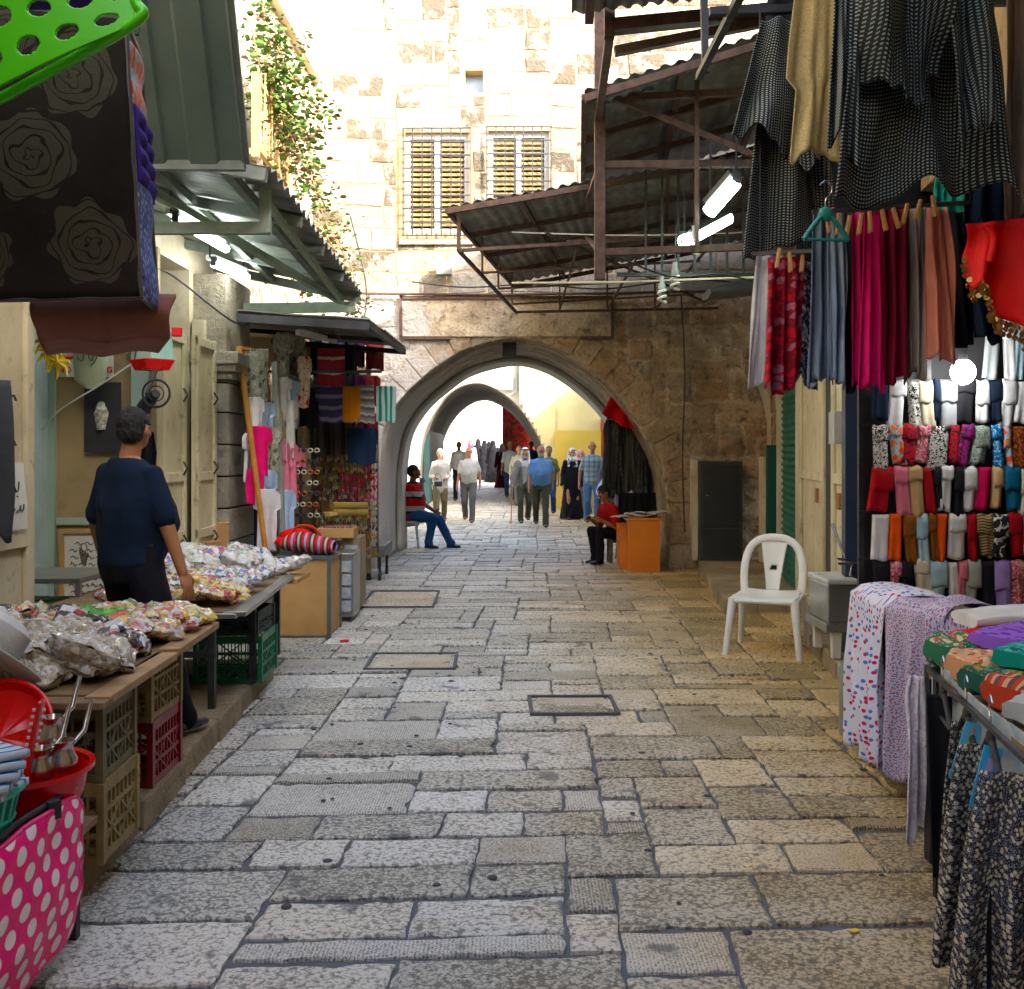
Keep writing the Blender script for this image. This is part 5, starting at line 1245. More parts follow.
def bag(kind, x, y, z, L=.24, Wd=.17, th=.07, tilt=.3):
    mb = MB(); sd = rnd.random() * 90; rz = rnd.uniform(0, 6.3); m_ = Matrix.Rotation(rz, 3, 'Z') @ Matrix.Rotation(rnd.uniform(-tilt, tilt), 3, 'X') @ Matrix.Rotation(rnd.uniform(-tilt, tilt), 3, 'Y')
    n = 16; top = []; 
    def pt(u, v, s):
        x_, y_ = u * 2 - 1, v * 2 - 1
        b = max(0, (1 - abs(x_) ** 3.2)) ** .6 * max(0, (1 - y_ ** 4)) ** .5
        nz = noise.noise(V((u * 4 + sd, v * 4, s * 3))) + .6 * noise.noise(V((u * 9 + sd, v * 9, s)))
        e = 1 - .12 * abs(math.sin(v * 9)) * (abs(x_) > .85)
        return V((x, y, z + th * .45)) + m_ @ V((x_ * L / 2 * e, y_ * Wd / 2 * (1 - .15 * x_ * x_), s * th * .5 * b * (1 + .35 * nz) + .012 * nz))
    mb.grid(lambda u, v: pt(u, v, 1), n, n); mb.grid(lambda u, v: pt(1 - u, v, -1), n, n)
    lab, mat = KINDS[kind]
    where = ' on the nearest table' if y < 4.9 else (' on the second table' if y < 7.0 else ' beside the plywood box')
    return solo(mb, 'sweets_bag', mat, lab + where, 'bag of sweets', 'bags of sweets heaped on the stall tables', smooth=70)
def heap(x0, x1, y0, y1, z, kinds, n, **k):
    for i in range(n):
        x, y = rnd.uniform(x0, x1), rnd.uniform(y0, y1)
        cxx = 1 - abs((x - (x0 + x1) / 2) / ((x1 - x0) / 2)); 
        bag(rnd.choice(kinds), x, y, z + rnd.uniform(0, .06) + .05 * cxx * (i / n), **k)
heap(-2.42, -1.48, 3.40, 3.85, .70, ['clear'], 34, L=.27, Wd=.19, th=.09, tilt=.6)
heap(-2.3, -1.48, 3.85, 4.25, .70, ['choc'], 22, L=.24, Wd=.15, th=.06, tilt=.5)
heap(-1.62, -1.48, 4.05, 4.35, .70, ['mixed', 'yellow'], 8, L=.2, Wd=.13, th=.06)
heap(-2.4, -1.95, 4.15, 4.6, .70, ['choc', 'yellow', 'mixed'], 8, L=.24, Wd=.16, th=.07)
bag('green', -1.80, 4.33, .745, L=.40, Wd=.22, th=.09, tilt=.1); 
heap(-1.95, -1.5, 4.36, 4.72, .70, ['yellow', 'yellow', 'yellow', 'mixed'], 20, L=.24, Wd=.16, th=.07)
heap(-2.2, -1.56, 5.42, 5.80, tz2, ['yellow', 'yellow', 'mixed'], 20, L=.22, Wd=.15, th=.06)
heap(-2.4, -1.60, 5.75, 6.5, tz2, ['multi', 'mixed', 'multi', 'white'], 38, L=.22, Wd=.15, th=.07)
heap(-2.4, -1.75, 6.4, 6.95, tz2 + .03, ['white', 'white', 'multi'], 26, L=.34, Wd=.24, th=.12, tilt=.5)
heap(-2.0, -1.56, 7.0, 7.4, .63, ['white', 'multi'], 7, L=.26, Wd=.18, th=.08)
# white cap lying on the near corner
hat = thing('sun_hat', 'pale wide brimmed sun hat lying on the left end of the nearest table', 'hat', P(12, 660, 3.2))
c = P(-16, 652, 3.25); tl = Matrix.Rotation(.5, 3, 'Y') @ Matrix.Rotation(-.5, 3, 'X')
HT = F('grey white felt', 'plain', [(.50, .50, .47)])
mb = MB(); mb.lathe([(0, .13), (.06, .125), (.095, .10), (.105, 0)], (0, 0, 0), 28); mb.v = [c + tl @ v for v in mb.v]; mb.build('crown', HT, hat, smooth=True, solid=.004)
mb = MB(); mb.lathe([(.105, 0), (.15, -.01), (.20, .012)], (0, 0, 0), 28); mb.v = [c + tl @ v for v in mb.v]; mb.build('brim', HT, hat, smooth=True, solid=.004)
# ------------------------------------------------------------------ lower left corner: baskets, ladles and the spotted bag
SP = F('pink polka dot', 'polka', [(.80, .02, .22), (.85, .80, .80)], 15, .35, .6)
def spot(u, v):
    A, B = P(-62, 905, 2.35), P(80, 793, 2.95)
    p = A.lerp(B, u); p.z += (.0 - .415) * v + .0; p.x += .03 * math.sin(v * 2.5) - .05 * v + .02 * math.sin(PI * u) ; p.z += .035 * math.sin(PI * u) * (1 - v) ; return p + V((.012 * noise.noise(V((u * 5, v * 5, 2))), 0, 0))
def rnd_corner(u, v): # rounds the corners of the bag face
    r = .10; a, b = min(u, 1 - u), min(v, 1 - v)
    if a < r and b < r:
        d = math.hypot(r - a, r - b)
        if d > r:
            k = r / d; a2, b2 = r - (r - a) * k, r - (r - b) * k; return (a2 if u < .5 else 1 - a2), (b2 if v < .5 else 1 - b2)
    return u, v
pb = thing('spotted_bag', 'shiny pink folding bag with white polka dots hanging in the near left corner', 'bag', P(20, 960, 2.6))
MB().grid(lambda u, v: spot(*rnd_corner(u, v)), 40, 30, 0, .62, .42).build('panel', SP, pb, smooth=80, solid=.012)
edge = [spot(*rnd_corner(*q)) for q in [(i / 20, 0) for i in range(21)] + [(1, i / 14) for i in range(1, 15)] + [(1 - i / 20, 1) for i in range(1, 21)]]
MB().tube(edge, .008, 8).build('piping', M('pink vinyl edge', (.62, .015, .16), (.5, .01, .12), 4, .3, .1, 30), pb, smooth=True)
mb = MB()
for u in (.28, .72): p = spot(u, .0); mb.box(p + V((0, 0, .0)), (.035, .02, .05), rz=.9); 
mb.tube([spot(i / 10, 0) + V((-.02, 0, .012)) for i in range(11)], .009, 8)
mb.build('clip', BLACK, pb)
RB = M('glossy red plastic', (.55, .012, .02), (.45, .01, .015), 3, .25, .05, 20)
rb_ = thing('red_tub', 'glossy red plastic tub full of steel jugs in the near left corner', 'tub', P(30, 850, 2.95))
c = P(22, 835, 2.95)
MB().lathe([(.0, 0), (.13, 0), (.17, .12), (.185, .20), (.20, .205), (.20, .19), (.18, .185), (.125, .012)], c, 36).build('tub', RB, rb_, smooth=True)
SLOT = MB()
for k in range(30): a = 2 * PI * k / 30; SLOT.box(c + V((.166 * math.cos(a), .166 * math.sin(a), .11)), (.004, .012, .05), rz=a)
SLOT.build('slot', BLACK, rb_)
rt = thing('red_tray', 'round red plastic tray leaning at the left behind the jugs', 'tray', P(8, 720, 3.1))
c2 = P(0, 738, 3.12); mb = MB(); mb.lathe([(0, 0), (.15, .0), (.17, .03), (.18, .03)], (0, 0, 0), 36); m_ = Matrix.Rotation(1.1, 3, 'X'); mb.v = [c2 + m_ @ v for v in mb.v]; mb.build('dish', RB, rt, smooth=True, solid=.005)
for k, (px, py, Y, lab) in enumerate(((40, 760, 2.92, 'small steel coffee jug at the left among the jugs in the red tub'), (63, 752, 2.95, 'small steel coffee jug at the right among the jugs in the red tub'), (52, 727, 3.08, 'small steel coffee jug at the back of the red tub'))):
    c3 = P(px, py + 18, Y); t = thing('coffee_jug', lab, 'jug', c3, 0, 'steel coffee jugs in the red tub')
    MB().lathe([(0, 0), (.036, 0), (.042, .012), (.040, .035), (.028, .060), (.029, .075), (.036, .088), (.033, .088), (.026, .072), (.0, .02)], c3, 24).build('body', CHROME, t, smooth=True)
    MB().tube([c3 + V((.028, 0, .078)), c3 + V((.05, .03, .11)), c3 + V((.06, .06, .20))], [.006, .008, .007], 8).build('handle', CHROME, t, smooth=True)
br = thing('hair_brush', 'red plastic slotted brush standing upright among the steel jugs', 'brush', P(26, 790, 2.85))
a, b = P(22, 800, 2.85), P(42, 700, 2.86); mb = MB(); mb.bar(a, a.lerp(b, .5), .022, .014); mb.build('handle', RB, br, bevel=.004)
d = (b - a).normalized(); s_ = V((1, 0, 0)); mb = MB()
mb.bar(a.lerp(b, .5), b, .055, .014); mb.build('head', RB, br, bevel=.006)
mb = MB()
for i in range(6):
    for j in range(3): mb.box(a.lerp(b, .56 + i * .07) + V(((j - 1) * .014, -.0075, 0)), (.008, .004, .008))
mb.build('bristle', WPL, br)
gb = thing('mint_basket', 'mint green plastic basket cut by the left edge of the picture', 'basket', P(-30, 860, 2.7))
mb = MB(); c4 = P(-45, 850, 2.62)
for k in range(28):
    a = 2 * PI * k / 28; mb.bar(c4 + V((.12 * math.cos(a), .12 * math.sin(a), 0)), c4 + V((.155 * math.cos(a), .155 * math.sin(a), .15)), .012, .004)
for r_, z in ((.12, .0), (.138, .075), (.16, .155)): mb.tube([c4 + V((r_ * math.cos(a * PI / 14), r_ * math.sin(a * PI / 14), z)) for a in range(29)], .007 if z < .15 else .011, 6)
mb.build('basket', M('mint plastic', (.06, .42, .32), (.05, .34, .26), 4, .35, .05, 20), gb, smooth=True)
for k in range(5):
    c5 = c4 + V((.05, -.02, .16 + k * .022)); m_ = Matrix.Rotation(.25 * k, 3, 'Z')
    solo(MB().grid(lambda u, v: c5 + m_ @ V(((u - .5) * .22, (v - .5) * .18, .014 * math.sin(u * 6 + k) * (1 - u))), 14, 8, 0, .22, .18), 'folded_cloth', F('blue check cloth %d' % (k % 2), 'hstripe', [(.45, .5, .55), (.06, .18, .35), (.6, .6, .6)], 22 + k), '%s folded blue white kitchen cloth from the bottom of the pile in the mint basket' % order[k], 'cloth', 'folded cloths in the mint basket', solid=.018, smooth=80)
# shelf that carries the baskets
sf = thing('display_stand', 'dark metal stand carrying the tub and baskets in the near left corner', 'stand', (-1.75, 2.6, 0))
mb = MB(); zt = P(22, 835, 2.95).z - .012
mb.b2((-2.0, 2.2, zt - .02), (-1.30, 3.14, zt)); mb.build('top', DWOOD, sf)
for x in (-1.96, -1.36):
    for y in (2.25, 3.1): MB().bar((x, y, 0), (x, y, zt - .02), .03).build('leg', DSTEEL, sf)

# ------------------------------------------------------------------ top left: laundry basket and packed blankets on hooks
LG = M('lime green plastic', (.17, .62, .05), (.13, .52, .03), 2, .38, .05, 20)
lbk = thing('laundry_basket', 'lime green plastic laundry basket with round holes hanging in the top left corner', 'basket', P(40, 20, 1.5))
A0, A1, A2_, A3 = P(-150, -160, 1.5), P(150, -60, 1.45), P(150, 30, 1.5), P(-100, 165, 1.55)
nu, nv = 230, 150
o0, o1, o2, o3 = P(-190, -150, 1.62), P(112, -62, 1.6), P(139, 24, 1.6), P(-110, 158, 1.66)
def wallb(u, v):
    p = o0.lerp(o1, u).lerp(o3.lerp(o2, u), v); p.y += .06 * (1 - (2 * u - 1) ** 2) * -.5; return p
mb = MB().grid(wallb, nu, nv); keep = []
for i, f in enumerate(mb.f):
    cu, cv = (i % nu + .5) / nu, (i // nu + .5) / nv
    gx, gy = cu * 7.2, cv * 5.2; off = .5 * (int(gy) % 2); fx = (gx + off) % 1 - .5; fy = gy % 1 - .5
    keep.append(not ((fx / .30) ** 2 + (fy / .27) ** 2 < 1 and .04 < cu < .95 and .05 < cv < .93))
for at_ in ('f', 'uv', 'mi', 'col'): setattr(mb, at_, [x for x, k in zip(getattr(mb, at_), keep) if k])
mb.build('side', LG, lbk, smooth=80, solid=.006)
mb = MB(); mb.tube(catmull([o3, o3.lerp(o2, .5), o2 + V((-.01, 0, 0)), o2.lerp(o1, .25) + V((.006, 0, 0)), o2.lerp(o1, .6), o1]), .009, 8); mb.build('rim', LG, lbk, smooth=True)
mb = MB(); mb.tube([o1 + V((-.1, .1, -.01)), o1 + V((-.1, .2, .6))], .004); mb.build('hook_wire', DSTEEL, lbk)
def rose_mat():
    t = NT('brown blanket with roses'); uv = t.uv()
    c = t.mix(t.ramp(t.noise(t.obj(), 3.5, 4), [(.4, 0.), (.7, 1.)]), (.030, .022, .015), (.012, .009, .006))
    x = t.n('SeparateXYZ', {0: uv})
    for (rx, ry, rr_) in ((.25, .27, .084), (.355, .105, .078), (.335, .43, .080), (.20, .50, .06), (.16, .08, .05)):
        d = t.n('VectorMath', {0: uv, 1: (rx, ry, 0)}, operation='SUBTRACT').outputs[0]
        dn_ = t.n('VectorMath', {0: d, 1: t.n('VectorMath', {0: t.n('VectorMath', {0: t.n('TexNoise', {'Vector': uv, 'Scale': 16, 'Detail': 1}).outputs['Color'], 1: (.5, .5, .5)}, operation='SUBTRACT').outputs[0], 3: .040}, operation='SCALE').outputs[0]}).outputs[0]
        L = t.n('VectorMath', {0: dn_}, operation='LENGTH').outputs['Value']
        ang = t.math('ARCTAN2', t.n('SeparateXYZ', {0: d}).outputs[1], t.n('SeparateXYZ', {0: d}).outputs[0])
        wav = t.math('ADD', t.math('ADD', t.math('MULTIPLY', L, 58 * .08 / rr_), t.math('MULTIPLY', ang, 1 / (2 * PI))), t.math('MULTIPLY', t.math('SINE', t.math('ADD', t.math('MULTIPLY', ang, 4.), t.math('MULTIPLY', L, 170.))), .20))
        ring = t.math('GREATER_THAN', t.math('FRACT', wav), .20)
        ins_ = t.math('LESS_THAN', t.math('ADD', L, t.math('MULTIPLY', t.math('SINE', t.math('MULTIPLY', ang, 7.)), .006)), rr_)
        c = t.mix(t.math('MULTIPLY', ring, ins_), c, (.080, .068, .042))
    fine = t.math('FRACT', t.math('MULTIPLY', x.outputs[0], 260))
    c = t.mix(t.math('MULTIPLY', fine, .35), c, (.012, .010, .008))
    return t.out(c, .8, t.bump(t.noise(t.obj(), 90, 3), .004, .4), Specular_IOR_Level=.08)
bl = thing('packed_blanket', 'dark brown blanket with large rose pattern in a clear zip pack, hanging top left', 'blanket', P(60, 303, 1.9))
f0, f1, f2, f3 = P(-95, 302, 1.9), P(141, 297, 1.9), P(125, 20, 1.92), P(-95, 0, 1.92)
mb = MB(); mb.grid(lambda u, v: f0.lerp(f1, u).lerp(f3.lerp(f2, u), v) + V((0, -.012 * math.sin(PI * u) * math.sin(PI * v) + .003 * noise.noise(V((u * 7, v * 7, 0))), 0)), 30, 30, 0, .44, .55)
mb.build('front', rose_mat(), bl, smooth=80, solid=.01)
e = V((-.045, .22, 0))
fl = F('pale blue floral print', 'floral', [(.35, .42, .46), (.62, .10, .05), (.62, .22, .12)], 22)
vi = F('violet quilt', 'plain', [(.05, .03, .22)]); bf = F('blue floral cotton', 'dots', [(.10, .14, .34), (.35, .45, .65), (.03, .04, .14)], 60)
def side(u, v): return f1.lerp(f2, v).lerp((f1 + e).lerp(f2 + e * .8, v), u)
for (v0, v1, m_, nm) in ((.0, .42, bf, 'lower_print'), (.42, .70, vi, 'quilted_pillow'), (.70, .93, fl, 'upper_print')):
    mb = MB(); mb.grid(lambda u, v: side(.04 + u * .9, v0 + (v1 - v0) * v) + V(((.008 + .012 * abs(math.sin(u * 2 * PI)) * abs(math.sin(v * 4 * PI)) if nm[0] == 'q' else .008 * math.sin(PI * u) + .004 * math.sin(v * 8)), 0, 0)), 24, 24, 0, .34, (v1 - v0) * .55)
    mb.build(nm, m_, bl, smooth=80, solid=.006)
mb = MB(); mb.tube([f1, f2], .005); mb.tube([f0, f1], .005); mb.tube([f1, f1 + e], .005); mb.tube([f1 + e, f2 + e * .8], .005); mb.tube([f2, f2 + e * .8], .005); mb.build('seam', M('clear vinyl seam', (.10, .09, .08), (.06, .05, .05), 9, .3, 0), bl, smooth=True)
MB().box((f3 + f2) / 2 + V((-.05, .12, .1)), (.36, .2, .004)).build('top', vi, bl)
def under(u, v):
    a, b = P(33, 296, 2.0), P(176, 296, 2.1); p = a.lerp(b, u); w_ = .5 + .5 * math.cos(PI * max(0, min(1, (u - .5) * 2)) ** 6) if u > .5 else 1
    p.z -= (.085 + .0 * u) * v * (1 - .0) - .006 * math.sin(u * 3 * PI) * v; p.x += (.018 * v if u < .5 else -.012 * v * v) ; p.y += -.03 * math.sin(PI * v); return p
mb = MB(); mb.grid(under, 24, 10, 0, .3, .1); mb.grid(lambda u, v: under(1 - u, v) + V((-.13, .30, 0)), 24, 10, 0, .3, .1); mb.grid(lambda u, v: under(u, 1).lerp(under(u, 1) + V((-.13, .30, 0)), v), 24, 6, 0, .3, .3)
solo(mb, 'packed_blanket', F('dusty rose plush', 'plain', [(.30, .15, .12)]), 'plain dusty rose blanket pack hanging under the rose patterned one', 'blanket', smooth=80, solid=.01)
# hook rail that carries them
rl = thing('hook_rail', 'steel rail on the left awning carrying the blanket packs', 'rail', (-.9, 2.1, 2.6))
mb = MB(); mb.bar((-2.0, 2.05, 2.55), (-.55, 2.05, 2.55), .03); mb.bar((-1.6, 2.05, 2.55), (-2.61, 2.9, 2.7), .03)
for x in (-1.0, -.75): mb.tube([(x, 2.05, 2.55), (x, 2.0, 2.34)], .004)
mb.build('rail', DSTEEL, rl)
# ------------------------------------------------------------------ Arabic handwriting and the sign (pen strokes on a flat board)
def strokes(name, org, ex, ez, lines, r, mat, parent):
    mb = MB(); nrm = V(ex).cross(V(ez)).normalized()
    for L in lines:
        pts = [V(org) + V(ex) * x + V(ez) * y for x, y in L]
        if len(pts) == 1: mb.ell(pts[0], (r * 1.4,) * 3, 6, 5)
        else: mb.tube(catmull(pts, 3) if len(pts) > 2 else pts, r, 5)
    return mb.build(name, mat, parent)
INK = M('black ink', (.02, .02, .02), (.03, .03, .03), 9, .6, 0); REDI = M('red print', (.55, .02, .02), (.5, .02, .02), 9, .6, 0)
PAPER = M('grubby paper', (.60, .60, .55), (.52, .52, .47), 4, .8, .2, 20)
# tall cream door leaf, nearest on the left
dl_ = thing('door_leaf', 'tall cream painted metal door leaf nearest on the left with paper notice', 'door', (-2.56, 4.9, .12))
x = -2.56
mb = MB(); mb.b2((x - .04, 3.9, .14), (x, 5.30, 3.0)); mb.build('panel', CREAM, dl_)
mb = MB()
for z in (.16, 1.02, 2.35): mb.b2((x + .001, 3.95, z), (x + .03, 5.25, z + .09))
for y in (3.92, 4.6, 5.22): mb.b2((x + .0, y, .14), (x + .032, y + .08, 3.0))
mb.build('stile', CREAM, dl_, bevel=.006)
for z in (1.30, 1.55, 1.78): MB().tube([(x + .03, 4.98, z), (x + .05, 5.04, z + .02), (x + .03, 5.10, z)], .006).build('latch', DSTEEL, dl_)
nt_ = thing('paper_notice', 'white paper notice with handwritten Arabic lines on the cream door', 'notice', (x + .05, 5.0, 1.2))
MB().grid(lambda u, v: V((x + .036 + .012 * math.sin(v * 3 + u), 4.88 + .30 * u, 1.12 + .34 * v)), 8, 8).build('sheet', PAPER, nt_, solid=.003)
o = V((x + .052, 4.90, 1.14)); ex, ez = V((0, .26, 0)), V((0, 0, .30))
strokes('handwriting', o, ex, ez, [[(.72, .75), (.70, .62), (.62, .58), (.55, .66), (.50, .58), (.42, .60), (.40, .78), (.40, .58), (.30, .57)], [(.66, .50)],
    [(.92, .36), (.90, .26), (.80, .26), (.78, .34), (.74, .26), (.66, .26), (.64, .22)], [(.56, .30), (.54, .26), (.46, .27), (.42, .33), (.38, .27), (.30, .27)], [(.24, .36), (.23, .26), (.14, .27), (.10, .33), (.07, .26)], [(.5, .38)], [(.34, .18)]], .0035, INK, nt_)
drape('hanging_cloth', (-2.46, 4.55, 1.86), (-2.44, 4.88, 1.86), .78, F('charcoal scarf', 'plain', [(.05, .055, .06)]), 'dark charcoal cloth hanging at the left edge in front of the cream door', 'cloth', None, 2, .02, ((0, .7), (1, 1)), .04, 90)
# shop inside: partition with sign, calendar, price board, shelves
sh = thing('shop_partition', 'ochre board partition inside the sweet shop behind the shopkeeper', 'partition', (-3.0, 7.25, .12))
TAN = M('tan hardboard', (.36, .29, .17), (.26, .20, .12), 2, .7, .3, 20, spots=.2); GRN = M('pale green paint', (.34, .44, .36), (.26, .34, .28), 3, .6, .2, 20, spots=.2)
mb = MB(); mb.b2((-3.30, 7.2, .12), (-2.55, 7.25, 3.0)); mb.build('board', TAN, sh)
mb = MB(); mb.b2((-3.34, 7.16, .12), (-3.28, 7.26, 3.0)); mb.b2((-2.72, 7.14, .12), (-2.60, 7.19, 3.0)); mb.b2((-3.27, 7.17, 1.0), (-2.73, 7.195, 1.05)); mb.build('frame', GRN, sh)
sg = thing('no_smoking_sign', 'white sign reading NO SMOKING under a red prohibition ring in the sweet shop', 'sign', (-3.1, 7.15, 2.2))
MB().b2((-3.27, 7.17, 2.06), (-2.86, 7.18, 2.42)).build('plate', M('white enamel', (.7, .72, .68), (.64, .66, .62), 3, .35, 0), sg)
c = V((-3.17, 7.16, 2.28)); MB().tube([c + V((.085 * math.cos(a), 0, .085 * math.sin(a))) for a in [i * PI / 12 for i in range(25)]], .010, 6).bar(c + V((-.06, 0, .06)), c + V((.06, 0, -.06)), .016, .012).build('ring', REDI, sg)
MB().bar(c + V((-.06, -.002, 0)), c + V((.06, -.002, 0)), .01, .018).build('cigarette', INK, sg)
def text(body, size, loc, rot, mat, parent, ext=.002, name='lettering', bold=False):
    cu = bpy.data.curves.new(name, 'FONT'); cu.body = body; cu.size = size; cu.extrude = ext; cu.offset = .002 * size * 10 if bold else 0; cu.align_x = 'LEFT'
    o = bpy.data.objects.new(name, cu); link(o)
    dg = bpy.context.evaluated_depsgraph_get(); me = bpy.data.meshes.new_from_object(o.evaluated_get(dg), depsgraph=dg)
    bpy.data.objects.remove(o)
    me.transform(W[parent.name].inverted() @ Matrix.Translation(V(loc)) @ rot.to_4x4())
    return add_me(name, me, mat, parent)
text('NO SMOKING', .062, (-3.255, 7.165, 2.09), Matrix.Rotation(R(90), 3, 'X'), REDI, sg, bold=True)
bgp = thing('printed_bag', 'pale plastic bag with printed green script hanging before the sign', 'bag', (-2.92, 7.0, 2.0))  # plain plastic bag with print, gives no light
c = V((-2.93, 6.95, 2.22))
MB().loft([(c + V((0, 0, -.26)), (.03, 0, 0), (0, .02, 0)), (c + V((0, 0, -.2)), (.11, 0, 0), (0, .03, 0)), (c + V((0, 0, 0)), (.125, 0, 0), (0, .04, 0)), (c + V((0, 0, .16)), (.10, 0, 0), (0, .03, 0)), (c + V((0, 0, .2)), (.05, 0, 0), (0, .02, 0))], 18).build('sack', M('pale green film', (.42, .48, .36), (.34, .38, .26), 8, .3, .5, 20), bgp, smooth=True)
strokes('script', c + V((-.09, -.047, -.12)), V((.18, 0, 0)), V((0, 0, .24)), [[(.1, .3), (.3, .2), (.35, .5), (.2, .8), (.4, .9)], [(.5, .9), (.55, .3), (.7, .25), (.75, .6)], [(.9, .8), (.85, .3), (.6, .05)], [(.6, .6), (.8, .7), (.95, .5)]], .004, M('dark green ink', (.03, .08, .04), (.03, .06, .03), 9, .6, 0), bgp)
ca = thing('dark_poster', 'narrow black poster with small silver charm hanging beside the sign', 'poster', (-2.95, 7.15, 1.55))
MB().b2((-3.06, 7.15, 1.52), (-2.80, 7.165, 2.02)).build('sheet', BLACK, ca)
MB().loft([((-2.93, 7.13, 1.68), (.03, 0, 0), (0, .01, 0)), ((-2.93, 7.13, 1.80), (.055, 0, 0), (0, .02, 0)), ((-2.93, 7.13, 1.88), (.02, 0, 0), (0, .01, 0))], 10).build('charm', wrapmat('silver', [(.6, .6, .55), (.3, .3, .2), (.5, .45, .3)], 60), ca)
nb_ = thing('printed_board', 'printed white board of Arabic text lines behind the shopkeeper', 'notice', (-3.0, 7.14, .3))
MB().b2((-3.20, 7.15, .26), (-2.70, 7.165, .94)).build('sheet', PAPER, nb_)
mb = MB(); mb.b2((-3.23, 7.13, .24), (-3.20, 7.17, .97)); mb.b2((-2.70, 7.13, .24), (-2.67, 7.17, .97)); mb.b2((-3.23, 7.131, .94), (-2.67, 7.169, .97)); mb.build('frame', WOOD, nb_)
rnd = random.Random(3); ln = []
for k in range(11):
    y = .92 - k * .078; x_ = .92
    while x_ > .12:
        w_ = rnd.uniform(.05, .13); ln.append([(x_, y), (x_ - w_ * .3, y - .02), (x_ - w_ * .6, y + .012), (x_ - w_, y - .005)]); x_ -= w_ + .03
        if rnd.random() < .4: ln.append([(x_ + w_ * .5, y + .022)])
strokes('printed_lines', (-3.18, 7.148, .28), V((.46, 0, 0)), V((0, 0, .64)), ln, .0035, INK, nb_)
sv = thing('shop_shelf', 'pale green shelf unit with dark compartments inside the sweet shop', 'shelf', (-3.6, 6.9, .12))
mb = MB()
for x_ in (-3.78, -3.36): mb.b2((x_, 6.8, .12), (x_ + .035, 7.2, 2.9))
for z in (.5, .9, 1.35, 1.75, 2.1, 2.5): mb.b2((-3.744, 6.81, z), (-3.361, 7.19, z + .03))
mb.build('frame', M('pale blue shelf paint', (.40, .50, .50), (.30, .38, .38), 3, .5, .1, 20), sv)
MB().b2((-3.8, 7.2, .12), (-3.32, 7.23, 2.9)).build('back', BLACK, sv)
rnd = random.Random(8)
for k, (z, n_) in enumerate(((2.13, 3), (1.78, 2), (1.38, 2), (.93, 3))):
    for j in range(n_): solo(MB().box((-3.68 + j * .12, 6.95 + .03 * j, z + .1), (.10, .12, .18), rz=rnd.uniform(-.1, .1)), 'packet', [KINDS['mixed'][1], KINDS['yellow'][1], KINDS['choc'][1]][(j + k) % 3], '%s packet from the left on the %s lit shelf of the sweet shop' % (order[j], ['top', 'second', 'third', 'lowest'][k]), 'packet', 'packets on the shelf in the sweet shop', bevel=.012)
for k, (px, py) in enumerate(((49, 352), (58, 362), (45, 342))):
    c = P(px, py, 6.7); mb = MB()
    for a in range(7): an = a * 2 * PI / 7 + k; mb.tube([c, c + V((.06 * math.cos(an), .02, .05 * math.sin(an))), c + V((.09 * math.cos(an), .0, .09 * math.sin(an) - .03))], [.02, .015, .004], 6)
    solo(mb, 'yellow_ornament', M('yellow film', (.62, .48, .08), (.5, .4, .1), 9, .4, .3, 30), ['yellow plastic ornament hanging in the middle above the shelf', 'yellow plastic ornament hanging lowest above the shelf', 'yellow plastic ornament hanging topmost above the shelf'][k], 'ornament', 'yellow ornaments in the sweet shop', smooth=True)
gc = thing('glass_counter', 'low glass counter with mint green trays behind the shopkeeper', 'counter', (-3.0, 6.3, .12))
mb = MB()
for z in (.30, .52, .74): mb.b2((-3.4, 5.9, z), (-2.55, 6.5, z + .03))
for (x_, y_) in ((-3.4, 5.9), (-2.58, 5.9), (-3.4, 6.47), (-2.58, 6.47)): mb.b2((x_, y_, .12), (x_ + .03, y_ + .03, .75))
mb.build('frame', STAIN, gc)
mb = MB()
for x_ in (-3.33, -3.13, -2.93, -2.73): mb.b2((x_, 5.95, .552), (x_ + .17, 6.15, .60)); mb.b2((x_, 6.2, .552), (x_ + .17, 6.4, .60))
mb.build('tray', M('mint card', (.25, .50, .42), (.2, .4, .3), 9, .5, .1, 20), gc)
# cream folding doors beyond the opening
for k, (y0, y1, x0, x1, lab) in enumerate(((7.12, 7.62, -2.50, -2.42, 'cream folding door leaf just behind the shopkeeper'), (7.64, 8.12, -2.42, -2.50, 'cream folding door leaf next to the grey pilaster'))):
    t = thing('door_leaf', lab, 'door', ((x0 + x1) / 2, (y0 + y1) / 2, .12), 0, 'cream folding doors of the sweet shop')
    mb = MB(); mb.bar((x0, (y0 + y1) / 2, .13), (x0, (y0 + y1) / 2, 2.42), .03, y1 - y0, up=(0, 1, 0)) if False else mb.b2((x0 - .03, y0, .13), (x0, y1, 2.42)); mb.build('panel', CREAM, t)
    mb = MB()
    for z in (.14, .86, 1.3, 2.34): mb.b2((x0 + .001, y0, z), (x0 + .022, y1, z + .07))
    for y in (y0, y1 - .06): mb.b2((x0, y, .13), (x0 + .024, y + .06, 2.42))
    mb.build('stile', CREAM, t, bevel=.005)
    for z in (.8, 1.35, 1.9): MB().tube([(x0 + .03, y1 - .1, z), (x0 + .06, y1 - .1, z + .05), (x0 + .03, y1 - .1, z + .1)], .008).build('latch', DSTEEL, t)
solo(MB().b2((-2.6, 8.12, .12), (-2.50, 8.19, 2.6)), 'door_jamb', CREAM, 'narrow cream door jamb between the folding doors and the grey pilaster', 'door jamb', bevel=.005)
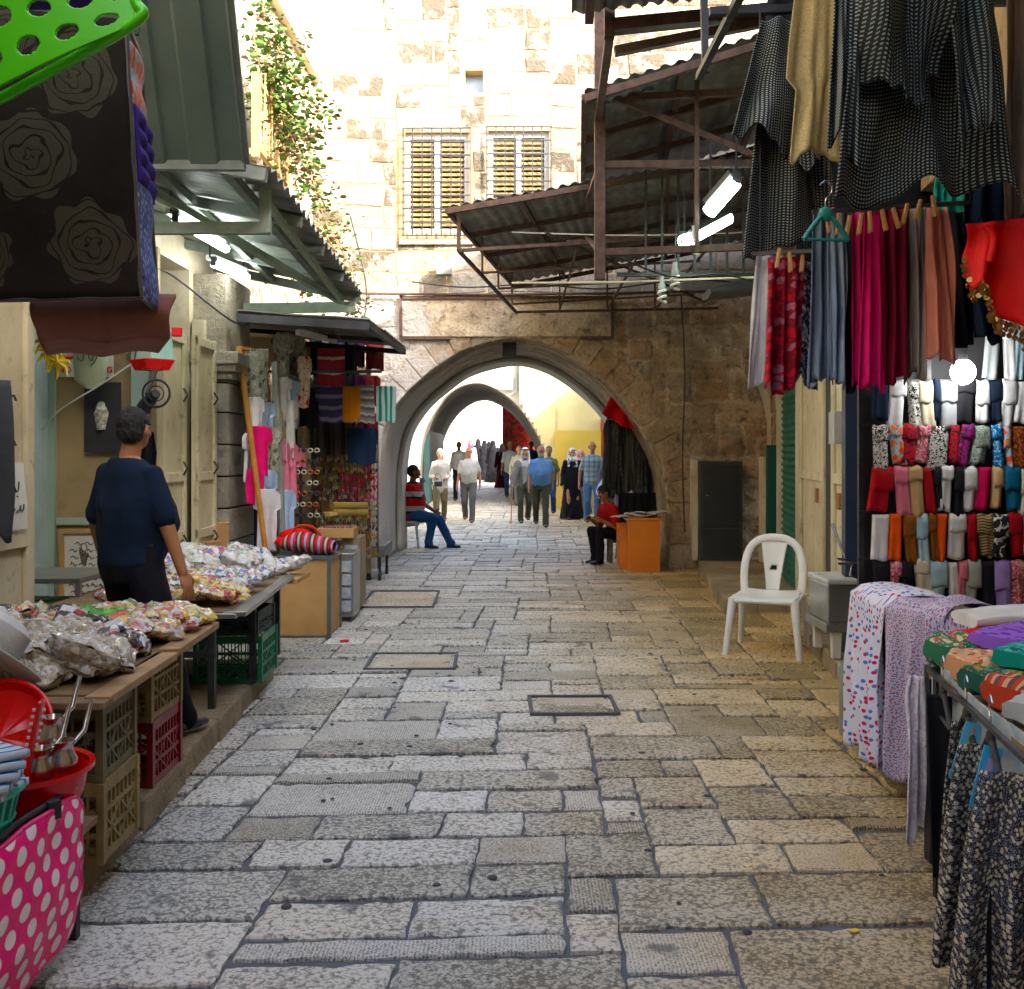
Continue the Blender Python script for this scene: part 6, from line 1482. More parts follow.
# hanging scale with red tray
hs = thing('hanging_scale', 'hanging kitchen scale with a bright red tray above the shopkeeper', 'scale', P(152, 370, 5.6))
c = P(152, 366, 5.6)
MB().loft([(c + V((0, 0, -.025)), (.10, 0, 0), (0, .08, 0)), (c + V((0, 0, .035)), (.135, 0, 0), (0, .11, 0))], 4).build('tray', RB, hs, bevel=.006)
MB().loft([(c + V((.02, 0, .037)), (.10, 0, 0), (0, .08, 0)), (c + V((.02, 0, .20)), (.09, 0, 0), (0, .07, 0))], 4).build('tank', M('mint clear plastic', (.34, .52, .45), (.28, .44, .38), 5, .2, .05, 20), hs)
mb = MB(); 
for dx in (-.1, .1): mb.tube([c + V((dx, 0, .03)), c + V((0, 0, .5)), c + V((0, 0, .9))], .004)
mb.build('wire', DSTEEL, hs)
MB().box(c + V((.14, 0, .19)), (.05, .04, .05)).build('dial', REDI, hs, bevel=.006)
solo(MB().tube(catmull([P(42, 430, 6.9), P(60, 410, 6.6), P(100, 385, 6.4), P(140, 358, 6.3)]), .006, 6), 'lamp_cable', WPL, 'slack pale cable strung across the sweet shop front', 'cable', smooth=True)
fn = thing('wall_fan', 'small black fan hanging behind the shopkeepers head', 'fan', P(146, 402, 6.6))
c = P(141, 398, 6.6) + V((.10, 0, .03)); MB().tube([c + V((.09 * math.cos(a), 0, .09 * math.sin(a))) for a in [i * PI / 10 for i in range(21)]], .008, 6).tube([c + V((.05 * math.cos(a), 0, .05 * math.sin(a))) for a in [i * PI / 10 for i in range(21)]], .004, 6).build('guard', BLACK, fn)
MB().tube([c, c + V((-.1, .1, -.06)), c + V((-.13, .12, -.1))], [.03, .045, .05], 10).bar(c + V((-.1, .1, 0)), c + V((-.1, .4, .3)), .02).build('motor', BLACK, fn, smooth=True)
drape('hanging_cloth', P(138, 432, 6.9), P(156, 432, 6.9), .38, BLK, 'black cloth bundle hanging beside the cream door behind the shopkeeper', 'cloth', None, 2, .03, ((0, .8), (.4, 1.2), (1, .8)), .05, 91)
cb = MB(); cb.box(P(214, 540, 8.2), (.22, .2, .3), rz=.4); cb.box(P(204, 552, 8.0), (.2, .2, .18), rz=-.3)
solo(cb, 'cardboard_box', M('brown cardboard', (.36, .22, .12), (.28, .17, .09), 4, .8, .2, 20), 'crumpled brown cardboard cartons stacked before the grey pilaster', 'cardboard box', bevel=.008)

# ------------------------------------------------------------------ left: clothes and souvenir stall
so = thing('stall_roof', 'low sheet metal stall roof over the souvenir stall left of the arch', 'stall roof', (-1.9, 10, 2.6))
a, b, c, d = V((LX, 8.55, 2.75)), V((-1.22, 8.55, 2.66)), V((-1.16, 10.9, 2.68)), V((LX, 10.9, 2.8))
corr_sheet('roof_sheet', b, c, d, a, CORR, so, .12, .012, .006)
mb = MB(); mb.bar(a + V((0, 0, -.06)), b + V((0, 0, -.06)), .04, .07); mb.bar(b + V((-.02, 0, -.05)), c + V((-.02, 0, -.05)), .05); mb.bar(d + V((0, 0, -.06)), c + V((0, 0, -.06)), .05); mb.bar(a.lerp(d, .5) + V((0, 0, -.06)), b.lerp(c, .5) + V((0, 0, -.06)), .04)
mb.bar((-1.72, 12.0, 0), (-1.72, 12.0, 2.6), .05); mb.bar((LX, 9.6, 2.3), (-1.25, 9.6, 2.3), .025); mb.bar((-2.0, 9.0, 2.2), (-2.0, 12.2, 2.2), .025); mb.bar((-1.5, 10.8, 2.62), (-1.72, 12.0, 2.5), .03); mb.bar((LX, 10.4, 2.05), (-1.45, 10.4, 2.05), .02); mb.bar((LX, 12, 2.5), (-1.7, 12, 2.5), .03)
mb.build('frame', DSTEEL, so)
MB().b2((LX - .4, 12.5, .1), (-1.78, 12.55, 2.6)).build('back_board', M('dark tan display board', (.15, .12, .07), (.09, .07, .045), 4, .8, .3, 20), so)
MB().tube([(-1.70, 11.9, 1.2), (-1.70, 11.9, 1.72)], .04, 10).build('orange_post', OWOOD, so, smooth=True)
l = thing('tube_lamp', 'dusty unlit tube lamp under the souvenir stall roof', 'tube lamp', P(320, 338, 9.2)); MB().bar(P(298, 332, 9.0), P(335, 341, 10), .05, .05).build('fitting', WPL, l)
ld_ = thing('wooden_easel', 'orange wooden frame leaning before the stall with small clothes pinned in it', 'frame', (-2.2, 8.4, .6))
A_, B_ = P(239, 348, 8.35), P(268, 570, 8.2); C_ = P(262, 352, 8.7); D_ = P(284, 560, 8.6)
mb = MB(); mb.bar(A_, B_, .040, .03); mb.bar(A_, A_.lerp(C_, .5), .05, .03); mb.bar(B_, B_.lerp(D_, .8), .05, .03); mb.build('frame', OWOOD, ld_, bevel=.004)
solo(MB().bar(P(275, 362, 8.9), P(284, 560, 8.9), .09, .05), 'upright_post', M('grey green post', (.30, .33, .29), (.22, .25, .22), 5, .5, .1, 20), 'grey green steel upright in front of the souvenir stall', 'post', bevel=.005)
def shirt_at(px, py, w, h, Y, mat, lab, seed, grp='small clothes hung at the souvenir stall', cat='shirt', skew=.25, ps=((0, .55), (.08, 1), (.32, 1), (.34, .66), (1, .72)), name='hanging_shirt'):
    a = P(px - w / 2, py - h / 2, Y); b = P(px + w / 2, py - h / 2, Y + skew)
    return drape(name, a, b, h * Y / 1000, mat, lab, cat, grp, 1.5, .012, ps, .03, seed, nu=20, nv=40)
col = lambda n, c: F(n, 'plain', [c])
WH, PK, MG, LB, TL = col('soft white', (.62, .62, .62)), col('soft pink', (.60, .22, .30)), col('magenta', (.60, .02, .16)), col('pale blue', (.35, .45, .60)), col('teal cloth', (.03, .20, .22))
PRN = F('grey print cotton', 'floral', [(.26, .26, .22), (.08, .09, .08), (.36, .34, .28)], 16); RPR = F('red white print', 'floral', [(.55, .5, .42), (.45, .03, .03), (.5, .4, .3)], 9)
rect = ((0, 1), (1, 1))
for q in [(256, 377, 26, 56, 8.4, PRN, 'grey patterned cloth pinned at the top of the orange frame', rect, 'cloth'), (255, 420, 20, 46, 8.3, WH, 'white baby shirt in the upper part of the orange frame', None, 'shirt'), (266, 424, 18, 44, 8.6, LB, 'pale blue baby shirt behind the white one in the orange frame', None, 'shirt'),
          (259, 452, 26, 52, 8.3, MG, 'magenta pink shirt in the middle of the orange frame', None, 'shirt'), (272, 450, 20, 46, 8.6, PRN, 'grey flowered shirt beside the magenta one', None, 'shirt'), (250, 458, 14, 50, 8.25, WH, 'white shirt half behind the left rail of the orange frame', None, 'shirt'),
          (255, 487, 16, 36, 8.2, MG, 'small magenta trousers hanging below the magenta shirt', rect, 'trousers'), (270, 498, 16, 56, 8.5, LB, 'pale blue shirt low in the orange frame', None, 'shirt'), (267, 520, 28, 62, 8.3, WH, 'white shirt lowest in the orange frame', None, 'shirt'),
          (283, 362, 22, 60, 9.0, PRN, 'grey print dress hanging high beside the steel upright', None, 'dress'), (296, 368, 18, 70, 9.4, PRN, 'second grey print dress hanging beneath the roof edge', None, 'dress'), (304, 382, 14, 52, 9.3, RPR, 'cream top with red flowers under the stall roof', None, 'shirt'),
          (283, 395, 20, 36, 8.9, WH, 'white T-shirt with dark print hanging right of the upright', None, 'shirt'), (291, 402, 16, 52, 9.1, LB, 'pale denim dress hanging right of the upright', None, 'dress'), (291, 430, 16, 60, 9.0, WH, 'long white top hanging in the middle right of the upright', None, 'shirt'),
          (283, 462, 18, 46, 8.9, PK, 'pink child dress hanging right of the upright', None, 'dress'), (290, 472, 16, 58, 9.0, PK, 'longer pink dress behind the pink child dress', None, 'dress'), (298, 458, 16, 20, 9.1, PK, 'small pink cap hanging beside the pink dresses', rect, 'hat'), (286, 518, 18, 56, 8.8, LB, 'pale blue dress hanging lowest right of the upright', None, 'dress'),
          (309, 408, 26, 40, 9.6, BLK, 'black T-shirt hanging under the stall roof', None, 'shirt'), (293, 486, 12, 34, 9.2, col('orange cloth', (.70, .12, .02)), 'bright orange bag cloth hanging beside the sunglasses', rect, 'cloth')]:
    px, py, w_, h_, Y, m_, lab, ps, cat = q
    shirt_at(px, py, w_, h_, Y, m_, lab, int(px * 3 + py), cat=cat, ps=ps or ((0, .55), (.08, 1), (.32, 1), (.34, .66), (1, .72)), name='hanging_' + ('cloth' if cat not in ('shirt', 'dress', 'trousers') else cat))
WOV = F('red woven stripes', 'hstripe', [(.26, .035, .05), (.26, .035, .05), (.20, .03, .045), (.50, .42, .32), (.26, .035, .05)], 7)
for q in [(331, 367, 27, 38, 9.8, WOV, 'red woven shawl with cream stripes under the stall roof'), (329, 405, 27, 36, 9.8, F('purple woven', 'hstripe', [(.035, .03, .07), (.035, .03, .07), (.14, .12, .18)], 9), 'dark purple woven shawl below the red one'),
          (350, 404, 20, 36, 10.0, col('ochre cloth', (.42, .17, .04)), 'ochre orange shawl right of the purple one'), (365, 404, 18, 38, 10.1, F('grey woven', 'hstripe', [(.15, .15, .15), (.30, .30, .28), (.08, .08, .08)], 12), 'grey striped shawl right of the ochre one'),
          (362, 446, 28, 36, 10.4, col('dark blue cloth', (.012, .025, .06)), 'dark blue bag hanging under the shawls'), (386, 404, 19, 36, 10.6, F('green white stripes', 'stripe', [(.5, .56, .6), (.02, .26, .14)], 16), 'green and white striped bag hanging at the right corner of the stall')]:
    px, py, w_, h_, Y, m_, lab = q
    shirt_at(px, py, w_, h_, Y, m_, lab, int(px), 'shawls and bags hung at the souvenir stall', 'shawl' if 'shawl' in lab else 'bag', .12, rect, 'hanging_shawl' if 'shawl' in lab else 'hanging_bag')
rnd = random.Random(14)
for k in range(7): shirt_at(317 + k * 5.2, 436, 6, 40, 10.6, [col('taupe trouser', (.10, .09, .07)), col('grey cloth', (.14, .14, .13)), col('dark taupe', (.06, .055, .045))][k % 3], 'narrow grey brown trousers hanging in the stall, %s from the left' % order[k], 300 + k, 'trousers hung in the souvenir stall', 'trousers', .05, rect, 'hanging_trousers')
dk = [('dark brown', (.07, .04, .025)), ('charcoal', (.03, .03, .035)), ('deep green', (.02, .06, .035)), ('dusty red', (.22, .04, .04)), ('ink blue', (.02, .03, .09)), ('sand', (.30, .23, .13)), ('plum', (.09, .02, .07)), ('ash grey', (.16, .16, .15))]
for k in range(24):
    cn2, cc = dk[(k * 5) % 8]; rw_ = k // 8; j = k % 8
    shirt_at(296 + j * 11 + rnd.uniform(-2, 2), 352 + rw_ * 40 + rnd.uniform(-5, 5), rnd.uniform(11, 18), rnd.uniform(30, 48), 10.9 + .25 * rw_, F('stall ' + cn2, 'plain', [cc]), '%s garment in the souvenir stall, %s from the left in the %s row' % (cn2, order[j], ['top', 'middle', 'lower'][rw_]), 500 + k, 'dark garments at the back of the souvenir stall', 'garment', .05, rect if k % 3 else ((0, .55), (.1, 1), (.34, 1), (.36, .66), (1, .7)), 'hanging_garment')
# souvenir board with rows of hanging trinkets
jb = thing('souvenir_rack', 'wire rack covered with rows of small hanging trinkets', 'display rack', (-1.85, 11.0, .3))
mb = MB(); a0, a1 = P(316, 470, 10.9), P(378, 470, 11.4)
def JP(u, z): p = a0.lerp(a1, u); p.z = z; return p
for z in [0.45 + .14 * i for i in range(10)]: mb.bar(JP(0, z), JP(1, z), .008)
for u in (0, .33, .66, 1): mb.bar(JP(u, .2), JP(u, 1.78), .012)
mb.build('wire_frame', DSTEEL, jb)
tcol = [M('gold trinket', (.45, .28, .08), (.3, .18, .05), 20, .3, 0, metal=.6), M('red bead', (.45, .03, .05), (.3, .02, .03), 20, .3, 0), M('pink bead', (.55, .12, .25), (.4, .1, .2), 20, .3, 0), M('bone bead', (.40, .34, .22), (.28, .22, .14), 20, .5, 0), M('silver trinket', (.4, .4, .38), (.2, .2, .2), 20, .3, 0, metal=.5), M('dark bead', (.04, .05, .05), (.06, .05, .04), 20, .4, 0)]
mb = MB()
for r_ in range(13):
    z = 1.74 - r_ * .108; nn_ = 34
    for i in range(nn_):
        u = (i + .5) / nn_ + rnd.uniform(-.01, .01); p = JP(u, z) + V((0, -.03, 0)); L = rnd.uniform(.05, .11)
        cm = (1 if r_ in (4, 5) and .45 < u < .95 and rnd.random() < .5 else 2 if r_ in (4, 5, 6) and u > .4 and rnd.random() < .5 else rnd.choice([0, 0, 1, 3, 3, 4, 5]))
        mb.bar(p, p - V((0, 0, L)), .006, .006, cm); mb.ell(p - V((0, 0, L)), (.015, .008, .024), 6, 4, cm)
mb.build('trinkets', tcol, jb)['kind'] = 'stuff'
MB().b2((-2.3, 11.45, .15), (-1.62, 11.5, 1.85)).build('backing', M('olive tan board', (.20, .17, .09), (.14, .115, .06), 4, .8, .3, 20), jb)
sr = thing('sunglasses_rack', 'tall rack of sunglasses standing beside the hanging pink dresses', 'display rack', (-1.95, 9.3, .5))
base_ = P(301, 560, 9.3); mb = MB(); mb.bar(base_, base_ + V((0, 0, 1.15)), .03); mb.build('pole', DSTEEL, sr)
def glasses(c, s, mb):
    for sg in (-1, 1): mb.tube([c + V((sg * .03 + .022 * s * math.cos(a), 0, .018 * math.sin(a))) for a in [i * PI / 4 for i in range(9)]], .006, 5); mb.ell(c + V((sg * .03, .003, 0)), (.022, .004, .017), 8, 4, 1)
for i in range(10):
    for j in range(3):
        mb = MB(); glasses(base_ + V(((j - 1) * .12 + .01 * (i % 2), -.06, .12 + i * .10)), 1, mb)
        mb.build('sunglasses', [[M('amber frame', (.4, .14, .03), (.2, .06, .02), 9, .2, 0), BLACK, M('pale frame', (.5, .48, .42), (.4, .36, .3), 9, .2, 0)][(i + j) % 3], M('dark lens', (.02, .015, .01), (.04, .02, .01), 9, .08, 0)], sr, smooth=True)
# plywood box, woven bag, red hat, small cabinets, cart
wb = thing('plywood_box', 'large plywood box with grey metal edges standing on the paving left of the lane', 'box', (-1.72, 8.35, 0))
mb = MB(); mb.b2((-1.96, 8.2, .01), (-1.50, 8.72, .64)); mb.build('body', WOOD, wb, bevel=.004)
mb = MB()
for (x_, y_) in ((-1.965, 8.19), (-1.515, 8.19), (-1.515, 8.70)): mb.b2((x_, y_, .0), (x_ + .03, y_ + .03, .65))
mb.b2((-1.966, 8.188, .64), (-1.484, 8.73, .665)); mb.b2((-1.965, 8.189, 0), (-1.486, 8.215, .022)); mb.build('edge_trim', M('grey green metal edge', (.16, .20, .20), (.1, .13, .13), 6, .4, .1, 20, .5), wb)
WVN = F('woven ethnic stripes', 'stripe', [(.50, .06, .03), (.03, .04, .10), (.55, .30, .20), (.04, .04, .05), (.45, .04, .03), (.25, .28, .45)], 9)
wg = thing('woven_bag', 'woven bag with red orange and navy stripes lying on the plywood box', 'bag', (-1.72, 8.4, .665))
def wbag(u, v):
    a = 2 * PI * v; return V((-1.93 + .44 * u, 8.42 + .13 * math.cos(a), .665 + .085 + .085 * math.sin(a) * (1 - .5 * abs(2 * u - 1) ** 4) + .02 * math.sin(u * 5)))
MB().grid(wbag, 24, 20, 0, .44, .4).build('body', WVN, wg, smooth=80)
MB().tube(catmull([V((-1.86, 8.40, .82)), V((-1.80, 8.38, .90)), V((-1.68, 8.38, .90)), V((-1.60, 8.40, .82))]), .010, 6).build('strap', WVN, wg)
rh = thing('red_hat', 'bright red cloth cap lying behind the woven bag', 'hat', (-1.88, 8.6, .665)); MB().ell((-1.86, 8.62, .80), (.15, .12, .07), 16, 8).build('crown', col('bright red felt', (.6, .03, .02)), rh, smooth=True)
MB().lathe([(.14, 0), (.18, -.02), (.2, -.05)], (-1.86, 8.62, .80), 20).build('brim', col('bright red felt', (.6, .03, .02)), rh, smooth=True, solid=.006)
for k, (x0, x1, y0, y1, h, m_, lab) in enumerate(((-1.58, -1.42, 8.95, 9.35, .62, STAIN, 'narrow grey metal cabinet just beyond the plywood box'), (-1.60, -1.44, 9.45, 9.85, .72, M('beige laminate', (.26, .21, .13), (.18, .14, .09), 4, .5, .1, 20), 'beige laminate cabinet before the souvenir rack'))):
    t = thing('small_cabinet', lab, 'cabinet', ((x0 + x1) / 2, (y0 + y1) / 2, 0)); MB().b2((x0, y0, .05), (x1, y1, h)).build('body', m_, t, bevel=.006)
    mb = MB()
    for j in range(4): mb.b2((x0 + .02, y0 - .012, .1 + j * (h - .15) / 4), (x1 - .02, y0 - .001, .08 + (j + 1) * (h - .15) / 4))
    mb.build('drawer_front', [LG, M('pale card', (.5, .5, .46), (.2, .3, .4), 20, .6, .1, 20)][1], t)
    for j in (0, 1): MB().b2((x0 + .01 + j * .1, y0 + .02, 0), (x0 + .04 + j * .1, y0 + .06, .05)).build('foot', DSTEEL, t)
tb = thing('tray_box', 'shallow wooden tray of red trinkets above the plywood box', 'tray', P(343, 540, 9.3)); c = P(338, 532, 9.5)
MB().box(c, (.34, .3, .09)).build('body', WOOD, tb, bevel=.004); MB().box(c + V((0, 0, .05)), (.30, .26, .02)).build('contents', wrapmat('red trinkets', [(.5, .05, .06), (.3, .1, .1), (.5, .4, .35), (.1, .1, .1)], 60), tb)
ct = thing('goods_cart', 'low wheeled steel cart in front of the souvenir rack at the left jamb', 'cart', (-1.65, 12.3, 0))
mb = MB(); mb.b2((-2.1, 11.9, .28), (-1.52, 12.7, .42)); mb.build('deck', M('grey cart paint', (.22, .23, .22), (.14, .15, .14), 6, .5, .2, 20, .3, spots=.3), ct, bevel=.01)
for (x_, y_) in ((-1.58, 11.95), (-1.58, 12.62), (-2.0, 11.95)):
    w_ = MB(); w_.tube([(x_ - .015, y_, .055), (x_ + .015, y_, .055)], .055, 16); w_.bar((x_, y_, .06), (x_, y_, .28), .03); w_.build('wheel', BLACK, ct)
for k, (px, py) in enumerate(((352, 541), (361, 536), (347, 533))):
    c = P(px, py - 8, 11.7); t = thing('blue_packet', ['blue and white packet at the front of the cart goods', 'blue and white packet at the right of the cart goods', 'blue and white packet on top of the cart goods'][k], 'packet', c, 0, 'blue and white packets on the cart')
    MB().box(c, (.13, .07, .22), rz=.2 * k).build('carton', WPL, t, bevel=.01); MB().box(c + V((0, -.038, -.03)), (.10, .006, .09), rz=.2 * k).build('label', M('blue print', (.03, .07, .40), (.02, .05, .3), 9, .5, 0), t)
rl = thing('brass_rolls', 'two brass coloured rolls lying on a shelf by the souvenir rack', 'roll', P(345, 515, 10.4))
for dz in (0, .07): MB().tube([P(332, 512, 10.3) + V((0, 0, dz)), P(366, 512, 10.7) + V((0, 0, dz))], .035, 12).build('roll', M('brass card roll', (.38, .30, .12), (.28, .22, .08), 6, .4, .1, 20), rl, smooth=True)
fo = P(330, 517, 10.1); solo(MB().lathe([(0, 0), (.03, .01), (.06, .03), (.075, .02), (.08, .05)], fo, 9), 'cloth_flower', M('yellow silk', (.62, .38, .06), (.6, .5, .3), 30, .5, .3, 30), 'yellow cloth flower in front of the brass rolls', 'flower', solid=.003)
solo(MB().box((-1.34, 8.0, .012), (.07, .04, .02), rz=.4), 'red_wrapper', REDI, 'crumpled red wrapper lying on the paving by the plywood box', 'litter', bevel=.008)
solo(MB().box(P(855, 932, 3.14) + V((0, 0, .004)), (.024, .02, .006), rz=.4), 'yellow_wrapper', M('yellow scrap', (.7, .55, .03), (.6, .45, .02), 9, .5, 0), 'tiny yellow wrapper lying on the paving near the floral skirts', 'litter', bevel=.002)
# ------------------------------------------------------------------ right: doors, shutter, steel cabinet
def rthing(name, label, cat, s, n, z): return thing(name, label, cat, RP(s, n, z), RA)
def lb2(t, s, n, z, parent_s, **k): pass
def RB2(mb, n0, s0, z0, n1, s1, z1):
    m = W[rb.name]; k = len(mb.v); mb.b2((n0, s0, z0), (n1, s1, z1))
    mb.v[k:] = [m @ v for v in mb.v[k:]]; return mb
for k, (s0, s1, lab) in enumerate(((8.25, 9.75, 'peeling cream metal door leaf beside the green shutter'), (7.15, 7.85, 'narrower cream metal door leaf behind the steel cabinet'))):
    t = rthing('door_leaf', lab, 'door', (s0 + s1) / 2, -.04, .12)
    t['group'] = 'cream doors of the right shop'
    RB2(MB(), -.05, s0, .13, -.035, s1, 2.7).build('panel', CREAM, t)
    mb = MB()
    for z in (.14, 1.28, 2.55): RB2(mb, -.075, s0, z, -.051, s1, z + .08)
    for s in (s0, s1 - .09): RB2(mb, -.078, s, .13, -.051, s + .09, 2.7)
    mb.build('stile', CREAM, t, bevel=.006)
    mb = MB(); RB2(mb, -.10, s0 + .2, 1.1, -.079, s0 + .3, 1.22); mb.build('lock_plate', M('rusty lock', (.28, .16, .06), (.2, .1, .04), 9, .6, .3, 30), t)
mt = rthing('paper_notice', 'grey metal post box on the narrower cream door', 'post box', 7.3, -.1, 1.6)
RB2(MB(), -.14, 7.3, 1.58, -.08, 7.55, 1.82).build('body', M('grey metal box paint', (.34, .35, .34), (.26, .27, .26), 6, .5, .1, 20), mt, bevel=.006); mt.name = 'post_box'; W['post_box'] = Matrix()
RB2(MB(), -.06, 7.9, .12, -.02, 8.2, 2.7).build('jamb', BLACK, rb)
RB2(MB(), -.12, 6.95, .12, -.02, 7.1, 2.7).build('jamb', M('navy jamb paint', (.02, .035, .07), (.015, .025, .05), 3, .5, .1, 20), rb)
gs = rthing('roller_shutter', 'dark green ribbed roller shutter behind the white chair', 'shutter', 10.6, -.05, .13)
def shf(u, v):
    return RP(9.85 + 1.6 * u, -.045 - .014 * math.sin(v * 34 * 2 * PI), .13 + 2.5 * v)
MB().grid(shf, 2, 34 * 6).build('curtain', M('green shutter paint', (.015, .15, .10), (.012, .10, .07), 3, .45, .1, 30, .2), gs, smooth=80)
RB2(RB2(MB(), -.10, 9.78, .12, -.01, 9.84, 2.7), -.10, 11.46, .12, -.01, 11.54, 2.7).build('guide_rail', PLAST, gs)
gd = thing('door_panel', 'dark green door panel ajar beyond the roller shutter', 'door', P(783, 600, 12)); MB().b2((3.06, 12.0, .13), (3.26, 12.06, 1.62)).build('panel', M('dark green door', (.01, .08, .06), (.008, .05, .04), 3, .5, .1, 20), gd, bevel=.005)
eq = thing('steel_cabinet', 'stainless steel food cabinet with tools on top beside the green shutter', 'cabinet', (2.36, 7.0, .12))
c = V((2.30, 7.0, 0))
mb = MB(); mb.b2((2.12, 6.75, .30), (2.62, 7.25, .36)); mb.build('base_plate', STAIN, eq, bevel=.006)
mb = MB(); mb.b2((2.14, 6.78, .362), (2.36, 7.2, .62)); mb.build('left_bin', STAIN, eq, bevel=.01)
mb = MB(); mb.b2((2.37, 6.74, .362), (2.60, 7.2, .72)); mb.build('right_bin', M('dark stainless', (.24, .25, .24), (.16, .17, .16), 4, .25, .05, 20, .9), eq, bevel=.01)
MB().b2((2.13, 6.76, .622), (2.35, 7.21, .66)).build('lid', M('cloudy plastic lid', (.52, .54, .52), (.4, .42, .4), 5, .3, .1, 20), eq, bevel=.01)
for (x, y) in ((2.2, 6.8), (2.55, 6.8), (2.2, 7.2)): MB().box((x, y, .21), (.05, .05, .18), taper=1.2).build('leg', WPL, eq)
mb = MB()
for (a, b) in (((2.22, 6.8, .76), (2.58, 6.9, .76)), ((2.28, 6.95, .74), (2.5, 6.8, .84)), ((2.32, 6.9, .74), (2.24, 7.0, 1.02)), ((2.20, 6.76, .80), (2.5, 6.78, .73)), ((2.3, 6.8, .68), (2.42, 7.0, .9))): mb.tube([a, b], .009, 6)
mb.build('utensil', CHROME, eq)
solo(MB().lathe([(0, 0), (.045, 0), (.05, .02), (.048, .30), (.055, .36), (.045, .38), (0, .38)], (1.80, 5.35, .0), 20), 'gas_canister', M('grey green plastic leg', (.26, .30, .26), (.2, .23, .2), 5, .5, .1, 30), 'grey green rounded canister standing on the paving left of the floral sheets', 'canister', smooth=True)

# ------------------------------------------------------------------ right: the wall of folded leggings
SY = 5.0
dp = thing('display_rack', 'black wire display rack carrying the rows of folded leggings', 'display rack', (2.3, SY + .08, .3))
rowz = [P(0, y, SY).z for y in (381, 425, 466, 513, 560)]
mb = MB()
for z in rowz + [P(0, 330, SY).z]: mb.bar((1.74, SY + .03, z + .004), (3.05, SY + .03, z + .004), .012)
for x in (1.76, 2.1, 2.45, 2.8, 3.04): mb.bar((x, SY + .05, .12), (x, SY + .05, 2.3), .025)
mb.build('frame', DSTEEL, dp); MB().b2((1.78, SY + .10, .3), (3.2, SY + .12, 2.75)).build('backing', BLACK, dp)
def C(n, *c): return (n, F(n + ' jersey', 'plain', [c]))
def CP(n, cols, s=45): return (n, F(n + ' print', 'blotch', cols, s))
wh, cr, nv, gy, bk_, rd, pk_, bg2, mg, or_, lb_, br_, tl2, lv, gr2 = C('white', .66, .67, .68), C('cream', .62, .58, .46), C('navy', .015, .02, .05), C('grey', .34, .36, .37), C('black', .012, .012, .015), C('dark red', .34, .012, .03), C('pink', .62, .22, .28), C('beige', .52, .38, .22), C('magenta', .55, .02, .12), C('bright orange', .72, .14, .01), C('pale blue', .40, .55, .62), C('brown', .22, .09, .03), C('petrol blue', .02, .14, .24), C('lavender', .36, .28, .58), C('grey green', .36, .40, .36)
bw, flr, ank_, tq, plm = CP('black white leopard', [(.02, .02, .02), (.6, .6, .56), (.02, .02, .02)], 60), CP('red black floral', [(.03, .02, .02), (.45, .03, .05), (.02, .02, .02)]), CP('grey green tweed', [(.12, .15, .13), (.34, .40, .35), (.08, .09, .09)], 90), CP('pale blue floral', [(.35, .5, .55), (.6, .65, .66), (.15, .2, .24)]), CP('plum tartan', [(.30, .02, .16), (.05, .02, .05), (.35, .05, .2)], 40)
tw, rw, mc, bs, rs = CP('blue print', [(.02, .05, .2), (.05, .25, .5), (.5, .55, .6)], 50), CP('rust print', [(.35, .10, .03), (.1, .03, .02), (.45, .16, .05)], 40), CP('pink floral', [(.55, .35, .35), (.4, .08, .12), (.6, .5, .45)], 40), ('brown striped', F('brown stripe jersey', 'hstripe', [(.40, .32, .18), (.10, .07, .04)], 70)), CP('black white swirl', [(.02, .02, .02), (.65, .65, .62)], 22)
ROWS = [[(nv, 17), (wh, 17), (bw, 11), (cr, 15), (nv, 7), (gy, 17), (bk_, 19), (wh, 14), (nv, 12), (wh, 15), (wh, 14), (gy, 12), (wh, 12)],
        [(bw, 15), (tq, 14), (flr, 16), (mc, 12), (bw, 20), (flr, 11), (plm, 14), (ank_, 16), (tw, 12), (tq, 8), (rw, 16), (ank_, 12), (bw, 14)],
        [(rd, 21), (pk_, 14), (bg2, 14), (rd, 11), (bk_, 8), (wh, 13), (bk_, 10), (wh, 14), (mg, 15), (bg2, 11), (tl2, 16), (cr, 9), (bk_, 12), (rd, 12)],
        [(wh, 17), (or_, 13), (br_, 13), (lb_, 12), (br_, 9), (or_, 12), (wh, 18), (rd, 9), (bs, 16), (rs, 16), (rd, 14), (gy, 12), (bk_, 12)],
        [(bk_, 18), (mc, 11), (bk_, 12), (cr, 16), (lb_, 18), (wh, 11), (pk_, 9), (gr2, 14), (bk_, 12), (lv, 17), (mc, 14), (bk_, 14), (wh, 12)]]
rname = ['top row', 'second row', 'third row', 'fourth row', 'bottom row']
rnd = random.Random(4)
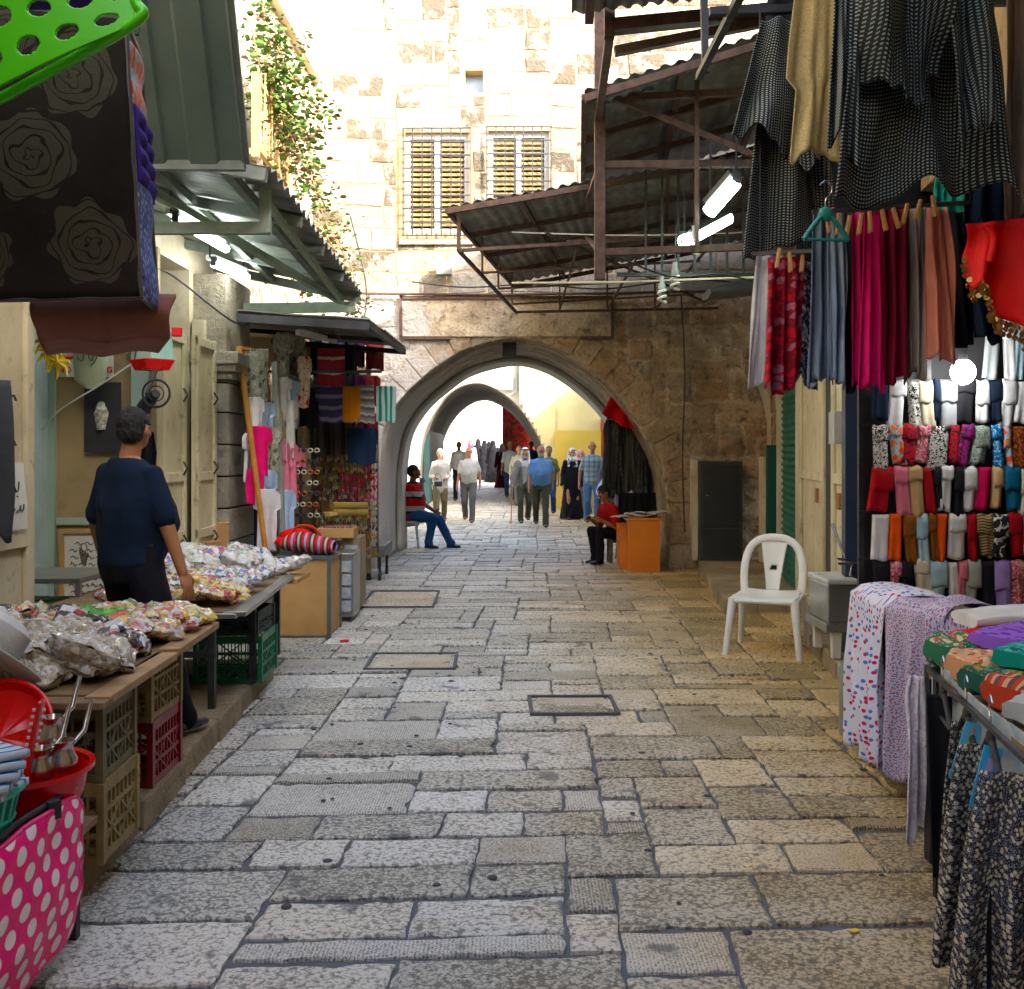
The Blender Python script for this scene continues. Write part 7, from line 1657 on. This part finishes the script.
def legging(x, w_, z, h, c, lab, k):
    mb = MB(); y0 = SY - .005; wd = w_; sk_ = rnd.uniform(-.010, .010); z -= rnd.uniform(0, .012); ph = rnd.random() * 6
    def body(u, v, s): 
        n_ = .010 + .010 * math.sin(PI * u) ** .5; fl = 1 - .10 * v + .16 * v * v
        return V((x + wd * ((u - .5) * fl + .5) + sk_ * v * 3, y0 - s * n_ - .006 * math.sin(u * 9 + ph) * v, z - h * v + .006 * math.sin(u * 6 + ph) * v))
    for s in (1, -.2): mb.grid(lambda u, v: body(u if s > 0 else 1 - u, v, s), 8, 10, 0, wd, h)
    hf = h * rnd.uniform(.30, .62)
    def flap(u, v):
        n_ = .019 + .009 * math.sin(PI * u) ** .5 - .006 * (v > .9)
        return V((x - .002 + (wd + .005) * u, y0 - n_ * (.35 + .65 * min(1, v * 5)), z + .008 - hf * v + .004 * math.sin(u * 8 + ph)))
    if rnd.random() < .72: mb.grid(flap, 8, 8, 0, wd, hf)
    return solo(mb, 'folded_leggings', c[1], lab, 'leggings', 'folded leggings on the wire rack', smooth=80, solid=.004)
for r_, row in enumerate(ROWS):
    px = 872.0; z = rowz[r_]; h = (44, 41, 47, 46, 49)[r_] * SY / 1000 * 1.02
    for k, (c, w_) in enumerate(row):
        if px > 1040: break
        legging((px - 512) * SY / 1000, (w_ - rnd.uniform(.5, 2.2)) * SY / 1000, z, h * rnd.uniform(.84, 1.06), c, '%s folded leggings, %s from the left in the %s of the rack' % (c[0], order[k], rname[r_]), k); px += w_
for k, (px, w_, c) in enumerate(((987, 15, gy), (1001, 13, wh), (1015, 12, lb_))): legging((px - 512) * .005, w_ * .0046, P(0, 312, SY).z, .33, c, '%s folded leggings hanging above the rack behind the coin scarf, %s from the left' % (c[0], order[k]), k)
# bulb
p = P(963, 372, 4.85); bb = thing('light_bulb', 'glaring round white bulb hanging in front of the leggings', 'bulb', p)
MB().ell(p, (.058, .058, .062), 20, 14).build('globe', EM('white bulb', (1, 1, .97), 6), bb, smooth=True)
MB().lathe([(.02, .05), (.022, .11), (0, .11)], p).build('socket', BLACK, bb); MB().tube([p + V((0, 0, .11)), p + V((.02, .02, 1.0))], .004).build('flex', BLACK, bb)

# ------------------------------------------------------------------ right: clothes hung overhead
solo(MB().grid(lambda u, v: V((1.52 + 1.7 * u, 5.35 + .04 * math.sin(u * 14), 4.25 - 2.1 * v + .0 * u)), 40, 6, 0, 2, 2), 'dark_backdrop', F('black backdrop', 'plain', [(.012, .014, .016)]), 'black backdrop added for the dark interior behind the overhead clothes', 'tarpaulin', smooth=80, solid=.006)  # added black sheet standing in for the darkness behind the clothes
hr_ = thing('hanging_rail', 'steel rails under the near right canopy carrying the overhead clothes', 'rail', (1.4, 3.4, 2.4))
mb = MB(); mb.bar((.78, 3.95, 3.25), (2.2, 3.95, 3.3), .03); mb.bar((.85, 3.40, 3.25), (2.3, 3.4, 3.3), .03); mb.bar((.9, 3.02, 3.2), (2.3, 3.02, 3.25), .03); mb.bar((.86, 2.7, 3.22), (.86, 4.6, 3.24), .03); mb.bar((2.1, 2.7, 3.26), (2.1, 4.6, 3.3), .03)
mb.bar(P(752, 254, 3.9), P(830, 250, 3.7), .014); mb.bar(P(812, 212, 3.55), P(985, 202, 3.5), .014)
for q in (P(760, 254, 3.9), P(825, 250, 3.7), P(830, 211, 3.55), P(970, 203, 3.5)): mb.bar(q, (q.x, q.y, 3.26), .006)
for x in (.88, 2.1): mb.bar((x, 4.55, 3.24), (x, 4.65, 4.2), .03)
mb.build('rail', DSTEEL, hr_)
HD = F('houndstooth', 'hound', [(.003, .004, .005), (.28, .31, .29)], 92); HD2 = F('fine houndstooth', 'hound', [(.003, .004, .005), (.18, .21, .20)], 96)
def garment(name, lab, Y, top, bot, dr, mat, folds, amp, seed, cat='dress', grp='clothes hung overhead at the right', prof=None, tilt=0, parent=None):
    """top=(px0,px1,py) bot=(px0,px1,py)"""
    A, B = P(top[0], top[2], Y), P(top[1], top[2], Y); w0 = B.x - A.x; w1 = (bot[1] - bot[0]) * Y / 1000
    drop = (bot[2] - top[2]) * Y / 1000; lx = ((bot[0] + bot[1]) / 2 - (top[0] + top[1]) / 2) * Y / 1000
    B.y += tilt
    return drape(name, A, B, drop, mat, lab, cat, grp, folds, amp, prof or ((0, 1), (1, w1 / w0)), dr, seed, nu=60, nv=36, lean=(lx, 0), parent=parent)
t = thing('hanging_dress', 'black and white checked layered dress hanging farthest left overhead', 'dress', P(780, 255, 3.9), 0, 'clothes hung overhead at the right')
garment('skirt', None, 3.92, (765, 812, 30), (741, 836, 252), .035, HD, 1.6, .045, 41, parent=t)
garment('overlay', None, 3.84, (762, 808, 20), (733, 812, 150), .12, HD, 1.3, .04, 42, parent=t)
garment('lining', None, 4.02, (770, 830, -20), (748, 830, 235), .03, F('black lining', 'plain', [(.012, .013, .016)]), 3, .02, 43, parent=t)
garment('hanging_blouse', 'mustard yellow flecked blouse hanging between the checked dresses', 3.4, (798, 858, -50), (790, 838, 158), .03, F('mustard fleck', 'blotch', [(.38, .30, .15), (.46, .38, .22), (.30, .22, .10)], 120), 2, .02, 44, 'blouse', prof=((0, .9), (.45, 1.12), (.62, 1.15), (.66, .8), (1, .82)))
t = thing('hanging_dress', 'large black and white checked layered dress hanging nearest overhead', 'dress', P(920, 205, 3.0), 0, 'clothes hung overhead at the right')
garment('skirt', None, 3.05, (855, 985, -40), (826, 1017, 192), .05, HD, 2.2, .06, 45, parent=t)
garment('overlay', None, 2.93, (858, 940, -70), (862, 950, 80), .12, HD2, 1.4, .05, 46, parent=t)
garment('side_frill', None, 2.90, (945, 990, -60), (958, 1000, 140), .10, HD2, 1.2, .03, 47, parent=t)
garment('side_panel', None, 3.0, (838, 862, -60), (828, 858, 150), .05, HD, 2, .02, 48, parent=t)
garment('hanging_cloth', 'brown grey cloth hanging at the right edge of the picture overhead', 3.3, (1004, 1040, -60), (1004, 1040, 216), .03, F('brown grey cloth', 'plain', [(.12, .09, .07)]), 2, .02, 49, 'cloth')
garment('hanging_shirt', 'navy shirt hanging behind the large checked dress at the right', 3.5, (968, 1002, 120), (964, 1003, 225), .04, nv[1], 2, .02, 50, 'shirt')
garment('hanging_shirt', 'white long shirt hanging first at the left of the overhead row', 3.95, (756, 782, 256), (746, 774, 387), .02, F('white shirt cotton', 'plain', [(.72, .72, .70)]), 2, .02, 51, 'shirt')
garment('hanging_dress', 'wine red floral dress hanging next to the white shirt', 3.85, (768, 803, 258), (764, 800, 388), .06, F('wine floral', 'floral', [(.16, .008, .02), (.42, .02, .04), (.30, .12, .16)], 26), 3, .03, 52)
garment('hanging_dress', 'navy and white printed dress between the wine floral dress and the scarves', 3.9, (797, 822, 262), (793, 818, 386), .04, F('navy white print', 'floral', [(.015, .02, .05), (.5, .5, .52), (.2, .22, .3)], 40), 2, .02, 53)
row = [(813, 830, 806, 834, 383, 'slate grey', (.14, .17, .22), 3.62), (828, 845, 828, 846, 384, 'blue grey', (.20, .25, .33), 3.6), (842, 857, 842, 860, 388, 'black', (.01, .01, .014), 3.68), (853, 868, 852, 870, 383, 'deep magenta', (.40, .01, .10), 3.6), (864, 882, 858, 884, 387, 'magenta', (.52, .01, .14), 3.55), (876, 892, 876, 892, 300, 'dusty salmon', (.48, .20, .16), 3.66), (882, 904, 880, 905, 382, 'burgundy', (.17, .008, .03), 3.6), (902, 914, 902, 916, 378, 'brown', (.13, .07, .045), 3.64), (911, 925, 914, 928, 374, 'stone grey', (.28, .25, .23), 3.6), (926, 946, 928, 960, 360, 'salmon pink', (.56, .25, .19), 3.55), (944, 962, 948, 975, 345, 'black', (.01, .012, .016), 3.75), (818, 836, 820, 838, 300, 'coral', (.62, .14, .14), 3.7)]
for k, (a, b, c_, d_, yb, n_, rgb, Y) in enumerate(row):
    lab = ('%s scarf pegged on the overhead rail, %s from the left' % (n_, order[k])) if k < 11 else 'coral scarf half hidden behind the slate grey one on the overhead rail'
    garment('hanging_scarf', lab, Y, (a, b, 212 - (4 if k > 5 else 0)), (c_, d_, yb), .025, F(n_ + ' scarf', 'plain', [rgb]), 2.3, .022, 60 + k, 'scarf', 'scarves pegged on the overhead rail')
garment('hanging_cloth', 'turquoise cloth folded over the rail behind the checked dress', 3.58, (936, 966, 176), (930, 964, 212), .06, F('turquoise cloth', 'plain', [(.10, .50, .40)]), 2, .02, 80, 'cloth')
garment('hanging_cloth', 'dark patterned cloth between the salmon scarf and the coin scarf', 3.9, (960, 990, 225), (975, 1000, 340), .04, nv[1], 2, .02, 81, 'cloth')
PEG = M('wooden peg', (.48, .30, .14), (.36, .2, .09), 9, .6, .2, 40); npg = 0
for k, (px, py, Y) in enumerate([(828, 222, 3.5), (838, 224, 3.5), (848, 226, 3.5), (860, 224, 3.48), (870, 222, 3.48), (884, 220, 3.48), (896, 218, 3.48), (905, 214, 3.48), (918, 210, 3.48), (934, 206, 3.46), (778, 258, 3.78), (790, 262, 3.78), (802, 262, 3.78)]):
    p = P(px, py, Y); tl = Matrix.Rotation(rnd.uniform(-.3, .3), 3, 'Y'); mb = MB()
    for sg in (-1, 1): mb.box(p + tl @ V((0, sg * .006, 0)), (.011, .007, .075), rot=tl @ Matrix.Rotation(sg * .06, 3, 'X'))
    mb.tube([p + V((-.007, 0, .004)), p + V((.007, 0, .004))], .006, 6)
    solo(mb, 'clothes_peg', PEG, 'wooden clothes peg on the overhead rail, %s from the right end' % (order[9 - k]) if k < 10 else 'wooden clothes peg above the wine floral dress, %s from the left' % order[k - 10], 'clothes peg', 'wooden clothes pegs', bevel=.0015)
def hanger(lab, c, w_, mat, rz, group, hook=.0):
    t = thing('clothes_hanger', lab, 'hanger', c, rz, group)
    mb = MB(); mb.tube(catmull([(-w_ / 2, 0, -.09), (-w_ * .25, 0, -.035), (0, 0, 0), (w_ * .25, 0, -.035), (w_ / 2, 0, -.09)]), .009, 8); mb.ell((0, 0, .0), (.028, .012, .026), 12, 8); mb.tube([(-w_ / 2, 0, -.09), (w_ / 2, 0, -.09)], .006, 8); mb.build('bar', mat, t, smooth=True, local=True)
    MB().tube(catmull([(0, 0, .01), (0, 0, .05), (.02, 0, .075), (.02, 0, .10), (0, 0, .115), (-.022, 0, .10)]), .0028, 6).build('hook', CHROME, t, smooth=True, local=True); return t
hanger('teal plastic hanger on the overhead rail above the slate scarf', P(826, 214, 3.48), .16, TEAL, .1, None)
hanger('black plastic hanger over the navy shirt at the upper right', P(985, 112, 3.5), .18, BLACK, .1, None)
# red coin scarf
RS = F('bright red chiffon', 'plain', [(.58, .015, .012)], rough=.6)
cs = thing('coin_scarf', 'bright red scarf edged with gold coins hanging at the right edge', 'scarf', P(1000, 345, 3.2))
a, b = P(966, 224, 3.2), P(1050, 216, 3.2)
def csf(u, v):
    p = a.lerp(b, u); yb = lerp_tab(((0, .10), (.08, .22), (.2, .19), (.4, .30), (.7, .38), (1, .42)), u)
    p.z -= yb * v; p.y += .030 * math.sin(u * 15 + v * 2) * (.2 + v); p.x += .012 * math.sin(u * 9 + v * 3); return p
MB().grid(csf, 40, 14, 0, .3, .3).build('cloth', RS, cs, smooth=80, solid=.003)
MB().tube(catmull([P(985, 226, 3.17), P(994, 238, 3.16), P(990, 262, 3.16)]), [.012] * 17, 8).build('knot', RS, cs, smooth=True)
GOLD = M('gold coin', (.40, .27, .12), (.26, .16, .06), 30, .35, 0, metal=.8)
mb = MB()
for i in range(46):
    u = i / 45
    for q in range(3 if u > .3 else 2):
        p = csf(u, 1) + V((rnd.uniform(-.006, .006), -.01 - .004 * q, -.012 - .02 * q)); r0 = Matrix.Rotation(rnd.uniform(-.8, .8), 3, 'Z') @ Matrix.Rotation(rnd.uniform(-.4, .4), 3, 'X')
        mb.loft([(p + r0 @ V((0, -.0008, 0)), r0 @ V((.0095, 0, 0)), r0 @ V((0, 0, .0095))), (p + r0 @ V((0, .0008, 0)), r0 @ V((.0095, 0, 0)), r0 @ V((0, 0, .0095)))], 10)
mb.build('coin_fringe', GOLD, cs)['kind'] = 'stuff'

# ------------------------------------------------------------------ right: tables with sheets and folded cloth
t2 = thing('stall_table', 'low cloth covered table under the floral bed sheets at the right', 'table', (2.0, 4.6, 0))
MB().b2((1.82, 4.26, .72), (2.6, 4.92, .76)).build('tabletop', DWOOD, t2)
for (x, y) in ((1.88, 4.32), (1.88, 4.86), (2.54, 4.32), (2.54, 4.86)): MB().bar((x, y, .0), (x, y, .72), .05).build('leg', DWOOD, t2)
HT2 = F('heart print sheet', 'dots', [(.60, .62, .72), (.45, .04, .10), (.10, .16, .42), (.60, .62, .72)], 34); LV2 = F('lilac flower sheet', 'dots', [(.46, .44, .54), (.14, .10, .26), (.30, .08, .18)], 95)
def over(lab, A, B, inn, z, drop, mat, seed, folds=4):
    """cloth lying on the table and hanging down over its edge A-B"""
    A, B, I = V(A), V(B), V(inn); d = B - A; n_ = V((d.y, -d.x, 0)).normalized(); n_ = n_ if n_.dot(I) < 0 else -n_
    li = .34; tot = li + drop
    def f(u, v):
        s_ = v * tot; w_ = noise.noise(V((u * 4, v * 3, seed)))
        p = A.lerp(B, u)
        if s_ < li: p = p - n_ * (li - s_) + V((0, 0, .045 * math.sin(PI * s_ / li * .8) * (1 + w_) + .01 * math.sin(u * 9)))
        else:
            h = s_ - li; p = p + n_ * (.028 + .028 * math.sin(2 * PI * folds * u + seed + w_ * 2) * min(1, h * 3) + .03 * min(h, .3)) - V((0, 0, h * (1 + .03 * math.sin(u * 11 + seed))))
        p.z += z; return p
    return solo(MB().grid(f, 60, 50, 0, d.length, tot), 'bed_sheet', mat, lab, 'bed sheet', 'bed sheets draped over the right table', smooth=80, solid=.004)
over('white bed sheet with red and blue heart print draped over the table', (1.70, 4.93, 0), (1.66, 4.38, 0), (1, 0, 0), .83, .73, HT2, 1)
over('lilac small flowered bed sheet draped beside the heart print one', (1.66, 4.40, 0), (1.80, 4.12, 0), (.8, .5, 0), .835, .73, LV2, 5, 3)
over('second lilac flowered sheet lying on the back of the table', (1.72, 4.16, 0), (2.02, 4.02, 0), (.3, .9, 0), .80, .55, LV2, 8, 3)
garment('hanging_dress', 'small white child dress with pale print hanging in front of the sheets', 3.72, (906, 934, 676), (898, 938, 832), .05, F('white pastel print', 'blotch', [(.62, .62, .66), (.55, .48, .58), (.66, .66, .70), (.5, .3, .4)], 14), 3, .02, 82, 'dress', None, ((0, .7), (.12, 1), (.3, .85), (1, 1.1)))
t3 = thing('stall_table', 'nearest right table heaped with folded cloth and edged with pale card', 'table', (1.8, 3.2, 0))
tm_ = MB(); q_ = [(1.46, 3.5), (1.275, 2.40), (2.4, 2.40), (2.4, 3.6)]; tm_.add([(x, y, .72) for x, y in q_] + [(x, y, .76) for x, y in q_], [(3, 2, 1, 0), (4, 5, 6, 7), (0, 1, 5, 4), (1, 2, 6, 5), (2, 3, 7, 6), (3, 0, 4, 7)]); tm_.build('tabletop', DWOOD, t3)
for (x, y) in ((1.52, 2.5), (1.56, 3.7), (2.35, 2.5), (2.35, 3.7)): MB().bar((x, y, 0), (x, y, .72), .05).build('leg', DSTEEL, t3)
e0, e1 = V((1.455, 3.46, 0)), V((1.27, 2.40, 0))
MB().grid(lambda u, v: e0.lerp(e1, u) + V((.01 * math.sin(u * 9), 0, .79 - .17 * v)), 20, 4).build('card_edging', M('pale card', (.50, .50, .40), (.42, .42, .33), 4, .8, .1, 20), t3, solid=.006)
def folded(lab, c, w_, d_, h, mat, rz, k):
    m_ = Matrix.Rotation(rz, 3, 'Z'); c = V(c); s_ = k * 3.1; mb = MB()
    def f(u, v):
        a = 2 * PI * v; ex = abs(math.cos(a)) ** .55 * math.copysign(1, math.cos(a)); ez = abs(math.sin(a)) ** .7 * math.copysign(1, math.sin(a))
        n_ = noise.noise(V((u * 4 + s_, math.cos(a) * 2, math.sin(a) * 2 + s_))); lay = .004 * math.sin(ez * 9)
        return c + m_ @ V(((u - .5) * w_ * (1 + .04 * n_), ex * d_ / 2 * (1 + .08 * n_) + lay, h / 2 + ez * h / 2 * (1 + .55 * n_) * (1 - .35 * abs(2 * u - 1) ** 6)))
    mb.grid(f, 20, 28, 0, w_, d_ * 2.2)
    L0 = [f(0, i / 28) for i in range(28)]; L1 = [f(1, i / 28) for i in range(28)]
    mb.add(L0, [tuple(range(28))]); mb.add(L1, [tuple(range(28))[::-1]])
    return solo(mb, 'folded_cloth', mat, lab, 'folded cloth', 'folded cloth heaped on the nearest right table', smooth=70)
PU, TE, OG = F('purple embroidered', 'dots', [(.24, .12, .48), (.10, .04, .24)], 40), F('teal paisley', 'floral', [(.03, .22, .18), (.12, .40, .32), (.02, .08, .10)], 40), F('orange paisley', 'floral', [(.40, .12, .05), (.55, .32, .14), (.12, .06, .05)], 40)
items = [('pale blue folded cloth at the back of the heap', 2.15, 4.02, .84, .5, .16, .05, lb_[1], .1), ('white fluffy folded towel on top at the back of the heap', 2.02, 3.80, .845, .62, .2, .07, wh[1], .05), ('black folded cloth under the white towel', 2.02, 3.70, .80, .56, .2, .05, bk_[1], .0),
    ('bright red folded cloth peeping out left of the black one', 1.72, 3.64, .79, .20, .16, .07, F('red folded', 'plain', [(.5, .02, .02)]), .3), ('cream cloth with grey roses folded in the middle of the heap', 1.98, 3.52, .79, .5, .2, .07, F('grey rose print', 'blotch', [(.45, .42, .36), (.30, .26, .24), (.5, .46, .40), (.12, .1, .1)], 16), .05),
    ('small green and red patterned cloth at the left end of the heap', 1.56, 3.52, .77, .16, .14, .09, F('green red floral', 'floral', [(.05, .16, .08), (.5, .12, .08), (.5, .42, .3)], 40), .4), ('orange paisley cloth beside the small green one', 1.66, 3.42, .77, .22, .15, .10, OG, -.3),
    ('dark plum cloth rolled behind the orange paisley one', 1.76, 3.40, .78, .24, .14, .06, F('plum cloth', 'plain', [(.07, .02, .06)]), .2), ('teal paisley cloth rolled along the card edge', 1.66, 3.20, .77, .12, .34, .08, TE, .2), ('second orange paisley cloth beneath the teal one', 1.58, 3.12, .77, .12, .3, .05, OG, .25),
    ('purple embroidered folded cloth on the right of the heap', 1.86, 3.12, .80, .36, .2, .08, PU, .1), ('navy folded cloth under the purple one', 1.82, 3.0, .77, .40, .16, .06, nv[1], .15), ('white rolled cloth between the teal and the navy ones', 1.72, 3.02, .785, .08, .30, .05, wh[1], .35),
    ('bright turquoise rolled cloth near the card edge', 1.60, 2.86, .77, .11, .24, .075, F('turquoise sateen', 'plain', [(.06, .42, .34)]), .2), ('red and green flowered cloth nearest the right edge', 1.74, 2.72, .77, .3, .2, .09, F('red green bloom', 'floral', [(.5, .30, .25), (.5, .05, .08), (.1, .25, .1)], 30), .1), ('sand coloured rolled cloth in the near part of the heap', 1.52, 2.68, .77, .10, .26, .06, bg2[1], .15)]
items += [('green and cream flowered cloth at the far end of the card edge', 1.50, 3.36, .78, .14, .18, .11, F('green bloom', 'floral', [(.04, .14, .08), (.5, .45, .3), (.3, .1, .08)], 45), .3), ('peach patterned cloth rolled in the middle of the card edge', 1.47, 3.12, .78, .13, .22, .10, F('peach print', 'floral', [(.5, .28, .18), (.5, .42, .3), (.3, .08, .05)], 45), .15),
    ('dark green and gold rolled cloth along the card edge', 1.43, 2.94, .78, .12, .22, .09, F('green gold', 'floral', [(.02, .08, .06), (.3, .2, .06), (.05, .2, .15)], 50), .2), ('brick red striped cloth beside the card edge near the front', 1.42, 2.76, .78, .14, .20, .10, F('brick stripe', 'hstripe', [(.35, .06, .04), (.45, .3, .2), (.1, .05, .05)], 50), .2),
    ('light grey cloth roll at the near front of the heap', 1.40, 2.58, .78, .14, .22, .09, gy[1], .2), ('violet cloth thrown over the top of the heap', 1.66, 3.28, .86, .24, .2, .07, PU, .5), ('teal cloth bunched on top of the heap', 1.58, 2.98, .86, .2, .2, .07, TE, .6), ('cream flowered cloth bunched over the near heap', 1.58, 2.74, .85, .2, .2, .07, F('cream bloom', 'floral', [(.45, .40, .3), (.3, .1, .12), (.1, .16, .1)], 40), -.4)]
for k, (lab, x, y, z, w_, d_, h, m_, rz) in enumerate(items): folded(lab, (x, y, z), w_, d_, h, m_, rz, k)
solo(MB().box((2.2, 4.05, .93), (.26, .05, .03), rz=.5), 'red_packet', wrapmat('red packet', [(.5, .03, .02), (.6, .3, .1), (.5, .02, .02)], 60), 'flat red packet lying on the cloth at the back right', 'packet', bevel=.006)
rr_ = thing('clothes_rail', 'low steel rail holding skirts in front of the nearest right table', 'clothes rail', (1.33, 2.9, 0))
mb = MB(); ra, rb2 = V((1.40, 3.36, .78)), V((1.21, 2.35, .78)); mb.bar(ra, rb2, .014); mb.bar(ra, ra + V((.06, .02, 0)), .012); mb.bar((1.44, 3.38, 0), (1.44, 3.38, .79), .025); mb.bar((1.27, 2.36, 0), (1.27, 2.36, .79), .025); mb.build('rail', DSTEEL, rr_)
FL1 = F('black cream flowers', 'floral', [(.02, .02, .025), (.46, .42, .34), (.22, .20, .20), (.5, .46, .4)], 66); FL2 = F('navy cream flowers', 'floral', [(.015, .018, .03), (.42, .40, .36), (.08, .09, .13), (.46, .40, .3)], 80)
def skirt(lab, t0, w_, drop, mat, seed, z=.70, cat='skirt', amp=.03, fold=4, ps=((0, .8), (.3, 1), (1, 1.25)), out=0):
    c = ra.lerp(rb2, t0); c.z = z; ang = R(-24); ex = V((math.cos(ang), math.sin(ang), 0)); c = c + V((-.03 - out, 0, 0))
    return drape('hanging_' + cat, c - ex * w_ / 2 + ex * .10, c + ex * w_ / 2 + ex * .10, drop, mat, lab, cat, 'skirts and trousers on the low right rail', fold, amp, ps, .03, seed, nu=60, nv=36)
skirt('plain black trousers hanging at the far end of the low rail', .10, .20, .60, BLK, 101, .72, 'trousers', .02, 2, ((0, 1), (1, .8)), out=.0)
skirt('cream and black flowered skirt hanging behind the picture card', .34, .20, .60, FL1, 102)
skirt('black skirt with dense small cream flowers in the middle of the low rail', .58, .30, .62, FL1, 103, out=.0)
skirt('navy black flowered skirt nearest on the low rail', .82, .36, .66, FL2, 104, out=-.02, amp=.04)
skirt('black underskirt hanging lowest at the near end of the low rail', .80, .34, .70, BLK, 105, .66, out=-.06)
for k, (t0, lab) in enumerate(((.14, 'black plastic hanger of the black trousers'), (.42, 'black plastic hanger in the middle of the low rail'), (.66, 'black plastic hanger nearest on the low rail'))):
    c = ra.lerp(rb2, t0) + V((-.02, 0, -.04)); hanger(lab, c + V((.03, -.01, 0)), .26, BLACK, R(76), 'black hangers on the low right rail')
for k, (px, py, Y, rz, cols, lab) in enumerate(((986, 778, 2.66, .25, [(.12, .45, .75), (.30, .22, .45), (.55, .5, .7)], 'narrow picture card of a lilac dress hanging on the flowered skirt'), (966, 752, 2.85, .3, [(.15, .45, .7), (.25, .4, .15), (.5, .45, .35)], 'narrow picture card with green and cream print on the cream skirt'))):
    c = P(px, py, Y); t = thing('picture_card', lab, 'card', c, 0, 'picture cards on the low right rail'); m_ = Matrix.Rotation(rz, 3, 'Y')
    MB().box(c, (.052, .003, .17), rot=m_).build('card', M('sky blue card %d' % k, cols[0], None, 4, .3, 0), t)
    mb = MB(); mb.add([c + m_ @ V(q) for q in ((-.008, -.003, .055), (.008, -.003, .055), (.012, -.003, .01), (.02, -.003, -.075), (-.02, -.003, -.075), (-.012, -.003, .01))], [(0, 5, 4, 3, 2, 1)]); mb.build('dress_picture', M('card print %d' % k, cols[1], cols[2], 9, .3, 0), t)
    MB().ell(c + m_ @ V((0, -.004, .066)), (.007, .003, .009), 8, 6).build('face_picture', SK['b'], t)

# ------------------------------------------------------------------ loose wires, grime and small clutter
for k, (pts, r_, m_, lab) in enumerate((
    ([(-2.58, 5.2, 2.9), (-2.5, 6.4, 2.72), (-2.55, 7.4, 2.85), (-2.3, 8.3, 2.6), (-2.3, 9.1, 2.75)], .008, BLACK, 'slack black wire looped under the left awning along the doors'),
    ([(-1.3, 12.98, 3.75), (-.6, 13.0, 3.68), (.3, 13.0, 3.72), (1.2, 13.0, 3.66), (2.3, 13.0, 3.78), (3.3, 13.0, 3.7)], .010, BLACK, 'black wire sagging along the wall just above the long conduit'),
    ([(-2.1, 13.0, 4.6), (-1.9, 13.02, 3.7), (-1.95, 13.02, 3.0), (-1.9, 13.02, 2.2)], .012, DSTEEL, 'dark cable running down the wall left of the arch'),
    ([(2.2, 13.02, 3.6), (2.25, 13.02, 2.6), (2.22, 13.02, 1.5), (2.25, 13.02, .5)], .010, DSTEEL, 'dark cable running down the rubble wall right of the arch'),
    ([(.7, 7.4, 3.0), (1.2, 7.6, 2.86), (1.7, 7.9, 2.92), (2.4, 8.2, 2.8)], .007, BLACK, 'black wire looped below the right canopy beside the bulbs'))):
    solo(MB().tube(catmull(pts), r_, 6), 'cable', m_, lab, 'cable', smooth=True)
gum = MB(); rnd = random.Random(55)
for k in range(60):
    y = rnd.uniform(3.0, 9); x = rnd.uniform(-1.3, -.2) if rnd.random() < .6 else rnd.uniform(-.4, 1.8); r0 = rnd.uniform(.008, .022)
    gum.lathe([(0, .0095), (r0 * .7, .009), (r0, .005)], (x, y, 0), 9)
o = solo(gum, 'gum_spots', M('trodden gum', (.045, .045, .05), (.03, .03, .035), 9, .7, .1, 40), 'dark trodden gum spots scattered over the paving', 'gum spots'); o['kind'] = 'stuff'
rnd = random.Random(56); lt = MB()
for k in range(70):
    y = rnd.uniform(3.2, 12); x = -1.36 - .04 * y + rnd.uniform(-.02, .16) if rnd.random() < .6 else 1.6 + .06 * y + rnd.uniform(-.2, .1); s_ = rnd.uniform(.004, .014)
    lt.box((x, y, .008 + s_ * .2), (s_, s_ * 1.6, s_ * .5), rz=rnd.random() * 3)
o = solo(lt, 'grit', M('grit and scraps', (.20, .15, .09), (.08, .06, .05), 30, .9, .1, 40), 'small grit and scraps gathered along both edges of the lane', 'grit'); o['kind'] = 'stuff'
